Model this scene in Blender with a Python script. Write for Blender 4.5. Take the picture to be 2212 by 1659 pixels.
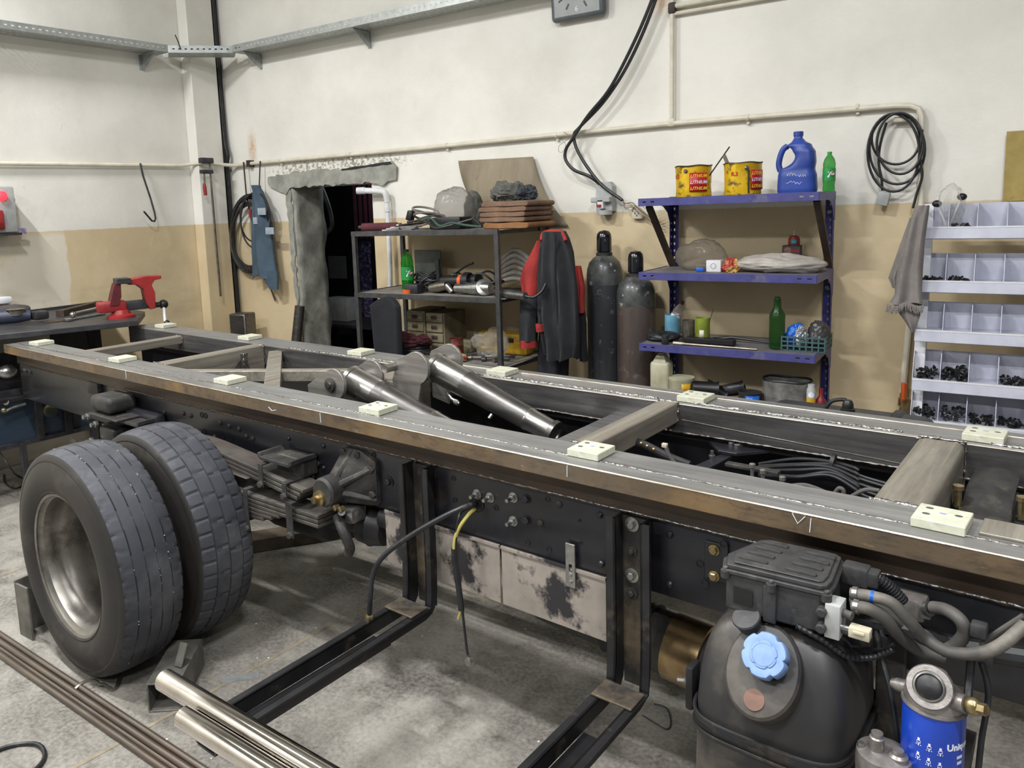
import bpy, bmesh, math, random
from mathutils import Vector as V3, Matrix as MX
random.seed(7)
for o in list(bpy.data.objects): bpy.data.objects.remove(o)
SC = bpy.context.scene
COL = SC.collection
# ------------------------------------------------------------------ camera
FPX, PCX, PCY, CZ = 1679.6, 1008.7, 687.1, 1.85
PITCH, YAW, ROLL, TY = [math.radians(a) for a in (8.081, 34.558, -2.127, -5.22)]
cR = V3((math.cos(YAW), math.sin(YAW), 0))
cF = V3((-math.sin(YAW)*math.cos(PITCH), math.cos(YAW)*math.cos(PITCH), -math.sin(PITCH)))
cU = cR.cross(cF)
cR, cU = math.cos(ROLL)*cR + math.sin(ROLL)*cU, -math.sin(ROLL)*cR + math.cos(ROLL)*cU
CAMP = V3((0, 0, CZ))
cd = bpy.data.cameras.new('camera'); cam = bpy.data.objects.new('camera', cd); COL.objects.link(cam)
mw = MX((( cR.x, cU.x, -cF.x, 0), (cR.y, cU.y, -cF.y, 0), (cR.z, cU.z, -cF.z, CZ), (0, 0, 0, 1)))
cam.matrix_world = mw
cd.sensor_width = 36; cd.sensor_fit = 'HORIZONTAL'; cd.lens = FPX/2212*36
cd.shift_x = (1106-PCX)/2212; cd.shift_y = -(829.5-PCY)/2212
cd.clip_start = .02; cd.clip_end = 60
SC.camera = cam
# ------------------------------------------------------------------ world, exposure
w = bpy.data.worlds.new('world'); SC.world = w; w.use_nodes = True
w.node_tree.nodes['Background'].inputs[0].default_value = (.86, .92, 1, 1)
w.node_tree.nodes['Background'].inputs[1].default_value = .28
SC.view_settings.view_transform = 'Standard'; SC.view_settings.look = 'None'
SC.view_settings.exposure = -0.15; SC.view_settings.gamma = 1; SC.view_settings.use_curve_mapping = False
# ceiling lamps of the hall: x, y, power
LAMP_Z = 4.75
LAMPS = [(-5.0, 1.1, 200), (-2.3, .7, 180), (.6, .3, 170), (-5.2, -2.4, 130), (-1.8, -2.6, 140), (1.6, -2.8, 140)]
# ------------------------------------------------------------------ pixel -> place
t1 = V3((math.cos(TY), math.sin(TY), 0)); t2 = V3((-math.sin(TY), math.cos(TY), 0))
def ray(x, y): return cF + cR*((x-PCX)/FPX) - cU*((y-PCY)/FPX)
def WY(x, y, Y): d = ray(x, y); return CAMP + d*(Y/d.y)
def WX(x, y, X): d = ray(x, y); return CAMP + d*(X/d.x)
def WZ(x, y, Z): d = ray(x, y); return CAMP + d*((Z-CZ)/d.z)
def tl(p): return V3((p.dot(t1), p.dot(t2), p.z))           # world -> truck frame
def TV(x, y, v): d = ray(x, y); return tl(CAMP + d*(v/d.dot(t2)))
def TU(x, y, u): d = ray(x, y); return tl(CAMP + d*(u/d.dot(t1)))
def TZ(x, y, z): return tl(WZ(x, y, z))
# ------------------------------------------------------------------ mesh builder
def rotm(rx=0, ry=0, rz=0):
    return MX.Rotation(rz, 4, 'Z') @ MX.Rotation(ry, 4, 'Y') @ MX.Rotation(rx, 4, 'X')
def frame(o, x, y):
    x = V3(x).normalized(); z = x.cross(V3(y)).normalized(); y = z.cross(x)
    return MX(((x.x, y.x, z.x, o[0]), (x.y, y.y, z.y, o[1]), (x.z, y.z, z.z, o[2]), (0, 0, 0, 1)))
def axis_m(a, b):
    """matrix whose local z runs from a to b"""
    a = V3(a); z = (V3(b)-a).normalized(); up = V3((0, 0, 1)) if abs(z.z) < .95 else V3((1, 0, 0))
    x = up.cross(z).normalized(); y = z.cross(x)
    return MX(((x.x, y.x, z.x, a.x), (x.y, y.y, z.y, a.y), (x.z, y.z, z.z, a.z), (0, 0, 0, 1)))
def cr(pts, n=8, closed=False):
    P = [V3(p) for p in pts]; out = []; N = len(P)
    rng = range(N) if closed else range(N-1)
    for i in rng:
        if closed: a, b, c, d = P[i-1], P[i], P[(i+1) % N], P[(i+2) % N]
        else: a, b, c, d = P[max(i-1, 0)], P[i], P[i+1], P[min(i+2, N-1)]
        for k in range(n):
            t = k/n
            out.append(.5*((2*b) + (c-a)*t + (2*a-5*b+4*c-d)*t*t + (3*b-a-3*c+d)*t**3))
    if not closed: out.append(P[-1])
    return out
class MB:
    def __init__(s): s.v = []; s.f = []; s.mi = []; s.cur = 0
    def add(s, vs, fs, M=None):
        b = len(s.v)
        for p in vs:
            p = V3(p)
            if M is not None: p = M @ p
            s.v.append(p)
        for f in fs: s.f.append([i+b for i in f]); s.mi.append(s.cur)
        return s
    def box(s, c, sz, M=None):
        x, y, z = [a/2 for a in sz]; c = V3(c)
        vs = [c+V3((i*x, j*y, k*z)) for k in (-1, 1) for j in (-1, 1) for i in (-1, 1)]
        return s.add(vs, [(0, 2, 3, 1), (4, 5, 7, 6), (0, 1, 5, 4), (2, 6, 7, 3), (0, 4, 6, 2), (1, 3, 7, 5)], M)
    def bb(s, a, b, M=None):
        a = V3(a); b = V3(b); return s.box((a+b)/2, [abs(q) for q in (b-a)], M)
    def rbox(s, c, sz, r=.01, seg=2, M=None):
        bm = bmesh.new(); bmesh.ops.create_cube(bm, size=1)
        for v in bm.verts: v.co = V3((v.co.x*sz[0], v.co.y*sz[1], v.co.z*sz[2]))
        bmesh.ops.bevel(bm, geom=bm.edges[:], offset=min(r, min(sz)*.49), segments=seg, profile=.5, affect='EDGES')
        bm.verts.ensure_lookup_table()
        vs = [v.co+V3(c) for v in bm.verts]; fs = [[v.index for v in f.verts] for f in bm.faces]
        bm.free(); return s.add(vs, fs, M)
    def tube(s, pts, r, n=8, cap=True, closed=False, M=None):
        P = [V3(p) for p in pts]; N = len(P); R = r if isinstance(r, (list, tuple)) else [r]*N
        vs = []; fs = []; t0 = None; nx = None
        for i in range(N):
            if closed: t = (P[(i+1) % N]-P[i-1])
            else: t = P[min(i+1, N-1)]-P[max(i-1, 0)]
            t = t.normalized() if t.length > 1e-9 else (t0 or V3((0, 0, 1)))
            if nx is None:
                up = V3((0, 0, 1)) if abs(t.z) < .9 else V3((1, 0, 0)); nx = up.cross(t).normalized()
            else:
                nx = (nx - t*nx.dot(t)); nx = nx.normalized() if nx.length > 1e-6 else V3((1, 0, 0))
            ny = t.cross(nx); t0 = t
            for k in range(n):
                a = 2*math.pi*k/n; vs.append(P[i] + (nx*math.cos(a)+ny*math.sin(a))*R[i])
        for i in range(N if closed else N-1):
            j = (i+1) % N
            for k in range(n): fs.append((i*n+k, i*n+(k+1) % n, j*n+(k+1) % n, j*n+k))
        if cap and not closed:
            fs.append(tuple(range(n))[::-1]); fs.append(tuple((N-1)*n+k for k in range(n)))
        return s.add(vs, fs, M)
    def bar(s, a, b, r, n=10): return s.tube([a, b], r, n)
    def lathe(s, prof, n=24, M=None, cap=True, sx=1, sy=1):
        vs = []; fs = []
        for r, z in prof:
            for k in range(n):
                a = 2*math.pi*k/n; vs.append((r*math.cos(a)*sx, r*math.sin(a)*sy, z))
        for i in range(len(prof)-1):
            for k in range(n): fs.append((i*n+k, i*n+(k+1) % n, (i+1)*n+(k+1) % n, (i+1)*n+k))
        if cap:
            if prof[0][0] > 1e-6: fs.append(tuple(range(n))[::-1])
            if prof[-1][0] > 1e-6: fs.append(tuple((len(prof)-1)*n+k for k in range(n)))
        return s.add(vs, fs, M)
    def prism(s, poly, z0, z1, M=None):
        n = len(poly); vs = [(p[0], p[1], z0) for p in poly]+[(p[0], p[1], z1) for p in poly]
        fs = [tuple(range(n))[::-1], tuple(range(n, 2*n))]+[(i, (i+1) % n, (i+1) % n+n, i+n) for i in range(n)]
        return s.add(vs, fs, M)
    def ball(s, c, r, n=12, m=8, M=None):
        if not isinstance(r, (list, tuple)): r = (r, r, r)
        vs = [(c[0], c[1], c[2]-r[2])]; fs = []
        for i in range(1, m):
            a = math.pi*i/m
            for k in range(n):
                b = 2*math.pi*k/n
                vs.append((c[0]+r[0]*math.sin(a)*math.cos(b), c[1]+r[1]*math.sin(a)*math.sin(b), c[2]-r[2]*math.cos(a)))
        vs.append((c[0], c[1], c[2]+r[2]))
        for k in range(n): fs.append((0, 1+(k+1) % n, 1+k))
        for i in range(m-2):
            for k in range(n): a = 1+i*n; fs.append((a+k, a+(k+1) % n, a+n+(k+1) % n, a+n+k))
        a = 1+(m-2)*n
        for k in range(n): fs.append((a+k, a+(k+1) % n, len(vs)-1))
        return s.add(vs, fs, M)
    def grid(s, fn, nu, nv, M=None, closed_u=False):
        vs = [fn(i/(nu if closed_u else nu-1), j/(nv-1)) for j in range(nv) for i in range(nu)]; fs = []
        for j in range(nv-1):
            for i in range(nu if closed_u else nu-1): fs.append((j*nu+i, j*nu+(i+1) % nu, (j+1)*nu+(i+1) % nu, (j+1)*nu+i))
        return s.add(vs, fs, M)
    def holed(s, L, H, T, holes, M=None):
        """plate in local xy (L x H), thickness T in z, with rectangular through holes (x0,x1,y0,y1), one row or more"""
        xs = sorted({0, L} | {h[0] for h in holes} | {h[1] for h in holes}); ys = sorted({0, H} | {h[2] for h in holes} | {h[3] for h in holes})
        hs = {(round(h[0], 5), round(h[2], 5), round(h[1], 5), round(h[3], 5)) for h in holes}
        rows = {}
        for h in holes: rows.setdefault((h[2], h[3]), []).append(h)
        nx, ny = len(xs)-1, len(ys)-1
        solid = [[True]*ny for _ in range(nx)]
        ix = {x: i for i, x in enumerate(xs)}; iy = {y: i for i, y in enumerate(ys)}
        for h in holes:
            for i in range(ix[h[0]], ix[h[1]]):
                for j in range(iy[h[2]], iy[h[3]]): solid[i][j] = False
        vid = {}; vs = []; fs = []
        def v(i, j, k):
            if (i, j, k) not in vid: vid[(i, j, k)] = len(vs); vs.append((xs[i], ys[j], k*T))
            return vid[(i, j, k)]
        for i in range(nx):
            for j in range(ny):
                if not solid[i][j]: continue
                fs.append((v(i, j, 0), v(i, j+1, 0), v(i+1, j+1, 0), v(i+1, j, 0)))
                fs.append((v(i, j, 1), v(i+1, j, 1), v(i+1, j+1, 1), v(i, j+1, 1)))
                for di, dj, a, b in ((-1, 0, (0, 0), (0, 1)), (1, 0, (1, 1), (1, 0)), (0, -1, (1, 0), (0, 0)), (0, 1, (0, 1), (1, 1))):
                    p, q = i+di, j+dj
                    if p < 0 or q < 0 or p >= nx or q >= ny or not solid[p][q]:
                        fs.append((v(i+a[0], j+a[1], 0), v(i+b[0], j+b[1], 0), v(i+b[0], j+b[1], 1), v(i+a[0], j+a[1], 1))[::-1])
        return s.add(vs, fs, M)
    def jit(s, a, sc=5.0, seed=0):
        from mathutils import noise
        for i, p in enumerate(s.v): s.v[i] = p + noise.noise_vector(p*sc+V3((seed, seed*1.7, 0)))*a
        return s
OFF = {}
def build(name, mb, mat, parent=None, bevel=0, solid=0, sub=0, sharp=35, base=False):
    """one mesh object; vertices are given in the frame of the thing's root"""
    lo = V3([min(p[i] for p in mb.v) for i in range(3)]); hi = V3([max(p[i] for p in mb.v) for i in range(3)])
    c = (lo+hi)/2
    if parent is None or base: c.z = lo.z
    me = bpy.data.meshes.new(name); me.from_pydata([p-c for p in mb.v], [], mb.f)
    if any(mb.mi): me.polygons.foreach_set('material_index', mb.mi)
    me.validate()
    bm = bmesh.new(); bm.from_mesh(me); bmesh.ops.recalc_face_normals(bm, faces=bm.faces[:]); bm.to_mesh(me); bm.free()
    me.polygons.foreach_set('use_smooth', [True]*len(me.polygons))
    me.set_sharp_from_angle(angle=math.radians(sharp))
    for m in (mat if isinstance(mat, (list, tuple)) else [mat]): me.materials.append(m)
    o = bpy.data.objects.new(name, me); COL.objects.link(o)
    OFF[o] = c
    o.location = c - (OFF[parent] if parent else V3())
    if parent: o.parent = parent
    if solid: m = o.modifiers.new('solid', 'SOLIDIFY'); m.thickness = solid; m.offset = 0
    if sub: m = o.modifiers.new('sub', 'SUBSURF'); m.levels = sub; m.render_levels = sub
    if bevel:
        m = o.modifiers.new('bevel', 'BEVEL'); m.width = bevel; m.segments = 2; m.limit_method = 'ANGLE'; m.angle_limit = .6
    return o
def root(name, at, label, cat, group=None, M=None):
    e = bpy.data.objects.new(name, None); COL.objects.link(e); e.empty_display_size = .05
    OFF[e] = V3(at); e.location = V3(at)
    if M is not None: e.matrix_world = M @ MX.Translation(V3(at))
    return tag(e, label, cat, group)
def tag(o, label=None, cat=None, group=None, kind=None):
    for k, v in (('label', label), ('category', cat), ('group', group), ('kind', kind)):
        if v: o[k] = v
    return o
def thing(name, mb, mat, label, cat, group=None, **k): return tag(build(name, mb, mat, None, **k), label, cat, group)
def struct(name, mb, mat, **k): return tag(build(name, mb, mat, None, **k), kind='structure')
def dup(o, parent, delta):
    """copy of a part (same mesh) under parent, moved by delta"""
    c = o.copy(); COL.objects.link(c); OFF[c] = OFF[o]+V3(delta); c.parent = parent
    c.location = OFF[c]-(OFF[parent] if parent else V3()); return c
# ------------------------------------------------------------------ materials
def lin(c):
    def f(x): x /= 255; return x/12.92 if x <= .04045 else ((x+.055)/1.055)**2.4
    return (f(c[0]), f(c[1]), f(c[2]), 1)
class NT:
    def __init__(s, name):
        s.m = bpy.data.materials.new(name); s.m.use_nodes = True; s.t = s.m.node_tree; s.n = s.t.nodes
        s.b = s.n['Principled BSDF']; s._c = {}
    def new(s, ty, **k):
        n = s.n.new(ty)
        for a, v in k.items(): setattr(n, a, v)
        return n
    def ln(s, a, b): s.t.links.new(a, b)
    def coord(s, kind='obj', scale=(1, 1, 1), loc=(0, 0, 0)):
        key = (kind, tuple(scale), tuple(loc))
        if key not in s._c:
            if kind == 'world': src = s.new('ShaderNodeNewGeometry').outputs['Position']
            else: src = s.new('ShaderNodeTexCoord').outputs['Object']
            mp = s.new('ShaderNodeMapping'); mp.inputs['Scale'].default_value = scale; mp.inputs['Location'].default_value = loc
            s.ln(src, mp.inputs['Vector']); s._c[key] = mp.outputs['Vector']
        return s._c[key]
    def noise(s, scale, detail=4, rough=.55, kind='obj', stretch=(1, 1, 1), loc=(0, 0, 0)):
        n = s.new('ShaderNodeTexNoise'); n.inputs['Scale'].default_value = scale; n.inputs['Detail'].default_value = detail
        n.inputs['Roughness'].default_value = rough; s.ln(s.coord(kind, stretch, loc), n.inputs['Vector']); return n.outputs['Fac']
    def ramp(s, fac, lo, hi, a=0., b=1.):
        r = s.new('ShaderNodeMapRange'); r.inputs['From Min'].default_value = lo; r.inputs['From Max'].default_value = hi
        r.inputs['To Min'].default_value = a; r.inputs['To Max'].default_value = b; s.ln(fac, r.inputs['Value']); return r.outputs[0]
    def mix(s, fac, a, b):
        m = s.new('ShaderNodeMix', data_type='RGBA')
        if isinstance(fac, (int, float)): m.inputs[0].default_value = fac
        else: s.ln(fac, m.inputs[0])
        for k, c in ((6, a), (7, b)):
            if isinstance(c, tuple): m.inputs[k].default_value = c
            else: s.ln(c, m.inputs[k])
        return m.outputs[2]
    def math(s, op, a, b=None):
        m = s.new('ShaderNodeMath', operation=op)
        for i, q in enumerate((a, b)):
            if q is None: continue
            if isinstance(q, (int, float)): m.inputs[i].default_value = q
            else: s.ln(q, m.inputs[i])
        return m.outputs[0]
    def color(s, c): 
        if isinstance(c, tuple): s.b.inputs['Base Color'].default_value = c
        else: s.ln(c, s.b.inputs['Base Color'])
    def rough(s, r):
        if isinstance(r, (int, float)): s.b.inputs['Roughness'].default_value = r
        else: s.ln(r, s.b.inputs['Roughness'])
    def bump(s, h, strength=.3, dist=.01):
        b = s.new('ShaderNodeBump'); b.inputs['Strength'].default_value = strength; b.inputs['Distance'].default_value = dist
        s.ln(h, b.inputs['Height']); s.ln(b.outputs[0], s.b.inputs['Normal'])
def pm(name, c1, c2=None, rough=.5, metal=0, scale=12, lo=.35, hi=.65, bump=0, bscale=60, stretch=(1, 1, 1), dirt=None, kind='obj', r2=None, alpha=1, trans=0, ior=1.45, coat=0, spec=None):
    t = NT(name); c = lin(c1)
    if c2: 
        f = t.ramp(t.noise(scale, 5, .6, kind, stretch), lo, hi); c = t.mix(f, lin(c1), lin(c2))
        if r2 is not None: t.rough(t.ramp(f, 0, 1, rough, r2))
    if dirt:
        dc, ds, dlo, dhi = dirt; g = t.ramp(t.noise(ds, 6, .65, kind, (1, 1, 1), (3.1, 1.7, .4)), dlo, dhi); c = t.mix(g, c, lin(dc))
    t.color(c)
    if not (c2 and r2 is not None): t.rough(rough)
    t.b.inputs['Metallic'].default_value = metal
    if bump: t.bump(t.noise(bscale, 4, .6, kind, stretch), bump, .004)
    if alpha < 1: t.b.inputs['Alpha'].default_value = alpha
    if trans: t.b.inputs['Transmission Weight'].default_value = trans; t.b.inputs['IOR'].default_value = ior
    if coat: t.b.inputs['Coat Weight'].default_value = coat; t.b.inputs['Coat Roughness'].default_value = .15
    if spec is not None: t.b.inputs['Specular IOR Level'].default_value = spec
    return t.m
# ------------------------------------------------------------------ material library
def wall_mat(name, patch=False):
    t = NT(name); z = t.new('ShaderNodeSeparateXYZ'); g = t.new('ShaderNodeNewGeometry'); t.ln(g.outputs['Position'], z.inputs[0])
    n1 = t.noise(1.6, 6, .6, 'world'); n2 = t.noise(22, 4, .6, 'world'); n3 = t.noise(5, 6, .7, 'world', (1, 1, .35))
    up = t.mix(t.ramp(n1, .35, .7), lin((230, 227, 218)), lin((212, 209, 199)))
    up = t.mix(t.ramp(n3, .66, .78, 0, .45), up, lin((196, 188, 170)))
    lo = t.mix(t.ramp(n1, .35, .65), lin((212, 194, 158)), lin((194, 175, 140)))
    lo = t.mix(t.ramp(n3, .6, .75, 0, .6), lo, lin((222, 208, 176)))
    edge = t.math('ADD', z.outputs['Z'], t.ramp(n2, 0, 1, -.006, .006))
    c = t.mix(t.ramp(edge, 1.783, 1.79), lo, up)
    # bare chips and grime flecks
    c = t.mix(t.ramp(t.noise(38, 3, .6, 'world', (1, 1, .5)), .73, .77, 0, .55), c, lin((150, 140, 122)))
    if patch:   # filled plaster patches low on the left wall
        d = t.math('ADD', z.outputs['Y'], t.ramp(t.noise(3, 4, .6, 'world'), 0, 1, -.05, .05))
        m = t.math('MULTIPLY', t.ramp(d, 3.395, 3.38), t.ramp(edge, 1.79, 1.74))
        m = t.math('MULTIPLY', m, t.ramp(t.noise(7, 6, .7, 'world'), .25, .42))
        c = t.mix(m, c, lin((214, 206, 188)))
        # scuffed dark band above the bench
        e = t.math('MULTIPLY', t.ramp(t.noise(2.2, 5, .6, 'world', (1, .5, 1.6)), .5, .7, 0, .5), t.ramp(edge, 1.5, 1.3))
        c = t.mix(e, c, lin((160, 146, 116)))
    else:       # rust runs below old fixings
        for (x, zz, wdt, h) in ((-5.8, 2.47, .07, .2), (-1.86, 3.12, .09, .14), (-1.78, 2.9, .02, .3)):
            dx = t.math('ABSOLUTE', t.math('SUBTRACT', z.outputs['X'], x)); dz = t.math('ABSOLUTE', t.math('SUBTRACT', z.outputs['Z'], zz))
            m = t.math('MULTIPLY', t.ramp(dx, wdt, 0), t.ramp(dz, h, 0)); m = t.math('MULTIPLY', m, t.ramp(n2, .2, .7))
            c = t.mix(t.ramp(m, .0, .6, 0, .75), c, lin((190, 140, 84)))
        # cement smears above the door
        dx = t.math('ABSOLUTE', t.math('SUBTRACT', z.outputs['X'], -4.75)); dz = t.math('ABSOLUTE', t.math('SUBTRACT', z.outputs['Z'], 2.25))
        m = t.math('MULTIPLY', t.ramp(dx, .95, .5), t.ramp(dz, .11, .0)); m = t.math('MULTIPLY', m, t.ramp(t.noise(26, 5, .7, 'world'), .47, .6))
        c = t.mix(t.ramp(m, .1, .5, 0, .8), c, lin((122, 116, 100)))
    t.color(c); t.rough(.62)
    h = t.math('ADD', t.ramp(t.noise(3.5, 5, .6, 'world'), 0, 1), t.ramp(n2, 0, 1, 0, .25)); t.bump(h, .22, .02)
    return t.m
def floor_mat():
    t = NT('worn concrete'); n1 = t.noise(1.1, 7, .65, 'world'); n2 = t.noise(4.5, 7, .7, 'world'); n3 = t.noise(60, 3, .6, 'world')
    c = t.mix(t.ramp(n2, .3, .7), lin((150, 146, 137)), lin((106, 103, 97)))
    c = t.mix(t.ramp(n1, .47, .6, 0, .85), c, lin((88, 84, 78)))
    c = t.mix(t.ramp(t.noise(2.3, 7, .7, 'world', (1, 1, 1), (5, 2, 0)), .5, .64, 0, .8), c, lin((66, 62, 58)))
    c = t.mix(t.ramp(n3, .35, .75, 0, .4), c, lin((180, 175, 163)))
    v = t.new('ShaderNodeTexVoronoi'); v.inputs['Scale'].default_value = 9; t.ln(t.coord('world'), v.inputs['Vector'])
    c = t.mix(t.ramp(v.outputs['Distance'], .05, .035), c, lin((222, 218, 205)))
    t.color(c); t.rough(t.ramp(n2, .3, .7, .55, .85)); t.bump(t.math('ADD', t.ramp(n3, 0, 1, 0, .4), n2), .25, .006)
    return t.m
def raw_steel(name, a, b, rough=.38, metal=.75, rust=0, axis=0, dark=0):
    """bare hot-rolled steel with streaks along the profile"""
    t = NT(name); st = [1, 1, 1]; st[axis] = .05
    f = t.noise(34, 6, .65, 'obj', st); g = t.noise(5, 6, .7, 'obj', [.35 if i == axis else 1 for i in range(3)])
    c = t.mix(t.ramp(f, .3, .7), lin(a), lin(b))
    if dark: c = t.mix(t.ramp(g, .46, .66, 0, dark), c, lin((46, 44, 44)))
    if rust: c = t.mix(t.ramp(t.noise(9, 7, .75, 'obj', [.5 if i == axis else 1 for i in range(3)], (2, 5, 1)), .42, .66, 0, rust), c, lin((122, 88, 58)))
    t.color(c); t.b.inputs['Metallic'].default_value = metal
    t.rough(t.ramp(g, .3, .7, rough*.8, rough*1.35)); t.bump(f, .06, .002)
    return t.m
def rusty(name):
    t = NT(name); f = t.noise(7, 7, .72, 'obj', (.35, 1, 1)); g = t.noise(30, 6, .7, 'obj', (.5, 1, 1)); h = t.noise(2.2, 4, .6, 'obj', (1, 1, 1), (4, 0, 0))
    c = t.mix(t.ramp(f, .32, .68), lin((86, 74, 60)), lin((120, 102, 78)))
    c = t.mix(t.ramp(g, .5, .68, 0, .75), c, lin((66, 54, 48)))
    c = t.mix(t.ramp(h, .52, .68, 0, .8), c, lin((146, 116, 74)))
    c = t.mix(t.ramp(t.noise(3.1, 5, .6, 'obj', (1, 1, 1), (9, 0, 0)), .56, .68, 0, .7), c, lin((112, 106, 98)))
    c = t.mix(t.ramp(t.noise(1.3, 4, .6, 'obj', (1, 1, 1), (2, 3, 0)), .5, .62, 0, .6), c, lin((96, 88, 78)))
    c = t.mix(t.ramp(t.noise(14, 6, .75, 'obj', (.25, 1, 1), (7, 1, 0)), .56, .7, 0, .7), c, lin((46, 40, 37)))
    c = t.mix(t.ramp(t.noise(24, 6, .75, 'obj', (.3, 1, 1), (1, 8, 0)), .62, .72, 0, .6), c, lin((176, 150, 110)))
    t.color(c); t.b.inputs['Metallic'].default_value = .35; t.rough(t.ramp(g, .3, .7, .38, .62)); t.bump(g, .12, .003)
    return t.m
def glassy(name, c, rough=.08, ior=1.3, alpha=.55):
    t = NT(name); t.color(lin(c)); t.rough(rough); t.b.inputs['Transmission Weight'].default_value = .7; t.b.inputs['IOR'].default_value = ior
    t.b.inputs['Alpha'].default_value = alpha; return t.m
def emit(name, c, s):
    t = NT(name); t.color(lin(c)); t.b.inputs['Emission Color'].default_value = lin(c); t.b.inputs['Emission Strength'].default_value = s; return t.m
mWALL = wall_mat('cream and tan wall paint'); mWALLP = wall_mat('patched wall paint', True); mFLOOR = floor_mat()
mCEIL = pm('ceiling paint', (205, 205, 200), (190, 190, 186), .8)
mCEM = pm('rough cement', (160, 160, 150), (130, 130, 122), .9, scale=9, bump=.7, bscale=38, dirt=((104, 103, 98), 5, .58, .72))
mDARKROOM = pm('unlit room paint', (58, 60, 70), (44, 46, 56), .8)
mSTEELTOP = raw_steel('bare steel top', (158, 158, 155), (118, 117, 116), .34, .5, dark=.3)
mSTEELIN = raw_steel('bare steel web', (140, 138, 137), (84, 82, 82), .3, .7, dark=.5)
mSTEELX = raw_steel('bare steel cross', (168, 163, 150), (122, 116, 106), .42, .45, axis=1, dark=.25, rust=.15)
mRUST = rusty('rusty mill scale')
mRUSTD = raw_steel('brown scaled steel', (76, 66, 57), (46, 41, 38), .34, .5, rust=.15)
mWELD = pm('weld bead', (205, 202, 196), (84, 80, 78), .22, 1, 120, .35, .6, bump=.9, bscale=160)
mGLINT = pm('painted edge glint', (222, 214, 198), (160, 150, 136), .25, .9, 40, .4, .7, stretch=(.2, 1, 1))  # pale streaky colour that paints the highlight on the rail edges
mFRAME = pm('black frame paint', (36, 37, 43), (26, 26, 30), .34, .1, 6, .35, .7, dirt=((70, 60, 52), 5, .6, .8), bump=.05, bscale=40, coat=.15)
mBLACKM = pm('black painted bracket', (38, 38, 40), (24, 24, 25), .42, .2, 9, .4, .7, dirt=((92, 80, 64), 7, .58, .78))
mDIRTYB = pm('dusty bracket', (52, 49, 46), (34, 33, 33), .55, .2, 9, .4, .7, dirt=((108, 95, 76), 4, .46, .64))
mCAST = pm('cast iron', (66, 64, 62), (44, 43, 43), .6, .3, 14, bump=.3, bscale=70, dirt=((112, 102, 86), 6, .58, .75))
mLEAF = pm('spring steel', (94, 90, 84), (60, 57, 53), .55, .3, 10, .35, .65, stretch=(.4, 1, 1), dirt=((92, 74, 66), 6, .56, .74))
mPANEL = pm('dusty beige plate', (158, 149, 139), (126, 118, 110), .62, .1, 6, .3, .7, dirt=((40, 38, 40), 5.5, .55, .62))
mRUBBER = pm('tyre rubber', (62, 64, 70), (46, 47, 52), .68, 0, 5, .3, .7, bump=.15, bscale=50, dirt=((92, 92, 96), 3, .5, .75))
mSIDEW = pm('tyre sidewall', (40, 37, 35), (30, 28, 27), .5, 0, 5, .3, .7, dirt=((76, 70, 64), 4, .55, .8))
mRIM = pm('worn wheel rim', (150, 146, 138), (100, 96, 90), .4, .7, 4, .35, .7, dirt=((74, 68, 62), 6, .5, .7))
mPAD = pm('off white plastic pad', (202, 202, 182), (186, 186, 166), .45, 0, 20, dirt=((168, 168, 152), 30, .56, .7))
mPADHOLE = pm('pad hole shade', (92, 92, 88), (70, 70, 68), .7)
mSATIN = raw_steel('satin cylinder steel', (186, 183, 178), (150, 147, 142), .22, .95)
mDKSTEEL = raw_steel('grey machined steel', (116, 113, 110), (86, 84, 82), .34, .85)
mCHROME = pm('chrome bar', (226, 222, 216), (196, 190, 184), .06, 1, 6, .4, .7)
mROD = raw_steel('mill rod', (126, 118, 108), (80, 74, 68), .36, .65, rust=.2)
mZINC = pm('zinc plated', (176, 176, 172), (140, 140, 138), .3, .9, 30)
mBRASS = pm('yellow zinc', (190, 172, 128), (142, 126, 92), .3, .9, 30)
mGALV = pm('galvanised steel', (178, 182, 180), (154, 158, 156), .42, .55, 24, .35, .65)
mHOSE = pm('black rubber hose', (34, 35, 38), (24, 24, 26), .45, 0, 30, dirt=((92, 88, 80), 9, .6, .8))
mHOSEG = pm('dusty grey hose', (88, 85, 80), (58, 56, 54), .62, 0, 9, dirt=((132, 126, 114), 7, .5, .75))
mYEL = pm('yellow hose', (186, 178, 96), (160, 150, 80), .45)
mPLAST = pm('black plastic housing', (60, 60, 60), (46, 46, 47), .5, 0, 40, bump=.1, bscale=180, dirt=((96, 92, 84), 8, .6, .8))
mTANK = pm('dusty black tank', (48, 47, 47), (36, 35, 36), .48, 0, 5, .35, .7, dirt=((98, 90, 80), 3.2, .52, .75))
mBLUECAP = pm('light blue cap', (124, 152, 198), (106, 134, 182), .42, 0, 20)
mALU = pm('dull cast alloy', (158, 152, 148), (122, 117, 114), .38, .7, 30, bump=.1, bscale=120)
mFILT = pm('blue filter paint', (22, 66, 176), (18, 56, 158), .28, 0, 10, coat=.3)
mWPRINT = pm('white print', (222, 226, 236), None, .5)
mCONN = pm('cream connector', (196, 188, 164), (176, 168, 146), .5)
mBRONZE = pm('golden pipe band', (172, 148, 110), (132, 110, 78), .3, .85, 10)
mBLUE = pm('blue rack paint', (80, 80, 138), (62, 62, 116), .42, .1, 9, .35, .7, dirt=((120, 116, 124), 8, .6, .78))
mBLUED = pm('blue upright paint', (46, 44, 112), (36, 34, 92), .42, .1, 9)
mSHTOP = pm('dusty blue shelf', (124, 120, 118), (98, 95, 100), .6, .1, 6)
mBROWNB = pm('brown brace', (74, 60, 50), (54, 44, 38), .6, .2, 10)
mGREYST = pm('dark grey shelf steel', (84, 84, 84), (62, 62, 63), .45, .4, 12)
mSHDUST = pm('dusty shelf sheet', (146, 140, 130), (104, 100, 94), .7, .1, 7)
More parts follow.
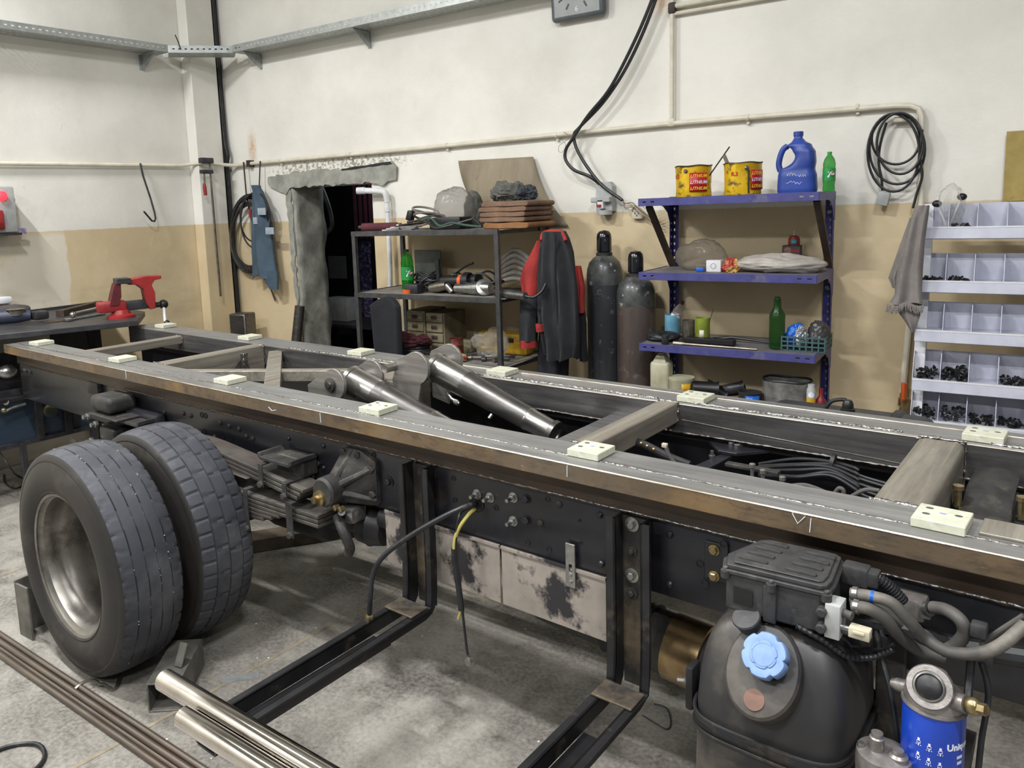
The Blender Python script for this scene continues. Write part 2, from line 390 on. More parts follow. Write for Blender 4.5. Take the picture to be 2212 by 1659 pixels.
mWHITEP = pm('white bin plastic', (196, 198, 210), (178, 180, 194), .45, .05, 6)
mWHITEE = pm('white bin edge', (226, 227, 230), (206, 207, 212), .4, 0, 9)
mCREAM = pm('cream conduit', (218, 212, 194), (200, 193, 174), .45, 0, 9)
mPVC = pm('white pvc pipe', (224, 226, 226), (206, 208, 208), .4)
mREDP = pm('red paint', (158, 42, 42), (128, 32, 34), .4, 0, 10, dirt=((60, 40, 40), 12, .6, .75))
mREDC = pm('red cloth', (172, 54, 48), (140, 40, 38), .85, 0, 9, bump=.3, bscale=90)
mBLKC = pm('charcoal cloth', (50, 51, 54), (38, 39, 42), .9, 0, 7, bump=.3, bscale=120)
mBLKC2 = pm('black trouser cloth', (32, 33, 38), (24, 25, 30), .9, 0, 7, bump=.3, bscale=120)
mTEAL = pm('slate blue cloth', (74, 92, 106), (60, 76, 90), .9, 0, 6, bump=.3, bscale=140)
mREFL = pm('grey reflective strip', (168, 176, 186), (140, 148, 158), .5)
mTOWEL = pm('grey towel', (140, 134, 130), (118, 112, 108), .95, 0, 5, bump=.8, bscale=220)
mBROWNC = pm('brown cloth', (132, 104, 84), (104, 80, 64), .92, 0, 8, bump=.4, bscale=150)
mOCHRE = pm('ochre cloth', (150, 106, 68), (120, 84, 54), .92, 0, 8, bump=.4, bscale=150)
mGREYC = pm('grey cloth', (104, 104, 98), (78, 78, 74), .92, 0, 6, bump=.4, bscale=120)
mMAROON = pm('maroon cloth', (92, 40, 48), (70, 30, 38), .85, 0, 8, bump=.3, bscale=90)
mCARD = pm('brown card', (150, 138, 116), (122, 112, 94), .85, 0, 7, .35, .7, stretch=(1, 1, .2), dirt=((92, 84, 70), 14, .66, .78))
mYCARD = pm('yellowed board', (176, 156, 92), (146, 126, 72), .8, 0, 5, dirt=((110, 92, 60), 6, .6, .72))
mCYLBLK = pm('scuffed black cylinder', (58, 60, 64), (42, 44, 48), .36, .15, 6, stretch=(1, 1, .25), dirt=((140, 138, 134), 14, .6, .76), coat=.25)
mCYLBRN = pm('scuffed brown cylinder', (92, 80, 74), (70, 61, 57), .4, .15, 6, stretch=(1, 1, .25), dirt=((132, 118, 108), 12, .58, .76), coat=.2)
mGLOSSB = pm('gloss black cap', (20, 21, 26), None, .16, 0, coat=.4)
mGREENB = glassy('green bottle plastic', (30, 160, 40), .08, 1.3, .75); mGREEND = glassy('dark green bottle plastic', (34, 92, 34), .2, 1.3, .8)
mGREENL = pm('green label', (40, 150, 70), (30, 130, 60), .4); mGREENS = pm('green cap', (30, 150, 52), None, .4)
mDKGREEN = pm('dark green cap', (24, 62, 36), None, .5)
mCLEAR = glassy('clear film', (226, 226, 224), .22, 1.1, .45); mBAG = glassy('grey cloudy bag', (150, 146, 142), .18, 1.2, .55)
mCLRB = glassy('clear bottle', (226, 216, 196), .1, 1.2, .4)
mYCAN = pm('yellow can', (222, 184, 22), (200, 158, 18), .38, .2, 9, dirt=((74, 60, 36), 14, .54, .64))
mREDL = pm('red label', (186, 26, 34), (162, 20, 30), .4, 0, 20, dirt=((90, 30, 30), 12, .64, .75)); mYPRINT = pm('yellow print', (236, 196, 60), None, .5); mRPRINT = pm('red print', (176, 40, 30), None, .5)
mJUG = pm('blue jug plastic', (46, 74, 158), (36, 60, 136), .42, 0, 6, dirt=((86, 104, 160), 7, .6, .72))
mSACK = pm('off white sack', (186, 180, 172), (156, 150, 142), .6, 0, 8, bump=.3, bscale=40)
mCRATE = pm('grey green crate', (70, 98, 100), (56, 82, 86), .5)
mBLUEPK = pm('blue packet', (30, 96, 190), (24, 80, 170), .3); mSILPK = pm('foil packet', (170, 172, 176), (110, 112, 118), .3, .5, 20)
mBLACKP = pm('black plastic', (26, 26, 28), (18, 18, 20), .45, 0, 20)
mDKGREY = pm('dark grey steel', (72, 72, 76), (52, 52, 56), .42, .5, 14, dirt=((110, 104, 96), 9, .6, .76))
mTIN = pm('bare tin', (156, 150, 138), (120, 114, 104), .3, .85, 14)
mLBLUE = pm('light blue tin paint', (112, 164, 186), (90, 140, 164), .45); mBRTIN = pm('red brown tin', (104, 38, 32), (82, 30, 26), .4, .2)
mLIME = pm('lime tin print', (136, 150, 50), (110, 126, 44), .45); mJUGW = pm('dirty white jug', (188, 186, 160), (154, 150, 124), .55, 0, 7)
mDRAW = pm('dirty beige drawer', (138, 130, 104), (104, 96, 76), .6, 0, 9); mWOODY = pm('pale timber', (206, 190, 140), (180, 160, 110), .7, 0, 10)
mPLANK = pm('dirty plank', (104, 92, 76), (72, 64, 54), .85, 0, 8, stretch=(.2, 1, 1))
mTAN = pm('slab joint strip', (150, 140, 118), (118, 110, 94), .85, 0, 12)
mYTOOL = pm('yellow case', (204, 164, 40), (180, 140, 30), .45); mBENCH = pm('bench steel', (74, 74, 76), (54, 54, 57), .45, .45, 8, dirt=((118, 112, 102), 9, .6, .78))
mGREYBX = pm('grey plastic box', (176, 178, 176), (156, 158, 156), .5); mIVORY = pm('ivory socket', (216, 210, 192), (196, 190, 170), .45)
mLAMP = emit('lamp tube', (255, 250, 240), 3); mREDLED = emit('red pilot lamp', (255, 40, 50), 4)
mGLASSB = glassy('bluish glass', (96, 118, 140), .1, 1.4, .55); mORANGE = pm('orange plastic', (206, 92, 36), None, .45)
mFOIL = pm('crumpled foil', (150, 150, 146), (100, 100, 98), .4, .4, 12, bump=.8, bscale=40)
mWPAPER = pm('white carton', (222, 222, 224), (206, 206, 210), .6)
# ------------------------------------------------------------------ lamps of the hall
for i, (x, y, p) in enumerate(LAMPS):
    r = root('ceiling_light', (x, y, LAMP_Z), ('long white tube lamp under the ceiling, %s' % ['over the workbench', 'over the doorway end of the truck frame', 'over the front of the truck frame', 'behind the camera at the left', 'behind the camera in the middle', 'behind the camera at the right'][i]), 'lamp', 'ceiling tube lamps')
    build('housing', MB().rbox((x, y, LAMP_Z+.05), (.8, .14, .05), .01), mCEIL, r)
    for s in (-1, 1): build('tube', MB().bar((x-.35, y+.035*s, LAMP_Z+.012), (x+.35, y+.035*s, LAMP_Z+.012), .012, 8), mLAMP, r)
    for s in (-1, 1): build('hanger_wire', MB().bar((x+.3*s, y, LAMP_Z+.07), (x+.3*s, y, 5.2), .004, 6), mZINC, r)
    l = bpy.data.lights.new('tube_light', 'AREA'); l.shape = 'RECTANGLE'; l.size = .7; l.size_y = .12; l.energy = p; l.color = (.985, .99, 1)
    lo = bpy.data.objects.new('tube_light', l); COL.objects.link(lo); lo.parent = r; lo.location = (0, 0, -.01)
# ------------------------------------------------------------------ room shell
XL, YB = -6.25, 5.0
struct('floor', MB().bb((-9, -6, -.1), (6, 9, 0)), mFLOOR)
struct('ceiling', MB().bb((-9, -6, 5.2), (6, 9, 5.3)), mCEIL)
DX0, DX1, DZ = -5.31, -4.36, 2.09
struct('wall_back', MB().bb((-9, YB, 0), (DX0, YB+.35, 5.2)).bb((DX1, YB, 0), (5.5, YB+.35, 5.2)).bb((DX0, YB, DZ), (DX1, YB+.35, 5.2)), mWALL)
struct('wall_left', MB().bb((XL-.3, -5.5, 0), (XL, YB-.001, 5.2)), mWALLP)
struct('trim_1', MB().bb((XL, 4.63, 0), (XL+.13, 4.92, 5.2)), mWALL, bevel=.008)     # pilaster
struct('trim_2', MB().bb((XL, 4.921, 0), (XL+.1, YB, 5.2)), mBLACKP)                # black strip painting in the shade of the recess beside it
# ragged cement round the doorway
def rag(pts, n, amp, seed):
    rnd = random.Random(seed); out = []
    for i in range(len(pts)):
        a, b = V3((*pts[i], 0)), V3((*pts[(i+1) % len(pts)], 0)); k = max(1, int((b-a).length/n))
        for j in range(k):
            p = a.lerp(b, j/k); q = amp if 0 < j else amp*.4; out.append((p.x+rnd.uniform(-q, q), p.y+rnd.uniform(-q, q)))
    return out
lint = [(-5.58, 2.2), (-5.1, 2.225), (-4.6, 2.215), (-4.12, 2.245), (-4.07, 2.2), (-4.08, 2.1), (-4.2, 2.06), (-4.36, 2.088), (-5.31, 2.088), (-5.36, 2.03), (-5.45, 2.06), (-5.57, 2.12)]
Mw = frame((0, YB, 0), (1, 0, 0), (0, 0, 1))
def ragged_plate(poly, n, amp, seed, depth, jit):
    mb = MB().prism(rag(poly, n, amp, seed), -.004, depth, Mw); mb.jit(jit, 9, seed); return mb
struct('trim_3', ragged_plate(lint, .04, .012, 3, .03, .012), mCEM)
struct('trim_4', ragged_plate([(-5.37, 2.05), (-5.31, 2.06), (-5.31, 0.02), (-5.42, 0.02), (-5.40, .6), (-5.34, 1.0), (-5.37, 1.5)], .05, .014, 5, .018, .008), mCEM)
struct('trim_5', MB().grid(lambda a, b: V3((DX0+.018+.018*math.sin(b*23)*math.sin(a*5+b*9), YB+.352-a*.356+.02*math.sin(b*31+2)*(a < .1), b*DZ)), 7, 44).jit(.015, 6, 2), mCEM, solid=.03)
struct('trim_6', MB().prism(rag([(-4.66, 2.2), (-4.1, 2.222), (-4.12, 2.243), (-4.66, 2.215)], .05, .004, 8), .02, .034, Mw), mBLACKP)
# the unlit room behind the doorway
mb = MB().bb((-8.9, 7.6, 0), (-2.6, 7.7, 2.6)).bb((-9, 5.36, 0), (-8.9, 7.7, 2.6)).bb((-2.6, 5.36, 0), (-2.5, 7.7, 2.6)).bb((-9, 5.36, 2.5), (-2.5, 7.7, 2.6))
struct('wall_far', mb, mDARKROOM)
# slab joints let into the floor
def joint(a, b, ext=1.0):
    a = WZ(*a, 0); b = WZ(*b, 0); d = (b-a).normalized(); M = axis_m(a-d*ext, b+d*ext); L = (b-a).length+2*ext
    build('slab_joint', MB().bb((-.009, -.004, 0), (.009, .0015, L), M), mTAN, bpy.data.objects['floor'])
joint((167, 1655), (740, 1337), .6); joint((708, 1157), (832, 1207), .8)
joint((0, 1246), (40, 1230), .9)
# ------------------------------------------------------------------ the truck chassis (own frame: u along, v across, z up)
TM = MX.Rotation(TY, 4, 'Z')
TR = root('truck_chassis', (-2.5, 2.37, 0), 'stripped black truck chassis with a bare steel subframe on top and dual rear tyres', 'truck chassis', M=TM)
def part(name, mb, mat, parent=None, label=None, **k):
    o = build(name, mb, mat, parent or TR, **k)
    if label: o['label'] = label
    return o
def bynormal(o, fn):
    for p in o.data.polygons: p.material_index = fn(p.normal)
U0, U1 = -5.37, 1.6
VC = 2.36
def lrail(v0, v1, z0, z1, u0=U0, u1=U1): return MB().bb((u0, v0, z0), (u1, v1, z1))
# ladder frame rails (C channels)
for nm, vw, s in (('near', 1.945, 1), ('far', 2.775, -1)):
    mb = MB()
    prof = [(0, .74), (.004, .732), (.012, .73), (.08, .73), (.08, .738), (.012, .738), (.009, .745), (.009, .95), (.012, .957), (.08, .957), (.08, .965), (.016, .965), (.005, .959), (0, .948)]
    mb.prism(prof, 0, (U1-U0+.02)*s, frame((U0-.02, vw, 0), (0, s, 0), (0, 0, 1)))
    part('frame_rail', mb, mFRAME, label='black painted ladder frame rail')
# subframe rails, near side
o = part('subframe_rail', lrail(1.925, 2.045, .966, 1.1), [mSTEELTOP, mRUSTD, mSTEELIN], label='bare steel box rail with brown scaled side', bevel=.004)
bynormal(o, lambda n: 0 if n.z > .5 else (1 if n.y < -.5 else 2))
o = part('edge_bar', MB().bb((U0, 1.857, 1.045), (U1, 1.924, 1.1)), [mSTEELTOP, mRUST], label='rusty brown edge bar with bright ground top', bevel=.003)
bynormal(o, lambda n: 0 if n.z > .5 else 1)
part('edge_glint', MB().tube([(U0+.02, 1.8585, 1.0985), (U1, 1.8585, 1.0985)], .003, 6), mGLINT)  # thin pale tube drawing the highlight along the edge
# far side
o = part('subframe_rail', lrail(2.675, 2.80, .985, 1.1), [mSTEELTOP, mSTEELIN], label='bare steel box rail on the wall side', bevel=.004)
bynormal(o, lambda n: 0 if n.z > .5 else 1)
o = part('edge_bar', MB().bb((U0, 2.801, 1.045), (U1, 2.865, 1.098)), [mSTEELTOP, mRUST], bevel=.003); bynormal(o, lambda n: 0 if n.z > .5 else 1)
part('rail_spacer', lrail(2.70, 2.80, .966, .984), mRUSTD)
part('edge_glint', MB().tube([(-2.6, 2.80, 1.1005), (U1, 2.80, 1.1005)], .003, 6), mGLINT)
part('edge_glint', MB().tube([(-2.9, 2.6762, 1.093), (U1, 2.6762, 1.093)], .003, 6), mGLINT)
part('edge_glint', MB().tube([(-1.2, 2.6745, 1.035), (-.45, 2.6745, 1.0)], .0015, 5), mGLINT)
# chalk scribings on the edge bar
def scribe(*px): part('scribed_mark', MB().tube([TV(x, y, 1.8562) for x, y in px], .0011, 5), mWPRINT)
scribe((1711, 1108), (1723, 1131), (1739, 1116)); scribe((1752, 1120), (1749, 1150)); scribe((691, 892), (693, 913)); scribe((271, 800), (273, 818)); scribe((580, 879), (587, 887), (596, 886)); scribe((1225, 1006), (1225, 1030))
# weld beads
def bead(pts, r=.005, step=.009, seed=1, gaps=()):
    rnd = random.Random(seed); P = []; R = []
    for a, b in zip(pts[:-1], pts[1:]):
        a, b = V3(a), V3(b); n = max(2, int((b-a).length/step))
        for i in range(n):
            P.append(a.lerp(b, i/n)+V3((rnd.uniform(-1, 1), rnd.uniform(-1, 1), rnd.uniform(-1, 1)))*r*.25); R.append(r*rnd.uniform(.45, 1.25))
    P.append(V3(pts[-1])); R.append(r)
    return MB().tube(P, R, 6)
part('weld_bead', bead([(-5.3, 1.9245, 1.1), (.8, 1.9245, 1.1)], .0032, .012, 1), mWELD)
part('weld_bead', bead([(-5.0, 1.928, .966), (.8, 1.928, .966)], .005, .011, 2), mRUSTD)
part('weld_bead', bead([(-1.3, 1.924, .968), (.8, 1.924, .968)], .003, .013, 22), mWELD)
for a, b, q in ((-3.55, -1.30, 3), (-1.16, -.47, 4), (-.24, .8, 5)):
    part('weld_bead', bead([(a, 2.683, 1.102), (b, 2.683, 1.102)], .0055, .008, q), mWELD)
part('weld_bead', bead([(-2.2, 2.677, .986), (.6, 2.677, .986)], .0045, .01, 6), mDKSTEEL)
# cross members
def cross(u0, u1, z0, z1, mat, v0=2.045, v1=2.675, bev=.006, welds=True):
    o = part('cross_member', MB().bb((u0, v0, z0), (u1, v1, z1)), mat, bevel=bev)
    if welds:
        for v, s in ((v1-.002, 9), (v0+.002, 12)):
            part('weld_bead', bead([(u0, v, z1-.01), (u0, v, z1), (u1, v, z1), (u1, v, z0+.01)], .005, .008, s+int(u0*10)), mWELD, parent=o)
    return o
cross(-4.72, -4.655, 1.035, 1.088, mSTEELX); cross(-3.87, -3.775, .955, 1.1, mSTEELX)
cross(-1.29, -1.215, 1.02, 1.1, mSTEELX); cross(-.425, -.3, .955, 1.1, mSTEELX, bev=.02)
# smoother lower plate beside the third cross member
part('cross_plate', MB().bb((-1.5, 2.045, 1.0), (-1.36, 2.675, 1.012)), raw_steel('ground plate', (170, 168, 168), (120, 118, 120), .3, .85, axis=0))
# X brace
def obar(a, b, w, h, mat, name='brace', **k):
    M = axis_m(a, b); L = (V3(b)-V3(a)).length
    return part(name, MB().bb((-w/2, -h/2, 0), (w/2, h/2, L), M), mat, bevel=.003, **k)
obar((-3.66, 2.67, 1.05), (-2.86, 2.05, 1.05), .075, .06, mSTEELX); obar((-3.74, 2.05, 1.044), (-2.7, 2.67, 1.044), .06, .055, mSTEELX)
obar((-3.72, 2.5, 1.09), (-3.72, 2.5, .96), .03, .03, mWELD, 'gusset_post')
part('weld_flare', MB().prism([(0, 0), (.08, .05), (.02, .06), (-.03, .012), (-.09, .03)], 0, .006, frame((-3.765, 2.47, .98), (0, 1, 0), (0, 0, 1))), mZINC)
# pivot cross beam with lug plates and the two hydraulic rams
part('pivot_beam', MB().bb((-2.64, 2.41, .93), (-2.40, 2.60, 1.088)), mSTEELX, bevel=.004)
mLUG = raw_steel('cut plate steel', (168, 164, 158), (118, 114, 110), .32, .6, dark=.25)
def lug(v, pts, t=.016, mat=None, parent=None):
    mat = mat or mLUG
    """plate standing in a u-z plane"""
    return part('lug_plate', MB().prism(pts, -t/2, t/2, frame((0, v, 0), (1, 0, 0), (0, 0, 1))), mat, parent, bevel=.002)
def tear(cu, cz, r, tail, n=14):
    a0, a1 = -1.2, 2.2
    return [(cu+r*math.cos(a0+(a1-a0)*i/n), cz+r*math.sin(a0+(a1-a0)*i/n)) for i in range(n+1)]+tail
for v in (2.165, 2.39): 
    o = lug(v, tear(-2.56, 1.115, .068, [(-2.74, 1.09), (-2.735, 1.05), (-2.62, 1.02), (-2.5, .98)]))
part('pin_head', MB().lathe([(.0, 0), (.028, 0), (.03, .004), (.03, .014), (.014, .016), (.012, .02), (0, .02)], 20, axis_m((-2.575, 2.157, 1.112), (-2.575, 2.0, 1.112))), mDKSTEEL)
for v in (2.40, 2.62): lug(v, tear(-2.29, 1.17, .072, [(-2.40, 1.2), (-2.44, 1.1), (-2.40, .98), (-2.3, .96)]))
part('pivot_pin', MB().bar((-2.42, 2.33, 1.165), (-2.42, 2.43, 1.165), .019, 16), mSATIN)
part('pivot_pin', MB().bar((-2.575, 2.16, 1.112), (-2.575, 2.43, 1.112), .024, 16), mSATIN)
part('pivot_pin', MB().bar((-2.29, 2.42, 1.165), (-2.29, 2.62, 1.165), .024, 16), mSATIN)
def ram(a, b, r, label):
    a, b = V3(a), V3(b); M = axis_m(a, b); L = (b-a).length
    o = part('hydraulic_ram', MB().lathe([(r*1.04, -.012), (r*1.1, -.008), (r*1.1, .012), (r*1.03, .016), (r*1.03, .022), (r*1.0, .026), (r*1.0, L*.27), (r*.99, L*.275)], 36, M), mSATIN, label=label)
    part('ram_sleeve', MB().lathe([(r*.99, L*.275), (r*.97, L*.33), (r*.93, L*.35), (r*.935, L*.36), (r*.9, L*.37), (r*.86, L*.52), (r*.84, L*.54), (r*.8, L*.72), (r*.79, L*.79)], 36, M), mDKSTEEL, o)
    part('ram_rod', MB().lathe([(r*.8, L*.79), (r*.82, L*.8), (r*.76, L*.82), (r*.74, L*.98), (r*.6, L*.99)], 36, M), mSATIN, o)
    part('ram_collar', MB().lathe([(r*.77, L*.965), (r*.84, L*.97), (r*.84, L*1.0), (r*.55, L*1.0), (r*.5, L*.985), (0, L*.985)], 36, M), mDKSTEEL, o)
    return o, M, L
r1, M1, L1 = ram((-2.58, 2.285, 1.10), (-1.98, 2.285, .95), .065, 'near hydraulic ram, satin steel, diving under the rail')
r2, M2, L2 = ram((-2.285, 2.52, 1.15), (-1.66, 2.52, .945), .062, 'far hydraulic ram, long stepped satin steel cylinder')
def fitting(o, M, pts, r, mat=mZINC):
    part('hydraulic_fitting', MB().tube([M @ V3(p) for p in pts], r, 10), mat, o)
for f in ((.17, .05), (.93, -.03)):
    z = L2*f[0]
    fitting(r2, M2, [(.0, -.055, z), (-.02, -.075, z), (-.03, -.082, z+.03), (-.03, -.084, z+.075)], .009)
    fitting(r2, M2, [(-.03, -.084, z+.05), (-.03, -.084, z+.07)], .0135)
fitting(r2, M2, [(-.03, -.05, L2*.55), (-.045, -.066, L2*.55)], .008)
fitting(r1, M1, [(.0, -.05, L1*.8), (.02, -.07, L1*.83), (.02, -.07, L1*.9)], .01)
# plates below the frame, near side
us = [-2.056, -1.9, -1.507, -1.105]
for a, b in zip(us[:-1], us[1:]):
    part('skirt_plate', MB().bb((a+.004, 1.938, .527), (b-.004, 1.945, .735)), mPANEL, bevel=.002)
    part('plate_lip', MB().bb((a+.004, 1.934, .725), (b-.004, 1.944, .735)), mPANEL)
part('skirt_plate', MB().bb((-2.056, 1.952, .735), (-1.905, 1.9555, .84)), mPANEL)
# bolts, holes
def bolt(px, py, v=1.945, r=.011, kind='hex', mat=mFRAME):
    p = TV(px, py, v); M = axis_m(p, p+V3((0, -1, 0))); mb = MB()
    if kind == 'hex': mb.lathe([(r*1.25, 0), (r*1.25, .003)], 14, M).lathe([(r, .003), (r, .011), (r*.8, .013)], 6, M)
    elif kind == 'rivet': mb.lathe([(r, 0), (r*.95, .004), (r*.6, .008), (0, .009)], 12, M)
    elif kind == 'stud': mb.lathe([(r*1.5, 0), (r*1.5, .004)], 16, M).lathe([(r*1.05, .004), (r*1.05, .016)], 6, M).lathe([(r*.55, .016), (r*.55, .04)], 10, M)
    elif kind == 'washer': mb.lathe([(r*1.7, 0), (r*1.7, .004)], 20, M).lathe([(r, .004), (r, .014), (r*.8, .016)], 6, M)
    return part({'hex': 'bolt', 'rivet': 'rivet', 'stud': 'stud_nut', 'washer': 'flange_bolt'}[kind], mb, mat)
def hole(px, py, v=1.945, r=.009, ring=mCAST):
    p = TV(px, py, v); M = axis_m(p, p+V3((0, -1, 0)))
    part('hole_rim', MB().lathe([(r, 0), (r*1.25, .0006), (r*1.25, .0022), (r*.95, .0022), (r*.9, .0004), (0, .0004)], 16, M), mBLACKP)
for q in ((1032, 1067), (1060, 1074), (1110, 1074), (1110, 1125)): bolt(*q, r=.0115, kind='stud', mat=mZINC)
for q in ((1137, 1077), (1138, 1123)): bolt(*q, r=.013)
for q in ((1208, 1089), (1168, 1130)): bolt(*q, r=.012, kind='rivet', mat=mCAST)
for q in ((980, 1033), (983, 1080), (1183, 1078), (1140, 1173), (1186, 1187), (1072, 1097), (1252, 1124), (1255, 1173)): hole(*q, r=.008 if q[0] < 1200 else .004)
for q in ((1296, 1112), (1300, 1218), (1447, 1154), (1447, 1262), (624, 947), (699, 963), (746, 974), (700, 1010)): bolt(*q, r=.011, kind='rivet')
for q in ((476, 913), (496, 920), (517, 926), (481, 963), (501, 970), (522, 975), (464, 944), (533, 942), (547, 947), (397, 893), (413, 898), (356, 890)): bolt(*q, r=.012, kind='rivet', mat=mCAST)
for q in ((441, 932), (436, 896), (444, 898), (482, 942), (501, 947), (783, 977), (808, 982), (775, 1022), (802, 1031), (788, 1040), (812, 1050), (806, 1070), (338, 905), (356, 908), (594, 972)): hole(*q, r=.009 if q[0] > 700 else .012)
bolt(841, 1040, 1.945, .013, 'washer'); bolt(690, 1000, 1.945, .013); 
part('doubler_plate', MB().bb(TV(1524, 1165, 1.944), TV(1572, 1262, 1.937)), mFRAME, bevel=.002)
for q in ((1543, 1188), (1543, 1244)): bolt(*q, v=1.936, r=.012, mat=mBRASS)
hole(1563, 1175, 1.936); hole(1512, 1218); hole(1523, 1260)
# little slotted strap bracket
a, b = TV(1221, 1172, 1.93), TV(1243, 1272, 1.93)
o = part('strap_bracket', MB().holed(b.x-a.x, a.z-b.z, .006, [((b.x-a.x)*.35, (b.x-a.x)*.65, .05, .075)], frame((a.x, 1.935, b.z), (1, 0, 0), (0, 0, 1))), mZINC, bevel=.001)
for zz in (.018, .04): part('bolt', MB().lathe([(.006, 0), (.006, .004)], 10, axis_m(((a.x+b.x)/2, 1.929, b.z+zz), ((a.x+b.x)/2, 1.8, b.z+zz))), mZINC, o)
# tank support brackets: channel upright with rounded foot and outward arm
def support(u0, u1, vend, label, bolts, lean=.012):
    w = u1-u0; v0 = 1.938; zt = .957; zb = .405
    mb = MB()
    # web
    path = [(v0, zt), (v0, .6), (v0-.004, .5), (v0-.012, .445), (v0-.035, .415), (v0-.07, .405), (v0-.3, .40), (vend, .395)]
    n = len(path)
    def strip(ua, ub, path, t, flip=0):
        m = MB()
        def f(a, b):
            i = min(int(round(b*(n-1))), n-1); return V3((ua+(ub-ua)*a, path[i][0], path[i][1]))
        m.grid(f, 2, n); return m
    inner = .028
    up = MB().bb((u0+inner, v0-.006, .43), (u1-inner, v0, zt-.006))
    o = part('tank_bracket', up, mDIRTYB, label=label)
    for ua, s in ((u0, 1), (u1, -1)):
        # Z shaped flange: outer lip + side wall standing proud, swept round the foot
        lip = []; wall = []
        for i in range(n):
            p = V3((0, *path[i])); q = V3((0, *path[min(i+1, n-1)]))-V3((0, *path[max(i-1, 0)])); q.normalize()
            nrm = V3((0, -q.z*-1, q.y*-1)); nrm = V3((0, q.z, -q.y))       # towards the outside / upwards
            if nrm.y > 0 or (abs(nrm.y) < .2 and nrm.z < 0): nrm = -nrm
            d = .055 if i < 4 else .05
            wall.append((p, p+nrm*d))
        m = MB()
        for k in range(n-1):
            (a0, a1), (b0, b1) = wall[k], wall[k+1]
            ux = ua+s*inner; t = .007*s
            vs = [V3((ux, *a0.yz)), V3((ux-t, *a0.yz)), V3((ux-t, *a1.yz)), V3((ux, *a1.yz)), V3((ux, *b0.yz)), V3((ux-t, *b0.yz)), V3((ux-t, *b1.yz)), V3((ux, *b1.yz))]
            m.add(vs, [(0, 1, 5, 4), (1, 2, 6, 5), (2, 3, 7, 6), (3, 0, 4, 7), (0, 3, 2, 1), (4, 5, 6, 7)])
            vs = [V3((ux, *a1.yz)), V3((ua, *a1.yz)), V3((ua, *(a1-(a1-a0).normalized()*.007).yz)), V3((ux, *(a1-(a1-a0).normalized()*.007).yz)),
                  V3((ux, *b1.yz)), V3((ua, *b1.yz)), V3((ua, *(b1-(b1-b0).normalized()*.007).yz)), V3((ux, *(b1-(b1-b0).normalized()*.007).yz))]
            m.add(vs, [(0, 1, 5, 4), (1, 2, 6, 5), (2, 3, 7, 6), (3, 0, 4, 7), (0, 3, 2, 1), (4, 5, 6, 7)])
        part('bracket_flange', m, mBLACKM, o)
    part('bracket_foot', MB().bb((u0+.004, v0-.16, .455), (u1-.004, v0-.075, .462)), mDIRTYB, o, bevel=.002)
    part('arm_web', MB().bb((u0+inner, vend, .39), (u1-inner, v0-.24, .396)), mBLACKM, o)
    for px, py, r in bolts:
        p = TV(px, py, v0-.006); M = axis_m(p, p+V3((0, -1, 0)))
        part('bolt', MB().lathe([(r*1.75, 0), (r*1.75, .004)], 20, M).lathe([(r, .004), (r, .014), (r*.8, .016)], 6, M), mZINC if r > .011 else mCAST, o)
    return o
support(-1.915, -1.775, 1.02, 'left bare tank bracket, black channel with a long outward arm', [(912, 1020, .009), (917, 1108, .009), (918, 1067, .006)])
support(-1.075, -.94, 1.0, 'right bare tank bracket, black channel with large washers', [(1366, 1132, .0125), (1366, 1242, .0125), (1367, 1190, .008), (1366, 1280, .010)])
# hoses hanging out of the web
def hose(pts, r, mat, label=None, n=10, parent=None, name='hose'): return part(name, MB().tube(cr(pts, 8), r, n), mat, parent, label)
h = hose([TV(1034, 1090, 1.96), TV(1010, 1093, 1.9), TV(960, 1115, 1.84), TV(890, 1155, 1.78), TV(830, 1200, 1.74), TV(806, 1240, 1.72), TV(800, 1290, 1.7), TV(798, 1325, 1.7)], .009, mHOSE, 'black hose end arching out over the left bracket')
p = TV(797, 1335, 1.7); part('hose_fitting', MB().lathe([(.008, -.012), (.016, -.009), (.016, .009), (.008, .012)], 18, axis_m(p, p+V3((-.3, -1, 0)))).lathe([(.0, .0121), (.007, .0125)], 12, axis_m(p, p+V3((-.3, -1, 0)))), mBRASS, h)
h = hose([TV(1026, 1094, 1.95), TV(1000, 1103, 1.9), TV(989, 1125, 1.87), TV(985, 1170, 1.86), TV(986, 1220, 1.86), TV(992, 1260, 1.86), TV(1000, 1330, 1.86), TV(1008, 1400, 1.86), TV(1011, 1415, 1.86)], .0045, mHOSE, 'thin black hose hanging straight down with a banjo end')
p = TV(1014, 1428, 1.86); part('hose_fitting', MB().lathe([(.008, -.01), (.016, -.008), (.016, .008), (.008, .01)], 18, axis_m(p, p+V3((-.3, -1, .2)))), mZINC, h)
part('hose_sleeve', MB().tube(cr([TV(981, 1185, 1.858), TV(984, 1220, 1.858), TV(991, 1270, 1.858), TV(997, 1318, 1.858)], 6), .0105, 10), mHOSE, h)
h = hose([TV(1028, 1098, 1.95), TV(1012, 1112, 1.9), TV(992, 1140, 1.87), TV(983, 1165, 1.86), TV(981, 1190, 1.858)], .0065, mYEL, 'yellow pneumatic hose')
part('hose_end', MB().tube(cr([TV(998, 1315, 1.858), TV(994, 1325, 1.858), TV(990, 1337, 1.858)], 4), .005, 8), mYEL, h)
p = TV(1030, 1088, 1.944); part('cable_hole', MB().lathe([(.026, 0), (.03, .002), (.026, .004), (.022, .002), (0, .001)], 20, axis_m(p, p+V3((0, -1, 0)))), mBLACKP)
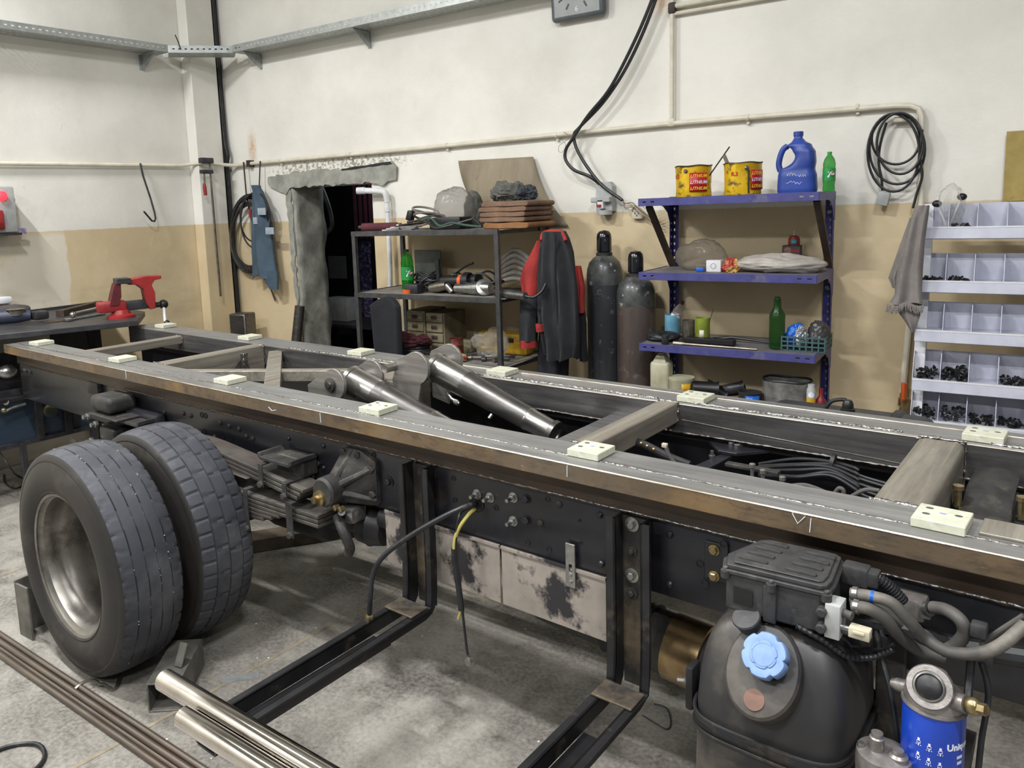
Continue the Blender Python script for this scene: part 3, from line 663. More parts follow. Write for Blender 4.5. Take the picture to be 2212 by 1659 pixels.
# ------------------------------------------------------------------ wheels
WU, WZc, WR = -3.18, .475, .475
def tyre(v0, wdt, pattern, label):
    rnd = random.Random(len(pattern)); NA = 300; mb = MB()
    tr = wdt*.86; e = (wdt-tr)/2
    if pattern == 'ribs': gro = [.2, .4, .6, .8]
    else: gro = [.22, .46, .54, .78] if False else [.24, .5, .76]
    ls = [0]
    for g in gro: ls += [g-.014, g-.010, g+.010, g+.014]
    ls += [1]; extra = [(ls[i]+ls[i+1])/2 for i in range(0, len(ls)-1, 4)]; 
    ls = sorted(set(ls+extra+[.03, .97, .06, .94]))
    def R(a, t):
        i = int(a); r = WR-.016*abs(2*t-1)**3
        depth = .007
        for g in gro:
            if abs(t-g-(.003*math.sin(i*.35) if pattern == 'ribs' else 0)) < .0105: return r-depth
        if t < .035 or t > .965: return r-(.005 if i % 6 == 0 else .0)
        if pattern == 'lugs':
            band = sum(t > g for g in gro)
            ph = [0, 7, 3, 11][band % 4]
            step = [6, 11, 11, 6][band % 4]
            if (i+ph+int(t*6 if band in (1, 2) else 0)) % step == 0: return r-.0055
        else:
            if (t < .12 or t > .9) and i % 7 == 0: return r-.004
        return r
    mb.cur = 0
    mb.grid(lambda a, b: None or (lambda i, t, ang: V3((R(i, t)*math.cos(ang), R(i, t)*math.sin(ang), e+t*tr)))(round(a*NA) % NA, ls[round(b*(len(ls)-1))], 2*math.pi*a), NA, len(ls), None, True)
    mb.cur = 1
    def side(zs, flip):
        prof = [(WR-.016, 0), (WR-.024, -.007), (WR-.04, -.012), (WR-.045, -.011), (WR-.07, -.022), (WR-.115, -.03), (WR-.15, -.022), (WR-.165, -.012), (WR-.17, -.014), (WR-.182, -.002)]
        return [(r, (zs-z) if flip else (zs+z)) for r, z in prof]
    mb.lathe(side(e, 0), 72, None, False); mb.lathe(side(e+tr, 1), 72, None, False)
    M = axis_m((WU, v0, WZc), (WU, v0+1, WZc)); mb.v = [M @ p for p in mb.v]
    o = part('tyre', mb, [mRUBBER, mSIDEW], label=label, sharp=28)
    return o, M, gro, e, tr
t1o, MT1, g1, e1, tr1 = tyre(1.22, .272, 'ribs', 'outer rear tyre, worn ribbed tread with stones in the grooves')
t2o, MT2, g2, e2, tr2 = tyre(1.545, .272, 'lugs', 'inner rear tyre with block tread')
rnd = random.Random(5); m = MB()
for g in g1:
    for k in range(26):
        a = rnd.uniform(0, 2*math.pi); s = rnd.uniform(.0016, .0034)
        m.ball(MT1 @ V3(((WR-.005)*math.cos(a), (WR-.005)*math.sin(a), e1+(g+.003*math.sin(a*300/2/math.pi*.35))*tr1)), (s, s, s), 6, 4)
o = part('groove_stones', m, mGREYBX, t1o); o['kind'] = 'stuff'
for tt, M, e in ((t1o, MT1, e1), (t2o, MT2, e2)):
    rim = MB().lathe([(.288, e-.004), (.298, e-.008), (.3, e-.001), (.292, e+.012), (.278, e+.02), (.27, e+.05), (.272, e+.075), (.262, e+.09), (.25, e+.11), (.246, e+.16), (.24, e+.2), (.2, e+.215), (.12, e+.222), (.1, e+.2), (.0, e+.2)], 72, M, False)
    o = part('rim', rim, mRIM, tt, 'worn bare metal wheel rim', sharp=40)
    for k in range(10):
        a = 2*math.pi*k/10; c = V3((.165*math.cos(a), .165*math.sin(a), e+.218))
        part('wheel_nut', MB().lathe([(.016, 0), (.016, -.02), (.01, -.026)], 6, M @ MX.Translation(c)), mCAST, tt)
part('brake_drum', MB().lathe([(.1, 1.74), (.2, 1.75), (.205, 1.93), (.18, 1.95), (.09, 1.96)], 40, axis_m((WU, 0, WZc), (WU, 1, WZc))), mCAST)
part('axle_housing', MB().lathe([(.09, 1.9), (.1, 2.15), (.16, 2.25), (.19, 2.36), (.16, 2.47), (.1, 2.57), (.09, 2.9)], 28, axis_m((WU, 0, WZc), (WU, 1, WZc))), mCAST)
part('shaft_occluder', MB().bar((WU+.15, 2.36, .5), (-.2, 2.36, .72), .055, 20), mBLACKM)  # unseen shaft added as an occluder, keeps the space between the rails dark
# far side dual tyre (seen only through gaps)
for v in (2.88, 3.2):
    o = t2o.copy(); COL.objects.link(o); OFF[o] = OFF[t2o]+V3((0, v-1.545, 0)); o.parent = TR; o.location = OFF[o]-OFF[TR]; o['label'] = 'rear tyre on the far side of the chassis'
# ------------------------------------------------------------------ leaf springs and hangers
def leaf(us, zs, v0, v1, t, parent, mat=mLEAF):
    pts = cr([V3((a, 0, b)) for a, b in zip(us, zs)], 6); m = MB(); n = len(pts)
    m.grid(lambda a, b: pts[round(b*(n-1))]+V3((0, v0+(v1-v0)*a, 0)), 2, n); 
    return part('leaf', m, mat, parent, solid=t, bevel=.002)
sp = part('spring_pack', MB().bb((-3.28, 1.79, .66), (-3.08, 1.9, .70)), mCAST, label='helper leaf spring pack')
for k in range(3): leaf([-3.6+.04*k, -3.2, -2.8, -2.36-.02*k], [.76-.02*k, .845-.018*k, .825-.018*k, .782-.018*k], 1.80, 1.90, .016, sp)
sp2 = part('spring_pack', MB().bb((-3.28, 1.79, .52), (-3.08, 1.9, .56)), mCAST, label='main leaf spring pack')
for k in range(6): leaf([-4.0+.12*k, -3.3, -2.8, -2.36-.055*k if k > 2 else -2.28], [.80-.05*k*.5, .72-.018*k, .69-.018*k, .695-.018*k], 1.80, 1.90, .015, sp2, mLEAF)
def uclamp(u, z0, z1, parent, v0=1.785, v1=1.915, w=.028):
    part('spring_clamp', MB().bb((u-w/2, v0-.006, z0), (u+w/2, v0, z1)).bb((u-w/2, v1, z0), (u+w/2, v1+.006, z1)).bb((u-w/2, v0-.006, z1), (u+w/2, v1+.006, z1+.007)), mCAST, parent, bevel=.002)
    part('clamp_bolt', MB().lathe([(.012, 0), (.012, .012)], 6, axis_m((u, v0-.006, z0+.012), (u, v0-.1, z0+.012))), mZINC, parent)
uclamp(-2.6, .76, .85, sp); uclamp(-2.45, .742, .80, sp)
uclamp(-2.72, .545, .72, sp2); uclamp(-2.43, .585, .725, sp2, w=.04)
# small U hanger plate pair above the helper spring
def uplate(u0, u1, z, parent=None, tilt=.03):
    m = MB()
    m.prism([(u0, 0), (u0+.02, -.012), (u1-.02, -.012), (u1, 0), (u1, .018), (u1-.012, .018), (u1-.02, .002), (u0+.02, .002), (u0+.012, .018), (u0, .018)], 0, .13, frame((0, 1.80, z), (1, 0, 0), (0, 0, 1)) @ MX.Scale(-1, 4, (0, 0, 1)))
    return part('stop_plate', m, mCAST, parent, bevel=.002)
uplate(-2.64, -2.42, .875); part('stop_bracket', MB().bb((-2.6, 1.86, .80), (-2.43, 1.944, .88)), mCAST, bevel=.01)
# shackle casting on the right
hb = TV(690, 1062, 1.79)
o = part('spring_hanger', MB().lathe([(.05, 0), (.058, .01), (.06, .1), (.05, .12)], 24, axis_m((hb.x, 1.80, hb.z-.01), (hb.x, 1.94, hb.z-.01))), mCAST, label='ribbed cast spring hanger with a round pin boss')
bm = bmesh.new(); hp = []
for i in range(20): hp.append(V3((hb.x+.052*math.cos(2*math.pi*i/20), 1.865, hb.z-.01+.052*math.sin(2*math.pi*i/20))))
for du, zz in ((-.03, .90), (.0, .95), (.09, .95), (.17, .92), (.17, .75), (.0, .72)):
    for v_ in (1.925, 1.944): hp.append(V3((hb.x+du, v_, zz)))
for q in hp: bm.verts.new(q)
bmesh.ops.convex_hull(bm, input=bm.verts[:]); bm.verts.ensure_lookup_table(); bm.verts.index_update()
mb = MB().add([v.co.copy() for v in bm.verts if v.link_faces], []); ix = {v: i for i, v in enumerate([v for v in bm.verts if v.link_faces])}
mb.add([], []); mb.f = [[ix[v] for v in f.verts] for f in bm.faces]; mb.mi = [0]*len(mb.f); bm.free()
part('hanger_web', mb, mCAST, o, bevel=.004)
for zz, u2 in ((.945, .045), (.90, .165), (.77, .165)):
    part('hanger_rib', MB().tube([(hb.x, 1.835, hb.z-.01), (hb.x+u2, 1.928, zz)], [.018, .009], 8), mCAST, o)
for du, zz in ((.0, .93), (.08, .93), (.15, .89), (.15, .79)):
    part('bolt', MB().lathe([(.017, 0), (.017, .012), (.013, .015)], 6, axis_m((hb.x+du, 1.925, zz), (hb.x+du, 1.8, zz))), mCAST, o)
part('pin_end', MB().lathe([(.03, 0), (.03, .012), (.014, .014), (.014, .035), (0, .036)], 20, axis_m((hb.x-.01, 1.80, hb.z-.03), (hb.x-.01, 1.7, hb.z-.03))), mBRASS, o)
for k in range(2): part('bolt', MB().lathe([(.012, 0), (.012, .02), (.007, .022)], 6, axis_m((hb.x+.055+.03*k, 1.83, hb.z-.06), (hb.x+.055+.03*k, 1.7, hb.z-.06))), mBRASS, o)
part('brake_chamber', MB().lathe([(.04, 0), (.1, .01), (.11, .06), (.11, .34), (.1, .4), (.05, .42)], 28, axis_m((-2.86, 2.04, .57), (-2.3, 2.04, .58))), mBLACKM)
part('torque_rod', MB().bar((-3.1, 1.95, .50), (-2.2, 2.02, .60), .03, 14), mBLACKM)
part('air_chamber', MB().lathe([(.03, 0), (.075, .01), (.08, .05), (.085, .06), (.08, .07), (.07, .12), (.03, .14)], 28, axis_m((-2.23, 1.98, .63), (-2.06, 2.02, .62))), mBLACKM)
part('air_pipe', MB().bar((-2.1, 1.98, .68), (-1.3, 2.05, .68), .045, 18), mBLACKM)
part('brake_valve', MB().rbox((-2.19, 1.9, .705), (.08, .08, .06), .012).bar((-2.2, 1.86, .72), (-2.16, 1.82, .74), .014), mZINC)
part('brake_lever', MB().tube(cr([(-2.22, 1.85, .7), (-2.17, 1.83, .66), (-2.15, 1.84, .6), (-2.18, 1.86, .56)], 5), .02, 10), mCAST)
# left hanger
o = part('spring_hanger', MB().rbox(TV(245, 868, 1.85), (.21, .16, .085), .03, 3), mCAST, label='rounded rear spring hanger block')
a = TV(245, 868, 1.85)
part('hanger_plate', MB().bb((a.x-.1, 1.76, a.z-.062), (a.x+.2, 1.93, a.z-.05)), mCAST, o, bevel=.004)
uplate(a.x+.12, a.x+.34, a.z-.065, o); part('hanger_plate', MB().rbox((a.x+.2, 1.91, a.z-.13), (.32, .06, .2), .02), mFRAME, o)
part('hanger_block', MB().rbox((a.x+.06, 1.83, a.z-.15), (.16, .13, .08), .02), mBLACKM, o)
for du, dz in ((-.1, -.07), (-.02, -.1), (-.09, -.2), (.01, -.22)):
    part('bolt', MB().lathe([(.018, 0), (.018, .014), (.012, .016), (.012, .035)], 6, axis_m((a.x+du, 1.765, a.z+dz), (a.x+du, 1.6, a.z+dz))), mZINC, o)
for k in range(2): leaf([a.x-.05, -3.65, -3.3], [a.z-.20-.016*k, a.z-.25-.016*k, .76], 1.80, 1.90, .014, o)
# rear end lamp ball and small blocks on the frame tail
p = TV(16, 803, 1.9); part('tail_buffer', MB().ball(p, (.045, .06, .045), 16, 10), mZINC)
part('tail_block', MB().rbox(TV(205, 838, 1.93), (.12, .03, .07), .005), mCAST)
for q in ((46, 803), (58, 803), (68, 805)): hole(*q)
# ------------------------------------------------------------------ lettering helper
def text_mb(txt, size, shear=0, depth=.0006, bold=0):
    c = bpy.data.curves.new('lettering', 'FONT'); c.body = txt; c.size = size; c.shear = shear; c.extrude = depth; c.offset = bold
    c.align_x = 'CENTER'; c.align_y = 'CENTER'; c.resolution_u = 2
    o = bpy.data.objects.new('lettering', c); COL.objects.link(o); bpy.context.view_layer.update()
    me = bpy.data.meshes.new_from_object(o.evaluated_get(bpy.context.evaluated_depsgraph_get()))
    mb = MB().add([v.co.copy() for v in me.vertices], [list(p.vertices) for p in me.polygons])
    bpy.data.objects.remove(o); bpy.data.curves.remove(c); bpy.data.meshes.remove(me); return mb
def wrap(mb, c, R, a0):
    """wrap lettering (xy plane) on an upright cylinder of radius R centred at c, text centre at azimuth a0"""
    c = V3(c); out = []
    for p in mb.v:
        a = a0+p.x/R; r = R+.0004+p.z; out.append(c+V3((r*math.cos(a), r*math.sin(a), p.y)))
    mb.v = out; return mb
# ------------------------------------------------------------------ control module above the urea tank
base = [(-.675, 1.74), (-.695, 1.80), (-.655, 1.93), (-.635, 1.945), (-.47, 1.955), (-.452, 1.94), (-.437, 1.80), (-.44, 1.765), (-.452, 1.755)]
def inset(poly, d):
    cx = sum(p[0] for p in poly)/len(poly); cy = sum(p[1] for p in poly)/len(poly)
    return [(cx+(x-cx)*(1-d), cy+(y-cy)*(1-d)) for x, y in poly]
# drawn full size about its own centre, then set down at its real place and size in front of the rail
Mmod = MX.Translation((-.5247, 1.7288, .9786)) @ MX.Scale(.937, 4) @ MX.Translation((.56, -1.845, -.92))
def mpart(name, mb, *a, **k): mb.v = [Mmod @ p for p in mb.v]; return part(name, mb, *a, **k)
mod = mpart('control_module', MB().prism(inset(base, .05), .862, .958), mPLAST, label='black plastic control module with a ribbed lid', bevel=.006)
mpart('module_lid', MB().prism(inset(base, -.01), .955, .966).prism(inset(base, .06), .966, .978).prism(inset(base, .16), .978, .983), mPLAST, mod, bevel=.005)
for k in range(4):
    for u0, u1 in ((-.655+.003*k, -.585), (-.545, -.475)):
        v = 1.79+.038*k
        mpart('lid_rib', MB().rbox(((u0+u1)/2+.004*k, v, .984), (u1-u0, .014, .007), .004), mPLAST, mod)
for (u, v) in ((-.67, 1.745), (-.56, 1.738), (-.445, 1.76)):
    mpart('lid_screw', MB().lathe([(.012, .945), (.012, .962), (.005, .963), (.005, .967)], 12, MX.Translation((u, v, 0))), mPLAST, mod)
    mpart('screw_head', MB().lathe([(.005, .967), (.005, .970)], 8, MX.Translation((u, v, 0))), mZINC, mod)
mpart('module_label', MB().bb((-.65, 1.7445, .885), (-.605, 1.7465, .925), MX.Translation((0, 0, 0))), mBLACKP, mod)
mpart('module_ridge', MB().rbox((-.565, 1.747, .905), (.03, .01, .09), .004), mPLAST, mod)
mpart('module_boss', MB().lathe([(.006, 0), (.006, .003)], 12, axis_m((-.51, 1.747, .905), (-.51, 1.6, .905))), mPLAST, mod)
# alloy coupling block and connectors on its right
a = TV(1800, 1340, 1.645)
blk = part('coupling_block', MB().rbox((a.x, 1.66, a.z), (.03, .05, .075), .002), mGREYBX, label='light grey square coupling block')
for dz in (-.018, .018):
    part('coupling_nut', MB().lathe([(.011, 0), (.011, .016), (.008, .018)], 8, axis_m((a.x-.02, 1.642, a.z+dz), (a.x-.02, 1.5, a.z+dz))), mPLAST, blk)
    part('coupling_nipple', MB().bar((a.x+.012, 1.655, a.z+dz), (a.x+.035, 1.65, a.z+dz), .009, 12), mHOSEG, blk)
c = TV(1858, 1366, 1.645); con = part('cable_connector', MB().rbox(c, (.04, .025, .022), .002).rbox(c+V3((0, -.014, .004)), (.022, .006, .006), .001), mCONN, label='cream plastic cable connector')
part('connector_pin', MB().bar(c+V3((-.045, 0, .0)), c+V3((-.02, 0, 0)), .006), mZINC, con)
# hoses at the right
hose([TV(1838, 1282, 1.71), TV(1880, 1288, 1.71), TV(1925, 1302, 1.71), TV(1962, 1340, 1.72), TV(2000, 1380, 1.74), TV(2050, 1408, 1.73), TV(2110, 1412, 1.73), TV(2160, 1395, 1.74), TV(2215, 1350, 1.78)], .0125, mHOSEG, 'thick grey coolant hose sweeping right', 14)
hose([TV(1842, 1311, 1.68), TV(1875, 1315, 1.68), TV(1912, 1338, 1.70), TV(1945, 1375, 1.73), TV(1985, 1405, 1.78), TV(2040, 1420, 1.8)], .013, mHOSEG, 'grey hose dipping behind the filter', 14)
hose([TV(2015, 1312, 1.84), TV(2045, 1318, 1.82), TV(2075, 1340, 1.8), TV(2083, 1368, 1.8), TV(2062, 1395, 1.8), TV(2035, 1408, 1.8)], .0135, mHOSEG, 'short looped grey hose', 14)
hose([TV(1835, 1300, 1.73), TV(1890, 1305, 1.74), TV(1925, 1330, 1.75), TV(1945, 1350, 1.76)], .009, mHOSEG, None, 12)
def corrugated(pts, r, parent=None, mat=mHOSE):
    P = cr(pts, 22); R = [r*(1.12 if i % 4 < 2 else .9) for i in range(len(P))]
    return part('corrugated_conduit', MB().tube(P, R, 10), mat, parent)
corrugated([TV(1872, 1246, 1.80), TV(1900, 1252, 1.80), TV(1928, 1275, 1.81), TV(1950, 1300, 1.82)], .013)
corrugated([TV(1720, 1352, 1.64), TV(1780, 1385, 1.65), TV(1830, 1418, 1.67), TV(1885, 1420, 1.71), TV(1930, 1402, 1.72)], .006)
hose([TV(1830, 1395, 1.75), TV(1870, 1402, 1.74), TV(1910, 1402, 1.73), TV(1932, 1390, 1.73)], .004, mHOSE)
hose([TV(1893, 1360, 1.75), TV(1905, 1420, 1.73), TV(1925, 1500, 1.7), TV(1940, 1600, 1.68), TV(1950, 1700, 1.68)], .006, mHOSE, 'black pipe running down beside the blue filter')
hose([TV(2120, 1395, 1.8), TV(2150, 1370, 1.8), TV(2212, 1330, 1.8)], .006, mHOSEG)
hose([TV(2098, 1420, 1.75), TV(2094, 1470, 1.74), TV(2090, 1510, 1.72)], .008, mHOSE); hose([TV(2120, 1430, 1.75), TV(2135, 1500, 1.75), TV(2120, 1600, 1.75), TV(2110, 1700, 1.75)], .006, mHOSE)
plug = part('wiring_plug', MB().rbox(TV(1850, 1240, 1.8), (.055, .04, .045), .006).rbox(TV(1885, 1248, 1.8), (.03, .036, .036), .006), mPLAST, label='black multi-pin plug')
part('valve_block', MB().rbox(TV(1965, 1305, 1.88), (.07, .06, .05), .008).rbox(TV(2000, 1318, 1.86), (.025, .03, .03), .004), mALU, label='dusty alloy valve')
part('hose_clip', MB().lathe([(.0155, -.006), (.0155, .006)], 16, axis_m(TV(2005, 1315, 1.845), TV(2030, 1318, 1.83))), mZINC)
part('hose_clip', MB().lathe([(.0155, -.005), (.0155, .005)], 16, axis_m(TV(1848, 1283, 1.71), TV(1870, 1287, 1.71))), mZINC)
part('hose_clip', MB().lathe([(.0155, -.005), (.0155, .005)], 16, axis_m(TV(1850, 1311, 1.68), TV(1870, 1315, 1.68))), mZINC)
part('hose_mark', MB().lathe([(.0131, -.003), (.0131, .003)], 16, axis_m(TV(1885, 1289, 1.71), TV(1900, 1293, 1.71))), mBLUEPK)
for q in ((1905, 1380), (1925, 1355), (2115, 1360), (2130, 1420)):
    part('harness_clip', MB().rbox(TV(*q, 1.79), (.03, .03, .03), .006), mPLAST)
part('harness_bundle', MB().tube(cr([TV(1830, 1340, 1.84), TV(1900, 1350, 1.84), TV(1980, 1370, 1.85), TV(2060, 1395, 1.86), TV(2212, 1420, 1.88)], 6), .022, 10), mHOSE)
part('support_plate', MB().bb((-.36, 1.86, .5), (-.3, 1.88, .9)), mCAST, bevel=.004); part('support_plate', MB().bb((-.4, 1.80, .45), (-.36, 1.83, .86)), mCAST, bevel=.004)
# ------------------------------------------------------------------ urea tank
def spow(x, e): return math.copysign(abs(x)**e, x)
TC, TH = V3((-.525, 1.745, .615)), V3((.170, .185, .288))
def sup(a, b, k=1.0, e1=.4, e2=.45):
    th = 2*math.pi*a; ph = math.pi*(b-.5)
    x = spow(math.cos(ph), e1)*spow(math.cos(th), e2); y = spow(math.cos(ph), e1)*spow(math.sin(th), e2); z = spow(math.sin(ph), e1)
    sl = 1-.36*max(0, z)**1.5*max(0, -y)           # the upper front leans back
    return TC+V3((TH.x*x*(1-.1*max(0, z)**2)*k, TH.y*y*sl*k, TH.z*z))
tank = part('urea_tank', MB().grid(lambda a, b: sup(a, min(max(b, .002), .998)), 56, 36, None, True), mTANK, label='dusty black plastic urea tank with a light blue cap', sharp=60)
nrm = V3((-.02, -.80, .60)).normalized(); cp = TV(1645, 1448, 1.582)
MN = axis_m(cp, cp+nrm)
part('filler_plate', MB().lathe([(.098, -.05), (.096, -.006), (.09, 0), (.06, .004), (.055, .004)], 40, MN, True, .82, 1.05), mTANK, tank)
cc = TV(1652, 1416, 1.565); MC = axis_m(cc-nrm*.03, cc+nrm)
part('filler_neck', MB().lathe([(.04, -.03), (.036, .02)], 24, MC), mTANK, tank)
capp = []
for i in range(56):
    a = 2*math.pi*i/56; capp.append(.0475-.0062*max(0, math.cos(6*a))**6); 
m = MB(); n = 56
for z, k in ((.008, .97), (.012, 1), (.036, 1), (.04, .95), (.041, .8), (.0395, .62), (.042, .58), (.042, .0)):
    m.v += [MC @ V3((capp[i]*k*math.cos(2*math.pi*i/n), capp[i]*k*math.sin(2*math.pi*i/n), z)) for i in range(n)]
for j in range(7):
    for i in range(n): m.f.append([j*n+i, j*n+(i+1) % n, (j+1)*n+(i+1) % n, (j+1)*n+i]); m.mi.append(0)
part('filler_cap', m, mBLUECAP, tank, 'light blue fluted screw cap', sharp=50)
# faint moulded emblem on the cap
part('cap_emblem', MB().tube([MC @ V3((.0235*math.cos(a), .0235*math.sin(a), .0422)) for a in [2*math.pi*i/32 for i in range(32)]], .0008, 5, closed=True), mBLUECAP, tank)
part('warning_sticker', MB().lathe([(.022, .0035), (.022, .0052)], 24, MN @ MX.Translation((.0, -.062, 0))), pm('worn sticker', (116, 84, 68), (96, 70, 58), .5, 0, 20), tank)
part('vent_cap', MB().lathe([(.026, -.02), (.03, 0), (.032, .006), (.03, .01), (.0, .012)], 24, MX.Translation(TV(1614, 1338, 1.63)) @ rotm(.5, -.2)), mPLAST, tank)
for zc, hw in ((.665, .016),):
    ring = []
    for i in range(48):
        th = 2*math.pi*i/48
        x = spow(math.cos(th), .45); y = spow(math.sin(th), .45); ring.append(TC+V3((TH.x*x*1.02, TH.y*y*1.02, zc-TC.z)))
    for nm, dz, r in (('tank_strap', 0, .0), ('strap_edge', hw, .005), ('strap_edge', -hw, .005)):
        if nm == 'tank_strap':
            m = MB(); N = len(ring)
            for p in ring: m.v += [p+V3((0, 0, -hw)), p+V3((0, 0, hw))]
            m.f = [[2*i, 2*((i+1) % N), 2*((i+1) % N)+1, 2*i+1] for i in range(N)]; m.mi = [0]*N
            part(nm, m, mBLACKM, tank, solid=.004)
        else: part(nm, MB().tube([p+V3((0, 0, dz)) for p in ring], r, 8, closed=True), mBLACKM, tank)
part('strap_lug', MB().rbox((-.715, 1.66, .69), (.02, .05, .11), .006), mBLACKM, tank)
part('strap_bolt', MB().lathe([(.009, 0), (.009, .012), (.006, .014), (.006, .03)], 6, axis_m((-.72, 1.655, .70), (-.8, 1.62, .70))), mZINC, tank)
# ------------------------------------------------------------------ blue spin-on filter
FC = V3((-.213, 1.645, 0)); FR_ = .0545
filt = part('fuel_filter', MB().lathe([(.046, .665), (.0535, .672), (FR_, .68), (FR_, .852), (.0535, .858), (.052, .86)], 48, MX.Translation(FC)), mFILT, label='blue spin-on fuel filter with white lettering')
part('filter_seam', MB().lathe([(.0555, .853), (.0575, .856), (.0555, .861), (.05, .862)], 48, MX.Translation(FC)), mALU, filt)
part('filter_head', MB().lathe([(.054, .861), (.054, .872), (.05, .882), (.03, .9), (.02, .92)], 40, MX.Translation(FC)), mALU, filt, 'grey cast alloy filter head')
hd = FC+V3((-.004, -.035, .905)); dn = V3((-.05, -.86, .5)).normalized(); MH = axis_m(hd-dn*.03, hd+dn)
part('primer_ring', MB().lathe([(.036, 0), (.041, .02), (.041, .034), (.039, .037), (.029, .037), (.029, .033), (.027, .033)], 40, MH), mALU, filt)
part('primer_rim', MB().lathe([(.027, .033), (.0265, .040), (.0235, .042), (.022, .037)], 40, MH), mZINC, filt)
part('primer_button', MB().lathe([(.0225, .034), (.0215, .04), (.017, .043), (0, .044)], 32, MH), mBLACKP, filt)
e1_, e2_ = TV(1937, 1478, 1.66), TV(2088, 1522, 1.61)
part('filter_pipe', MB().tube([e1_, e1_.lerp(e2_, .5), e2_], [.013, .017, .017], 18), mALU, filt)
part('pipe_plug', MB().bar(e1_-(e2_-e1_).normalized()*.008, e1_, .0105, 14), mALU, filt)
d = (e2_-e1_).normalized(); part('banjo_bolt', MB().ball(e2_+d*.012, (.015, .015, .017), 14, 10), mBRASS, filt); part('banjo_nut', MB().lathe([(.011, .02), (.011, .036)], 6, axis_m(e2_, e2_+d)), mBRASS, filt)
az = math.atan2(-FC.y, -FC.x)
mb = text_mb('Unique', .0185, 0, .0003, .0006); wrap(mb, FC+V3((0, 0, .797)), FR_, az+.95); part('lettering', mb, mWPRINT, filt)
# rows of small white pictograms and the short text lines on the right
rnd = random.Random(11)
for r_ in range(2):
    for k in range(3):
        a = az-.42+.34*k; z = .796-.03*r_-.004*k; m = MB()
        m.bb((-.002, .003, 0), (.002, .008, .0004)).bb((-.0035, -.003, 0), (.0035, -.0022, .0004)).bb((-.0035, .0018, 0), (.0035, .0026, .0004)).bb((-.0035, -.003, 0), (-.0028, .0026, .0004)).bb((.0028, -.003, 0), (.0035, .0026, .0004)).bb((-.001, -.008, 0), (.001, -.004, .0004)).bb((-.005, -.007, 0), (-.003, -.006, .0004)).bb((.003, -.007, 0), (.005, -.006, .0004))
        part('pictogram', wrap(m, FC+V3((0, 0, z)), FR_, a), mWPRINT, filt)
for z, w_ in ((.775, .014), (.763, .012), (.745, .014), (.735, .026)):
    m = MB(); x = -w_/2
    while x < w_/2:
        ww = rnd.uniform(.0016, .0034); m.bb((x, -.003, 0), (min(x+ww*.7, w_/2), .003, .0003)); x += ww
    part('small_print', wrap(m, FC+V3((0, 0, z)), FR_, az+.98), mWPRINT, filt)
# ------------------------------------------------------------------ pump below
PC = TV(1910, 1625, 1.6); PCz = PC.z
pump = part('feed_pump', MB().lathe([(.02, -.11), (.04, -.1), (.05, -.06), (.052, -.02), (.05, 0), (.03, .008)], 32, MX.Translation(PC)), mALU, label='dusty cast feed pump below the hoses')
part('pump_post', MB().lathe([(.014, 0), (.014, .03), (.011, .032), (.011, .04)], 16, MX.Translation(PC+V3((-.012, -.01, .004)))), mALU, pump)
part('pump_post', MB().lathe([(.02, 0), (.018, .01), (.012, .014), (.01, .022)], 16, MX.Translation(PC+V3((.026, -.008, .0)))), mALU, pump)
part('pump_bolt', MB().lathe([(.007, 0), (.007, .01)], 6, MX.Translation(PC+V3((-.04, -.012, .002)))), mZINC, pump)
# ------------------------------------------------------------------ exhaust pipe seen behind the right bracket
ex = part('exhaust_pipe', MB().bar((-1.5, 2.2, .46), (-.2, 2.2, .36), .098, 32), mCAST, label='large exhaust pipe under the frame')
part('pipe_band', MB().lathe([(.1, 0), (.106, .004), (.106, .12), (.1, .124)], 36, axis_m((-1.02, 2.2, .424), (-.3, 2.2, .367))), mBRONZE, ex, 'golden brown metal band')
part('bellows', MB().lathe([(.1+.008*(i % 2), i*.012) for i in range(14)], 32, axis_m((-1.24, 2.2, .44), (-.3, 2.2, .367))), mBLACKM, ex)
# ------------------------------------------------------------------ gear between the rails
part('brace_plate', MB().prism([(-1.11, 2.70), (-1.03, 2.60), (-.965, 2.60), (-.88, 2.70)], .955, .967), mFRAME, bevel=.002)
o = part('cross_arm', MB().prism([(-1.02, 2.61), (-.98, 2.61), (-1.03, 2.1), (-1.10, 2.1)], .94, .954), mFRAME, bevel=.002)
for q in ((1580, 962), (1592, 966), (1603, 961)): 
    p = TZ(*q, .967); part('bolt', MB().lathe([(.011, 0), (.011, .01), (.008, .012)], 6, MX.Translation(p)), mZINC)
p = TZ(1538, 988, .954); part('bolt', MB().lathe([(.012, 0), (.012, .008), (.006, .009), (.006, .025)], 6, MX.Translation(p)), mZINC)
rnd = random.Random(3)
for k in range(6):
    dv = .03*k; j_ = lambda: rnd.uniform(-5, 5); hose([TV(1640, 1002+5*k, 2.62-dv*.5), TV(1720, 994+8*k+j_(), 2.6-dv), TV(1792, 997+6*k, 2.6-dv), TV(1850, 1012+9*k+j_(), 2.6-dv), TV(1900, 1042+10*k+j_(), 2.6-dv), (.2, 2.5-dv, .93-.014*k)], .0055, mHOSE, name='air_line')
part('cable_tie', MB().lathe([(.028, -.006), (.028, .006)], 12, axis_m(TV(1797, 1008, 2.58), TV(1830, 1018, 2.58)), True, 1.0, 1.6), mBLACKP)
hose([TV(1360, 950, 2.35), TV(1395, 962, 2.35), TV(1440, 985, 2.35), TV(1490, 1005, 2.35)], .014, mHOSE, name='air_line'); 
for q in ((1385, 958), (1398, 964), (1412, 971)): part('brass_joint', MB().ball(TV(*q, 2.34), .008, 10, 8), mBRASS)
hose([TV(1438, 963, 2.3), TV(1446, 985, 2.3), TV(1462, 1005, 2.3)], .007, mHOSEG, name='air_line'); part('line_plug', MB().rbox(TV(1436, 962, 2.3), (.018, .014, .014), .002), mCONN)
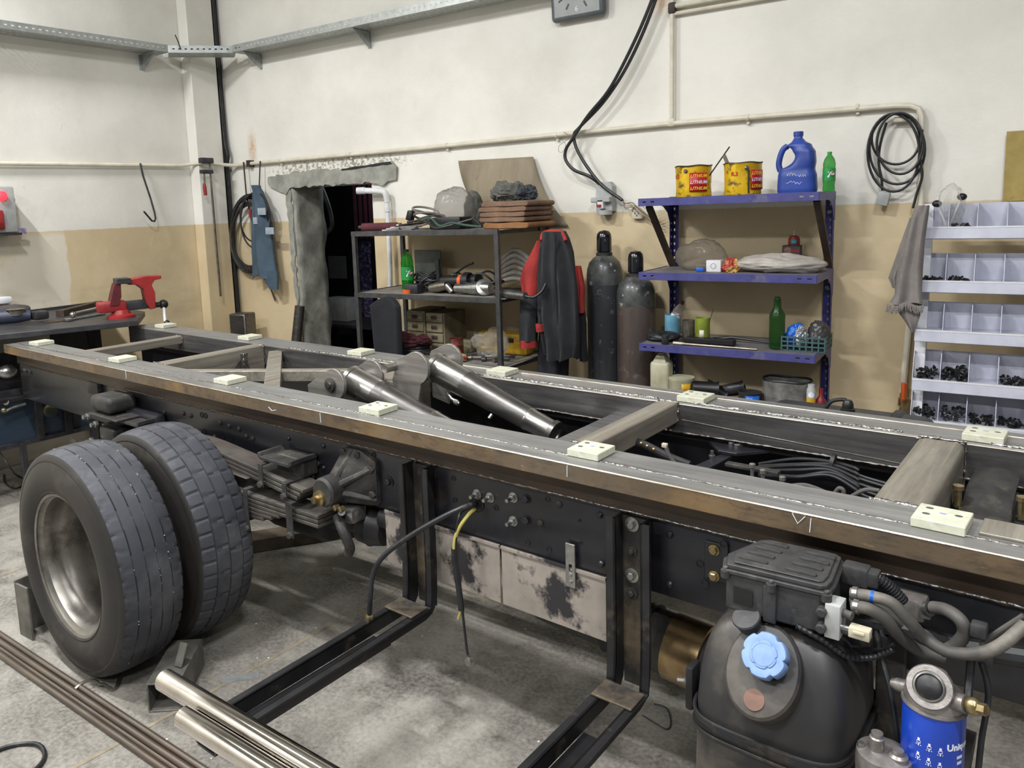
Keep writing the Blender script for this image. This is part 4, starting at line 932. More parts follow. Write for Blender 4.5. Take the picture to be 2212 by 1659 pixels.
part('valve_bar', MB().bb(TV(1565, 1005, 2.4)+V3((0, 0, -.004)), TV(1680, 1024, 2.4)+V3((0, .03, .004))), mCAST, bevel=.002)
for q in ((1625, 1012), (1648, 1025), (1690, 1040)): part('valve_bolt', MB().lathe([(.006, -.03), (.006, .004), (.010, .004), (.010, .015), (.007, .017)], 8, MX.Translation(TV(*q, 2.38))), mALU)
for pts in ([(1705, 1050), (1740, 1048), (1780, 1062), (1800, 1075)], [(1800, 1070), (1812, 1055), (1822, 1060), (1820, 1075)], [(1840, 1072), (1870, 1058), (1900, 1060)]):
    hose([TV(*q, 2.3) for q in pts], .006, mHOSEG, name='air_line')
part('gearbox_occluder', MB().rbox((-.9, 2.38, .70), (.5, .4, .25), .08, 3), mBLACKM); part('gearbox_occluder', MB().rbox((-1.9, 2.4, .74), (.5, .3, .14), .05, 3), mBLACKM)  # unseen bulk added between the rails to keep the gap dark
part('air_reservoir', MB().lathe([(.02, 0), (.09, .02), (.1, .05), (.1, .7), (.09, .73), (.02, .75)], 28, axis_m((-2.1, 2.5, .78), (-1.3, 2.5, .78))), mBLACKM)
pan = part('seat_pan', MB().grid(lambda a, b: V3((-.27+.11*a, 2.1+.56*b, 1.0+.035*max(0, math.tanh((b-.55)*12))-.01*(2*a-1)**2)), 4, 24), mCAST, label='grey pressed steel strip with a bolt hole', solid=.012, bevel=.002)
part('pan_hole', MB().lathe([(.01, 0), (.01, .0022)], 16, MX.Translation(TZ(2124, 1087, 1.005))), mBLACKP, pan)
part('pan_skirt', MB().bb((-.275, 2.1, .9), (-.268, 2.6, .995)).bb((-.166, 2.1, .9), (-.158, 2.6, .995)), mCAST, pan)
for q in ((2070, 1065), (2208, 1090)): part('pan_bolt', MB().lathe([(.009, -.04), (.009, .01), (.014, .01), (.014, .022)], 8, MX.Translation(TV(*q, 2.4))), mBRASS)
part('rail_doubler', MB().bb((-.185, 1.945, 1.1), (.7, 2.04, 1.107)), mSTEELX, bevel=.002)
# far side fuel tank with a sender cable
ft = part('fuel_tank', MB().rbox((-.72, 3.04, .80), (.56, .22, .50), .04, 3), mDKGREY, label='dark grey fuel tank behind the far rail')
part('tank_strap', MB().rbox((-.56, 3.04, .803), (.05, .235, .512), .04, 3), mBLACKM, ft)
c0 = [TV(1780, 888, 2.95), TV(1795, 868, 2.95), TV(1815, 863, 2.95), TV(1828, 864, 2.95)]
h = hose(c0, .007, mHOSE, 'bent black sender cable with a plug', parent=ft, name='sender_cable')
p = TV(1832, 868, 2.95); part('sender_plug', MB().lathe([(.02, -.045), (.024, -.04), (.024, -.025), (.019, -.022), (.019, -.01), (.016, .0), (.012, .006)], 16, MX.Translation(p)), mBLACKP, ft)
# ------------------------------------------------------------------ plastic pads on the rails
def pad(px, py, label, rot=0, hs=True, sx=.106, sy=.104):
    c = TZ(px, py, 1.112); base = V3((c.x, c.y, 1.1005))
    r = root('wear_pad', base, label, 'pad', 'plastic pads on the subframe rails', M=TM)
    R = MX.Translation(base) @ rotm(0, 0, rot)
    mb = MB().rbox((0, 0, .0115), (sx, sy, .022), .0018, 1, R)
    build('slab', mb, mPAD, r)
    if hs:
        for x, y in ((-.03, .028), (-.03, -.012), (.03, .012)):
            build('bolt_hole', MB().lathe([(.0065, .0222), (.0065, .0229)], 12, R @ MX.Translation((x, y, 0)), True, 1.3, 1), mPADHOLE, r)
        build('pen_mark', MB().lathe([(.004, .0224), (.004, .0228)], 10, R @ MX.Translation((0, .008, 0)), True, 2, 1), pm('pen mark', (120, 140, 200), None, .6) if 'pen mark' not in bpy.data.materials else bpy.data.materials['pen mark'], r)
near = [(90, 740, 'leftmost'), (265, 775, 'second from the left'), (497, 820, 'third from the left'), (817, 882, 'third from the right'), (1277, 973, 'second from the right'), (2035, 1122, 'rightmost')]
far = [(358, 703, 'leftmost'), (540, 728, 'second from the left'), (780, 760, 'third from the left'), (1085, 802, 'third from the right'), (1503, 858, 'second from the right'), (2128, 940, 'rightmost')]
for i, (x, y, w_) in enumerate(near): pad(x, y, 'off-white plastic pad on the near rail, %s' % w_, [.1, .05, .04, .03, 0, -.03][i], i > 2)
for i, (x, y, w_) in enumerate(far): pad(x, y, 'off-white plastic pad on the far rail, %s' % w_, [.05, .04, .02, .02, .0, -.02][i], i > 3)
# ------------------------------------------------------------------ things on the floor
def wl(p): return TM @ p                       # truck frame -> world
zc = .4525+.032                                  # the bars rest across the two bracket arms
A = WZ(354, 1468, zc); dch = (WZ(655, 1648, zc)-A).normalized(); sch = V3((dch.y, -dch.x, 0))
thing('chrome_bar', MB().lathe([(.027, 0), (.032, .004), (.032, 1.45)], 40, axis_m(A, A+dch*1.45)), mCHROME, 'polished chrome bar lying across the bracket arms, the one nearer the tyre', 'bar', 'chrome bars')
A = A+dch*.20+sch*.066-V3((0, 0, .002))
thing('chrome_bar', MB().lathe([(.026, 0), (.030, .004), (.030, 1.3)], 40, axis_m(A, A+dch*1.3)), mCHROME, 'polished chrome bar lying across the bracket arms, the one nearer the camera', 'bar', 'chrome bars')
mDUSTST = pm('dusty grey steel', (128, 125, 117), (96, 94, 88), .5, .4, 9, dirt=((66, 62, 58), 7, .56, .7))
# box section stub that carries the bar
a = WZ(357, 1538, 0); b = WZ(410, 1438, 0); L = (b-a).length; M = frame(a, (b-a), (0, 0, 1))
mb = MB(); w2, h = .062, .118
mb.bb((0, 0, -w2), (L, .007, w2), M).bb((0, h-.007, -w2), (L, h, w2), M).bb((0, .007, -w2), (L, h-.007, -w2+.007), M).bb((0, .007, w2-.007), (L, h-.007, w2), M)
thing('steel_box_stub', mb, mDUSTST, 'short open steel box section lying beside the tyre', 'steel offcut', bevel=.002)
# bundle of rods with a wire tie
a = WZ(0, 1392, .012); b = WZ(392, 1659, .012); d = (b-a).normalized(); n_ = V3((-d.y, d.x, 0))
lab = ['steel rod nearest the tyre in the floor bundle', 'second steel rod from the tyre in the floor bundle', 'third steel rod from the tyre in the floor bundle', 'steel rod lowest toward the camera in the floor bundle', 'upper steel rod riding on the bundle, tyre side', 'upper steel rod riding on the bundle, camera side']
offs = [(.036, 0), (.012, 0), (-.012, 0), (-.036, 0), (.024, .0205), (-.004, .0205)]
for (o_, z_), l_ in zip(offs, lab):
    p = a+n_*o_+V3((0, 0, z_)); thing('steel_rod', MB().bar(p-d*1.2, p+d*2.0, .0118, 12), mROD, l_, 'rod', 'rods bundled on the floor')
c = WZ(183, 1497, .0); tie = []
for i in range(15):
    t_ = math.pi*i/14; tie.append(c+n_*.056*math.cos(t_)+V3((0, 0, .004+.042*math.sin(t_))))
tie = [WZ(145, 1509, .004)]+tie[::-1]+[WZ(225, 1478, .02), WZ(247, 1490, .004), WZ(262, 1450, .03), WZ(268, 1428, .06)]
thing('tie_wire', MB().tube(cr(tie, 5), .0065, 6), mTIN, 'twisted flat metal tie round the rod bundle', 'wire')
a_, b_ = WZ(385, 1440, .122), WZ(398, 1388, .2); thing('leaning_flat', MB().bb((-.018, -.003, 0), (.018, .003, (b_-a_).length), axis_m(a_, b_)), mDUSTST, 'short flat steel piece standing up on the box stub', 'steel offcut')
p, q = WZ(481, 1471, 0), WZ(560, 1458, 0); M = axis_m(p, q)
thing('metal_strip', MB().bb((-.022, .0005, 0), (.022, .004, (q-p).length), M), mGALV, 'flat pale metal strip lying on the concrete', 'metal strip')
p = WZ(80, 1368, 0); 
mb = MB().bb((p.x-.06, p.y-.045, 0), (p.x-.05, p.y+.08, .262)).bb((p.x-.05, p.y-.045, 0), (p.x+.05, p.y-.035, .25))
thing('angle_iron_chock', mb, mDUSTST, 'upright piece of angle iron standing behind the outer tyre', 'angle iron', bevel=.002)
p, q = wl(V3((-3.74, 2.2, 0))), wl(V3((-3.25, 2.95, 0))); M = axis_m(p, q)
thing('timber_plank', MB().bb((-.07, .001, 0), (.07, .075, (q-p).length), M), mPLANK, 'dirty timber lying on the floor under the axle', 'timber', bevel=.004)
c = WZ(15, 1655, .008); thing('cable_loop', MB().tube([c+V3((.115*math.cos(t_/30*6.28), .115*math.sin(t_/30*6.28), .002*math.sin(t_))) for t_ in range(30)], .008, 8, closed=True), mHOSE, 'loop of dark cable on the floor at the lower left corner', 'cable')
thing('floor_wire', MB().tube(cr([WZ(1388, 1545, .004), WZ(1412, 1560, .004), WZ(1440, 1575, .004), WZ(1449, 1560, .004), WZ(1440, 1530, .004), WZ(1412, 1520, .004)], 6), .0025, 6), mHOSE, 'thin bent wire on the floor beside the right bracket', 'wire')
# ------------------------------------------------------------------ tool cart at the left behind the tyre
def TUw(px, py, u): return wl(TU(px, py, u))
uS = -5.54
p = TU(52, 1000, uS)
cart = root('glazed_cart', (uS, p.y, 0), 'dark steel framed cart with bluish glass panes behind the tyre', 'cart', M=TM)
def cpart(n, mb, m, **k): return build(n, mb, m, cart, **k)
def cbar(name, a, b, w, m=mDKGREY, dep=.03):
    a, b = V3(a), V3(b); M = axis_m(a, b); cpart(name, MB().bb((-w/2, -w/2, 0), (w/2, w/2, (b-a).length), M), m, bevel=.002)
la, lb = TU(-120, 998, uS), TU(208, 919, uS); ta, tb = TU(-120, 877, uS), TU(150, 824, uS)
cbar('lower_rail', la, lb, .03); cbar('upper_rail', ta, tb, .045)
tb2, ta2 = TU(110, 806, uS-.25), TU(-120, 848, uS-.25); cbar('upper_rail', ta2, tb2, .03); cbar('upper_rail', ta2+V3((.1, 0, .01)), tb2+V3((.1, 0, .01)), .02)
cbar('post', TU(78, 845, uS), TU(88, 947, uS), .045); cbar('post', TU(138, 828, uS), TU(148, 935, uS), .05, mFRAME); cbar('post', TU(157, 818, uS-.03), TU(163, 930, uS-.03), .05, mFRAME)
pl = TU(48, 957, uS); cbar('leg', pl, V3((pl.x, pl.y, 0)), .035); pl = TU(200, 920, uS); cbar('leg', pl, V3((pl.x, pl.y, 0)), .035); pl = TU(-100, 993, uS); cbar('leg', pl, V3((pl.x, pl.y, 0)), .035)
g = [TU(-100, 880, uS-.02), TU(78, 848, uS-.02), TU(86, 948, uS-.02), TU(-100, 985, uS-.02)]
cpart('glass_pane', MB().add([*g, *[q+V3((-.006, 0, 0)) for q in g]], [(0, 1, 2, 3), (7, 6, 5, 4), (0, 4, 5, 1), (1, 5, 6, 2), (2, 6, 7, 3), (3, 7, 4, 0)]), mGLASSB)
g = [TU(92, 880, uS-.02), TU(205, 885, uS-.02), TU(205, 918, uS-.02), TU(95, 945, uS-.02)]
cpart('glass_pane', MB().add([*g, *[q+V3((-.006, 0, 0)) for q in g]], [(0, 1, 2, 3), (7, 6, 5, 4), (0, 4, 5, 1), (1, 5, 6, 2), (2, 6, 7, 3), (3, 7, 4, 0)]), mGLASSB)
cpart('back_panel', MB().bb((uS-.5, TU(-100, 900, uS).y, .3), (uS-.49, TU(205, 900, uS).y, .95)), mDKGREY)
cpart('shelf', MB().bb((uS-.5, TU(-100, 900, uS).y, .40), (uS-.03, TU(205, 900, uS).y, .41)), mDKGREY)
p = TU(105, 886, uS-.1); thing('round_lamp_cap', MB().lathe([(.03, 0), (.045, .02), (.04, .05), (.02, .06)], 16, axis_m(wl(p), wl(p+V3((.05, 0, .0))))), mYCARD, 'small yellowish round cap behind the cart post', 'cap')
vb = root('gas_valve_set', wl(TU(40, 870, uS+.03)), 'small metal valve set with a red tip hanging on the cart', 'valve'); 
def vbp(n, mb, m): build(n, mb, m, vb)
P_ = lambda x, y: wl(TU(x, y, uS+.05))
vbp('valve_body', MB().tube([P_(-10, 868), P_(50, 858)], .022, 12), mBLACKM); vbp('valve_tip', MB().tube([P_(50, 858), P_(62, 855)], .013, 12), mGALV); vbp('red_tip', MB().tube([P_(62, 855), P_(72, 853)], .011, 12), mORANGE)
vbp('valve_knob', MB().lathe([(.02, 0), (.024, .008), (.01, .012)], 14, axis_m(P_(13, 867), P_(13, 867)+V3((.2, -.3, 0)))), mZINC); vbp('valve_lever', MB().tube(cr([P_(8, 890), P_(28, 880), P_(55, 872)], 5), .01, 8), mZINC); vbp('valve_nut', MB().ball(P_(8, 886), .018, 10, 8), mBRASS)
thing('trailing_cable', MB().tube(cr([wl(TU(-20, 950, uS+.05)), wl(TU(5, 985, uS+.05)), WZ(25, 1015, .25), WZ(38, 1028, .05), WZ(60, 1040, .006), WZ(35, 1055, .006), WZ(12, 1045, .006), WZ(8, 1025, .006)], 6), .006, 8), mHOSE, 'dark cable trailing from the cart to the floor', 'cable')
# ------------------------------------------------------------------ workbench with vise at the left wall
bz = 1.165
f0, f1 = WZ(-120, 734, bz), WZ(298, 692, bz)
poly = [(f0.x, f0.y), (f1.x, f1.y), (-5.3, 3.42), (-6.2, 3.6), (-6.22, f0.y+.05)]
wb = root('workbench', (-5.9, 3.0, 0), 'dark steel workbench along the left wall', 'workbench')
build('top', MB().prism(poly, bz-.038, bz), mBENCH, wb, bevel=.004)
build('back_lip', MB().bb((-6.24, f0.y, bz), (-6.21, 3.6, bz+.02)), mBENCH, wb)
for x, y in ((-5.5, 3.12), (-6.15, 3.5), (-6.15, 2.2), (-5.62, 2.2)): build('leg', MB().bb((x-.03, y-.03, 0), (x+.03, y+.03, bz-.038)), mBLACKM, wb)
build('side_sheet', MB().bb((-6.1, 3.10, .35), (-5.56, 3.12, bz-.05)), mBENCH, wb)
# vise
vp = WZ(262, 686, bz); vd = V3((.36, .93, 0)).normalized(); vn = V3((vd.y, -vd.x, 0))   # jaw travel direction, across
M = MX(((vd.x, -vn.x, 0, vp.x), (vd.y, -vn.y, 0, vp.y), (0, 0, 1, vp.z), (0, 0, 0, 1))) @ MX.Scale(.95, 4)
vs = root('bench_vise', vp, 'red bench vise with steel jaws on the end of the workbench', 'vise')
build('base', MB().lathe([(.10, 0), (.10, .02), (.07, .03), (.06, .06)], 24, M), mREDP, vs)
build('body', MB().rbox((-.06, 0, .09), (.2, .1, .08), .015, 2, M), mREDP, vs)
build('slide', MB().rbox((.08, 0, .085), (.22, .075, .07), .01, 2, M), mDKGREY, vs)
build('rear_jaw', MB().prism([(-.08, .1), (-.02, .1), (.005, .16), (.01, .26), (-.03, .26), (-.05, .2)], -.06, .06, M @ MX.Rotation(math.pi/2, 4, 'X')), pm('dark vise red', (96, 22, 30), (70, 18, 24), .5), vs)
build('front_jaw', MB().prism([(.20, .045), (.24, .05), (.245, .17), (.225, .23), (.25, .265), (.3, .272), (.3, .295), (.2, .3), (.06, .285), (.06, .245), (.12, .24), (.165, .2), (.175, .1)], -.06, .06, M @ MX.Rotation(math.pi/2, 4, 'X')), mREDP, vs, bevel=.005)
build('jaw_plate', MB().rbox((.03, 0, .275), (.1, .15, .04), .004, 1, M), mDKGREY, vs)
build('screw', MB().bar(M @ V3((.2, 0, .07)), M @ V3((.31, 0, .07)), .02, 14), mBLACKM, vs); build('screw_head', MB().ball(M @ V3((.31, 0, .07)), .034, 14, 10), mBLACKM, vs)
build('handle', MB().bar(M @ V3((.31, .0, .1)), M @ V3((.30, -.05, -.06)), .011, 10), mWHITEE, vs); build('handle_ball', MB().ball(M @ V3((.31, -.055, -.07)), .022, 10, 8), mBLACKP, vs)
# tools on the bench
def onb(x, y): return WZ(x, y, bz)
a, b = onb(110, 693), onb(235, 664); 
thing('socket_wrench', MB().bar(onb(162, 683)+V3((0, 0, .018)), onb(225, 668)+V3((0, 0, .018)), .014, 12).ball(onb(158, 686)+V3((0, 0, .02)), .022, 10, 8), mCHROME, 'bright socket wrench lying beside the vise', 'wrench')
thing('spanner', MB().bar(onb(150, 694)+V3((0, 0, .01)), onb(226, 680)+V3((0, 0, .01)), .009, 8).rbox(onb(148, 694)+V3((0, 0, .011)), (.06, .05, .02), .005), mZINC, 'thin steel spanner on the bench nearest the edge', 'spanner')
thing('flat_bar', MB().bb((-.03, .001, 0), (.03, .045, 1), axis_m(onb(130, 684), onb(215, 662)) @ MX.Diagonal((1, 1, (onb(130, 684)-onb(215, 662)).length, 1))), mBROWNB, 'dull flat bar lying behind the wrenches', 'flat bar')
p = onb(118, 694); thing('grinding_disc', MB().lathe([(.012, .001), (.075, .001), (.075, .005), (.012, .006)], 28, MX.Translation(p)), mBROWNB, 'thin brown cutting disc lying flat on the bench', 'disc')
gr = root('angle_grinder', onb(30, 700), 'dark angle grinder lying at the left end of the bench', 'grinder'); p = onb(30, 700)
build('body', MB().tube([p+V3((-.1, -.12, .05)), p+V3((.0, .02, .055)), p+V3((.04, .1, .05))], [.045, .05, .035], 14), pm('dark blue tool plastic', (52, 58, 76), (40, 46, 62), .5), gr); build('head', MB().rbox(p+V3((.06, .15, .045)), (.09, .1, .06), .015), mDKGREY, gr); build('disc', MB().lathe([(.0, .1), (.06, .1), (.06, .104), (0, .105)], 24, MX.Translation(p+V3((.01, .02, 0)))), mTIN, gr); build('guard', MB().lathe([(.05, .06), (.05, .095), (.02, .1)], 20, MX.Translation(p+V3((.01, .02, 0)))), mTIN, gr)
p = onb(50, 685); thing('machine_cover', MB().rbox(p+V3((-.06, -.12, .045)), (.22, .34, .09), .03), pm('dusty dark cover', (78, 72, 74), (60, 56, 58), .6), 'dusty dark tool case on the bench behind the grinder', 'tool case')
p = onb(10, 688); thing('foam_block', MB().rbox(p+V3((-.15, -.02, .125)), (.16, .25, .05), .01), mWHITEE, 'cream foam block lying on the tool case', 'block')
# ------------------------------------------------------------------ pipes, trays and cables on the walls
cp_ = root('conduit_pipe', (-4, 4.97, 2.33), 'cream painted conduit running round both walls', 'pipe')
def cpp(n, pts, r=.015, sm=0, m=mCREAM): build(n, MB().tube(cr(pts, 6) if sm else pts, r, 10), m, cp_)
xw = XL+.03
cpp('pipe_run', [(xw, -1, 2.30), (xw, 2.9, 2.305), (xw, 4.50, 2.325), (xw+.05, 4.60, 2.34), (xw+.13, 4.64, 2.345), (xw+.135, 4.86, 2.335), (xw+.2, 4.955, 2.325), (-5.75, 4.965, 2.33), (-3.85, 4.965, 2.325), (-1.78, 4.965, 2.335), (-.52, 4.965, 2.318), (-.44, 4.965, 2.31), (-.40, 4.965, 2.29), (-.385, 4.965, 2.25), (-.37, 4.965, 1.8), (-.42, 4.965, .7), (-.42, 4.965, .1)], .0165)
cpp('riser', [(-1.773, 4.968, 2.335), (-1.765, 4.968, 5.15)], .013)
cpp('branch', [(-1.76, 4.965, 3.05), (2.5, 4.965, 3.04)], .016); cpp('branch', [(-1.76, 4.97, 3.005), (2.5, 4.97, 2.995)], .012)
for x in (-5.4, -4.55, -3.55, -2.6, -1.3, -.7): build('pipe_clip', MB().lathe([(.02, -.008), (.02, .008)], 12, axis_m((x, 4.965, 2.327), (x+1, 4.965, 2.327))).bb((x-.008, 4.972, 2.29), (x+.008, 4.999, 2.31)), mCREAM, cp_)
build('tee', MB().rbox((-1.775, 4.968, 2.34), (.05, .04, .05), .012), mCREAM, cp_); build('tee', MB().rbox((-1.77, 4.968, 3.04), (.05, .05, .07), .015), mBROWNB, cp_); build('bracket_stub', MB().bb((-5.83, 4.94, 2.3), (-5.79, 5.0, 2.36)), mBROWNB, cp_)
def tray(nm, a, b, nrm, wdt, label, face=.06, T=.0025, pitch=.05):
    """perforated cable tray from a to b (lower front edge); nrm points from the front edge to the wall"""
    a, b = V3(a), V3(b); d = (b-a).normalized(); L = (b-a).length; nrm = V3(nrm)
    r = root(nm, (a+b)/2, label, 'cable tray')
    n = int(L/pitch)-1; hs = [(pitch*(i+.75), pitch*(i+.75)+.02, face*.5-.004, face*.5+.006) for i in range(n)]
    build('front_flange', MB().holed(L, face, T, hs, frame(a, d, (0, 0, 1))), mGALV, r)
    hb = []
    for k in (.25, .7): hb += [(pitch*(i+.75), pitch*(i+.75)+.02, wdt*k, wdt*k+.008) for i in range(n)]
    build('bottom_sheet', MB().holed(L, wdt, T, hb, frame(a, d, nrm)), mGALV, r)
    build('back_flange', MB().holed(L, face, T, [], frame(a+nrm*wdt, d, (0, 0, 1))), mGALV, r)
    return r
def tbr(r, p, nrm, wdt):
    """triangular bracket under a tray, p = point at the wall below the tray"""
    p = V3(p); nrm = V3(nrm); s = nrm.cross(V3((0, 0, 1)))
    M = frame(p, -nrm, (0, 0, 1))
    build('bracket', MB().prism([(0, 0), (0, -.13), (.03, -.13), (wdt*.95, -.012), (wdt*.95, 0)], -.014, -.011, M).bb((0, -.13, -.014), (.003, 0, .014), M).bb((0, -.003, -.014), (wdt, 0, .014), M), mGALV, r)
tl_ = tray('cable_tray', (-6.02, .5, 3.21), (-6.02, 4.36, 3.275), (-1, 0, 0), .2, 'galvanised perforated cable tray along the left wall'); 
tb_ = tray('cable_tray', (-5.70, 4.77, 3.287), (-1.2, 4.77, 3.28), (0, 1, 0), .19, 'galvanised perforated cable tray along the back wall')
tc_ = tray('cable_tray', (-6.02, 4.34, 3.27), (-5.69, 4.80, 3.285), V3((-.91, .41, 0)), .22, 'short galvanised corner piece of cable tray')
tbr(tl_, (XL, 4.22, 3.265), (-1, 0, 0), .21); tbr(tl_, (XL, 2.0, 3.23), (-1, 0, 0), .21); tbr(tb_, (-4.3, 5, 3.285), (0, 1, 0), .21); tbr(tb_, (-5.6, 5, 3.287), (0, 1, 0), .21)
thing('tray_cable', MB().tube(cr([(-6.1, 3.6, 3.275), (-6.08, 4.3, 3.30), (-5.85, 4.7, 3.335), (-5.6, 4.86, 3.325), (-4.8, 4.87, 3.30)], 8), .014, 8), mHOSE, 'black cable lying in the corner of the cable tray', 'cable')
thing('tray_wire', MB().tube(cr([WX(378, 75, -5.9), WX(384, 88, -5.9), WX(388, 100, -5.92), WX(390, 106, -5.95)], 4), .005, 6), mHOSE, 'short black wire end sticking up out of the tray', 'wire')
thing('corner_cable', MB().tube(cr([(-6.13, 4.95, 5.1), (-6.13, 4.95, 3.3), (-6.12, 4.95, 2.6), (-6.08, 4.94, 2.42), (-6.12, 4.95, 2.2), (-6.125, 4.95, .9)], 8), .018, 8), mHOSE, 'thick black cable running down the corner', 'cable')
thing('steel_hook', MB().tube([WX(303, 353, -6.20), WX(305, 362, -6.19), WX(309, 380, -6.185), WX(325, 428, -6.17), WX(334, 460, -6.16), WX(336, 472, -6.15), WX(334, 478, -6.14), WX(328, 477, -6.13), WX(311, 457, -6.08)], .008, 8), mDKGREY, 'long bent steel hook hung on the left wall conduit', 'hook')
bc = root('bar_clamp', (-6.05, 4.66, 1.1), 'long bar clamp with a red handle hanging on the pilaster', 'clamp')
P_ = lambda x, y, X=-6.02: WX(x, y, X)
build('bar', MB().tube([P_(453, 350), P_(458, 420), P_(466, 520), P_(477, 640)], .011, 6), mTIN, bc)
build('fixed_jaw', MB().rbox(P_(445, 347), (.06, .13, .05), .008), mDKGREY, bc); build('sliding_jaw', MB().rbox(P_(446, 371), (.05, .12, .035), .006), mDKGREY, bc)
build('screw', MB().bar(P_(441, 372), P_(442, 396), .009, 8), mTIN, bc); build('handle', MB().tube([P_(441, 396), P_(442, 404), P_(444, 422)], [.012, .017, .015], 10), mREDP, bc)
# control box with red pilot lamp at the left edge
cb = root('control_box', (XL+.1, 2.65, 1.8), 'white control box with a glowing red lamp at the left edge', 'control box')
build('box', MB().rbox((XL+.09, 2.70, 1.96), (.18, .5, .34), .015), mGREYBX, cb)
p = WX(4, 423, XL+.185); build('pilot_lamp', MB().lathe([(.035, 0), (.033, .02), (.02, .028), (0, .03)], 20, axis_m((XL+.18, p.y, p.z), (XL+1, p.y, p.z))), mREDLED, cb)
p = WX(-2, 475, XL+.185); build('red_switch', MB().rbox((XL+.19, p.y-.02, p.z), (.04, .1, .14), .012), mREDP, cb)
for y in (432, 465): p = WX(22, y, XL+.1); build('yellow_button', MB().lathe([(.022, 0), (.022, .03), (.012, .034)], 14, axis_m((XL+.1, 2.945, p.z), (XL+.1, 3.2, p.z))), mYTOOL, cb)
build('tag', MB().bb((XL+.12, 2.95, 1.775), (XL+.125, 3.03, 1.82), MX.Translation((0, 0, 0))), pm('violet tag', (120, 96, 140), (190, 180, 200), .5), cb); build('plinth', MB().bb((XL, 2.4, 1.77), (XL+.2, 2.96, 1.788)), mDKGREY, cb)
# clock
ck = root('square_clock', (-2.41, 4.98, 3.08), 'square grey wall clock tilted forward high on the wall', 'clock')
Mk = MX.Translation((-2.41, 4.985, 3.075)) @ rotm(.06, .0, 0) @ frame((0, 0, 0), (1, 0, 0), (0, 0, 1))
build('case', MB().rbox((0, .2, .03), (.395, .4, .06), .03, 3, Mk), pm('grey clock case', (92, 98, 100), (78, 84, 86), .4), ck)
build('face', MB().bb((-.165, .03, .06), (.165, .37, .0615), Mk), pm('grey clock face', (150, 154, 152), (140, 144, 143), .35), ck)
for k in range(12):
    a_ = k*math.pi/6; Mr = Mk @ MX.Translation((0, .2, .062)) @ MX.Rotation(-a_, 4, 'Z')
    if k == 6: 
        t_ = text_mb('6', .05); t_.v = [Mk @ (V3((0, .065, .0625))+q) for q in t_.v]; build('numeral', t_, mWPRINT, ck)
    else: build('hour_mark', MB().bb((-.006, .11, 0), (.006, .15, .001), Mr), mDKGREY, ck)
for a_, L_, w_ in ((.6, .09, .006), (2.1, .13, .004)): build('hand', MB().bb((-w_, -.015, .002), (w_, L_, .0035), Mk @ MX.Translation((0, .2, .062)) @ MX.Rotation(a_, 4, 'Z')), mDKGREY, ck)
# hanging supply cables and sockets
def wc(name, pts, r, m, label, cat, Y=4.93, n=8): return thing(name, MB().tube(cr([WY(p[0], p[1], p[2] if len(p) > 2 else Y) for p in pts], 8), r, n), m, label, cat)
wc('supply_cable', [(1425, -60), (1408, 0), (1370, 90), (1318, 190), (1270, 250), (1240, 295), (1223, 322), (1222, 345), (1240, 367), (1275, 382), (1300, 402, 4.95)], .0115, mHOSE, 'black supply cable ending in the breaker socket box', 'cable', 4.9)
wc('supply_cable', [(1432, -60), (1416, 0), (1385, 80), (1345, 160), (1300, 225), (1252, 275), (1240, 292), (1246, 322), (1268, 360), (1300, 400), (1338, 428), (1343, 432)], .0115, mHOSE, 'black supply cable ending in loose wires beside the rack', 'cable', 4.915)
wc('thin_wire', [(1217, 285), (1225, 290), (1228, 300), (1220, 306), (1208, 315), (1207, 327), (1215, 328), (1222, 315), (1218, 306)], .0018, mTIN, 'thin curled wire hanging off the conduit', 'wire', 4.94, 5)
rnd = random.Random(9)
for k, cmat in enumerate((mPVC, mPVC, mYEL, mGREYC, pm('pink wire', (190, 150, 140), None, .5), mTIN)):
    pts = [(1341+k, 431), (1352+rnd.uniform(-3, 3), 433+3*k+rnd.uniform(-4, 4)), (1366, 436+2*k+rnd.uniform(-5, 5)), (1382, 442+4*k), (1396, 455+3*k+rnd.uniform(-4, 4)), (1412+rnd.uniform(-4, 4), 468+3*k), (1428, 462+6*k)]
    wc('loose_wire', pts, .0028, cmat, '%s loose wire in the tangle beside the blue rack' % ['topmost white', 'second white', 'thin yellow', 'dull grey', 'pinkish', 'lowest bare metal'][k], 'wire', 4.94-.004*k, 5)['group'] = 'loose wires beside the blue rack'
sb = root('socket_box', (-2.23, 4.95, 1.79), 'grey industrial socket box with a red breaker', 'socket box'); p = WY(1306, 425, 4.94)
Ms = MX.Translation((p.x, 5.0, p.z)) @ frame((0, 0, 0), (1, 0, 0), (0, 0, 1))
build('back_box', MB().prism([(-.06, -.1), (.06, -.1), (.06, .07), (.035, .1), (-.035, .1), (-.06, .06)], 0, .07, Ms), mGREYBX, sb, bevel=.006); build('lid', MB().rbox((-.01, -.02, .085), (.14, .035, .06), .006, 1, Ms), mGREYBX, sb)
build('breaker', MB().rbox((-.01, -.05, .09), (.045, .06, .05), .004, 1, Ms), mWHITEE, sb); build('red_toggle', MB().rbox((-.015, -.06, .118), (.03, .018, .01), .002, 1, Ms), mREDP, sb); build('socket_cup', MB().lathe([(.05, 0), (.052, .03), (.045, .032)], 20, Ms @ MX.Translation((0, -.09, .06)) @ rotm(math.pi/2)), mGREYBX, sb)
so = root('power_outlet', (-1.99, 4.98, 1.74), 'small ivory wall outlet beside the blue rack', 'outlet'); p = WY(1377, 459, 4.97)
build('plate', MB().rbox((p.x, 4.978, p.z), (.075, .044, .085), .008), mIVORY, so); build('cover_arc', MB().tube([(p.x+.033*math.cos(t_), 4.95, p.z+.01+.033*math.sin(t_)) for t_ in [math.pi*i/12 for i in range(13)]], .006, 6), mIVORY, so)
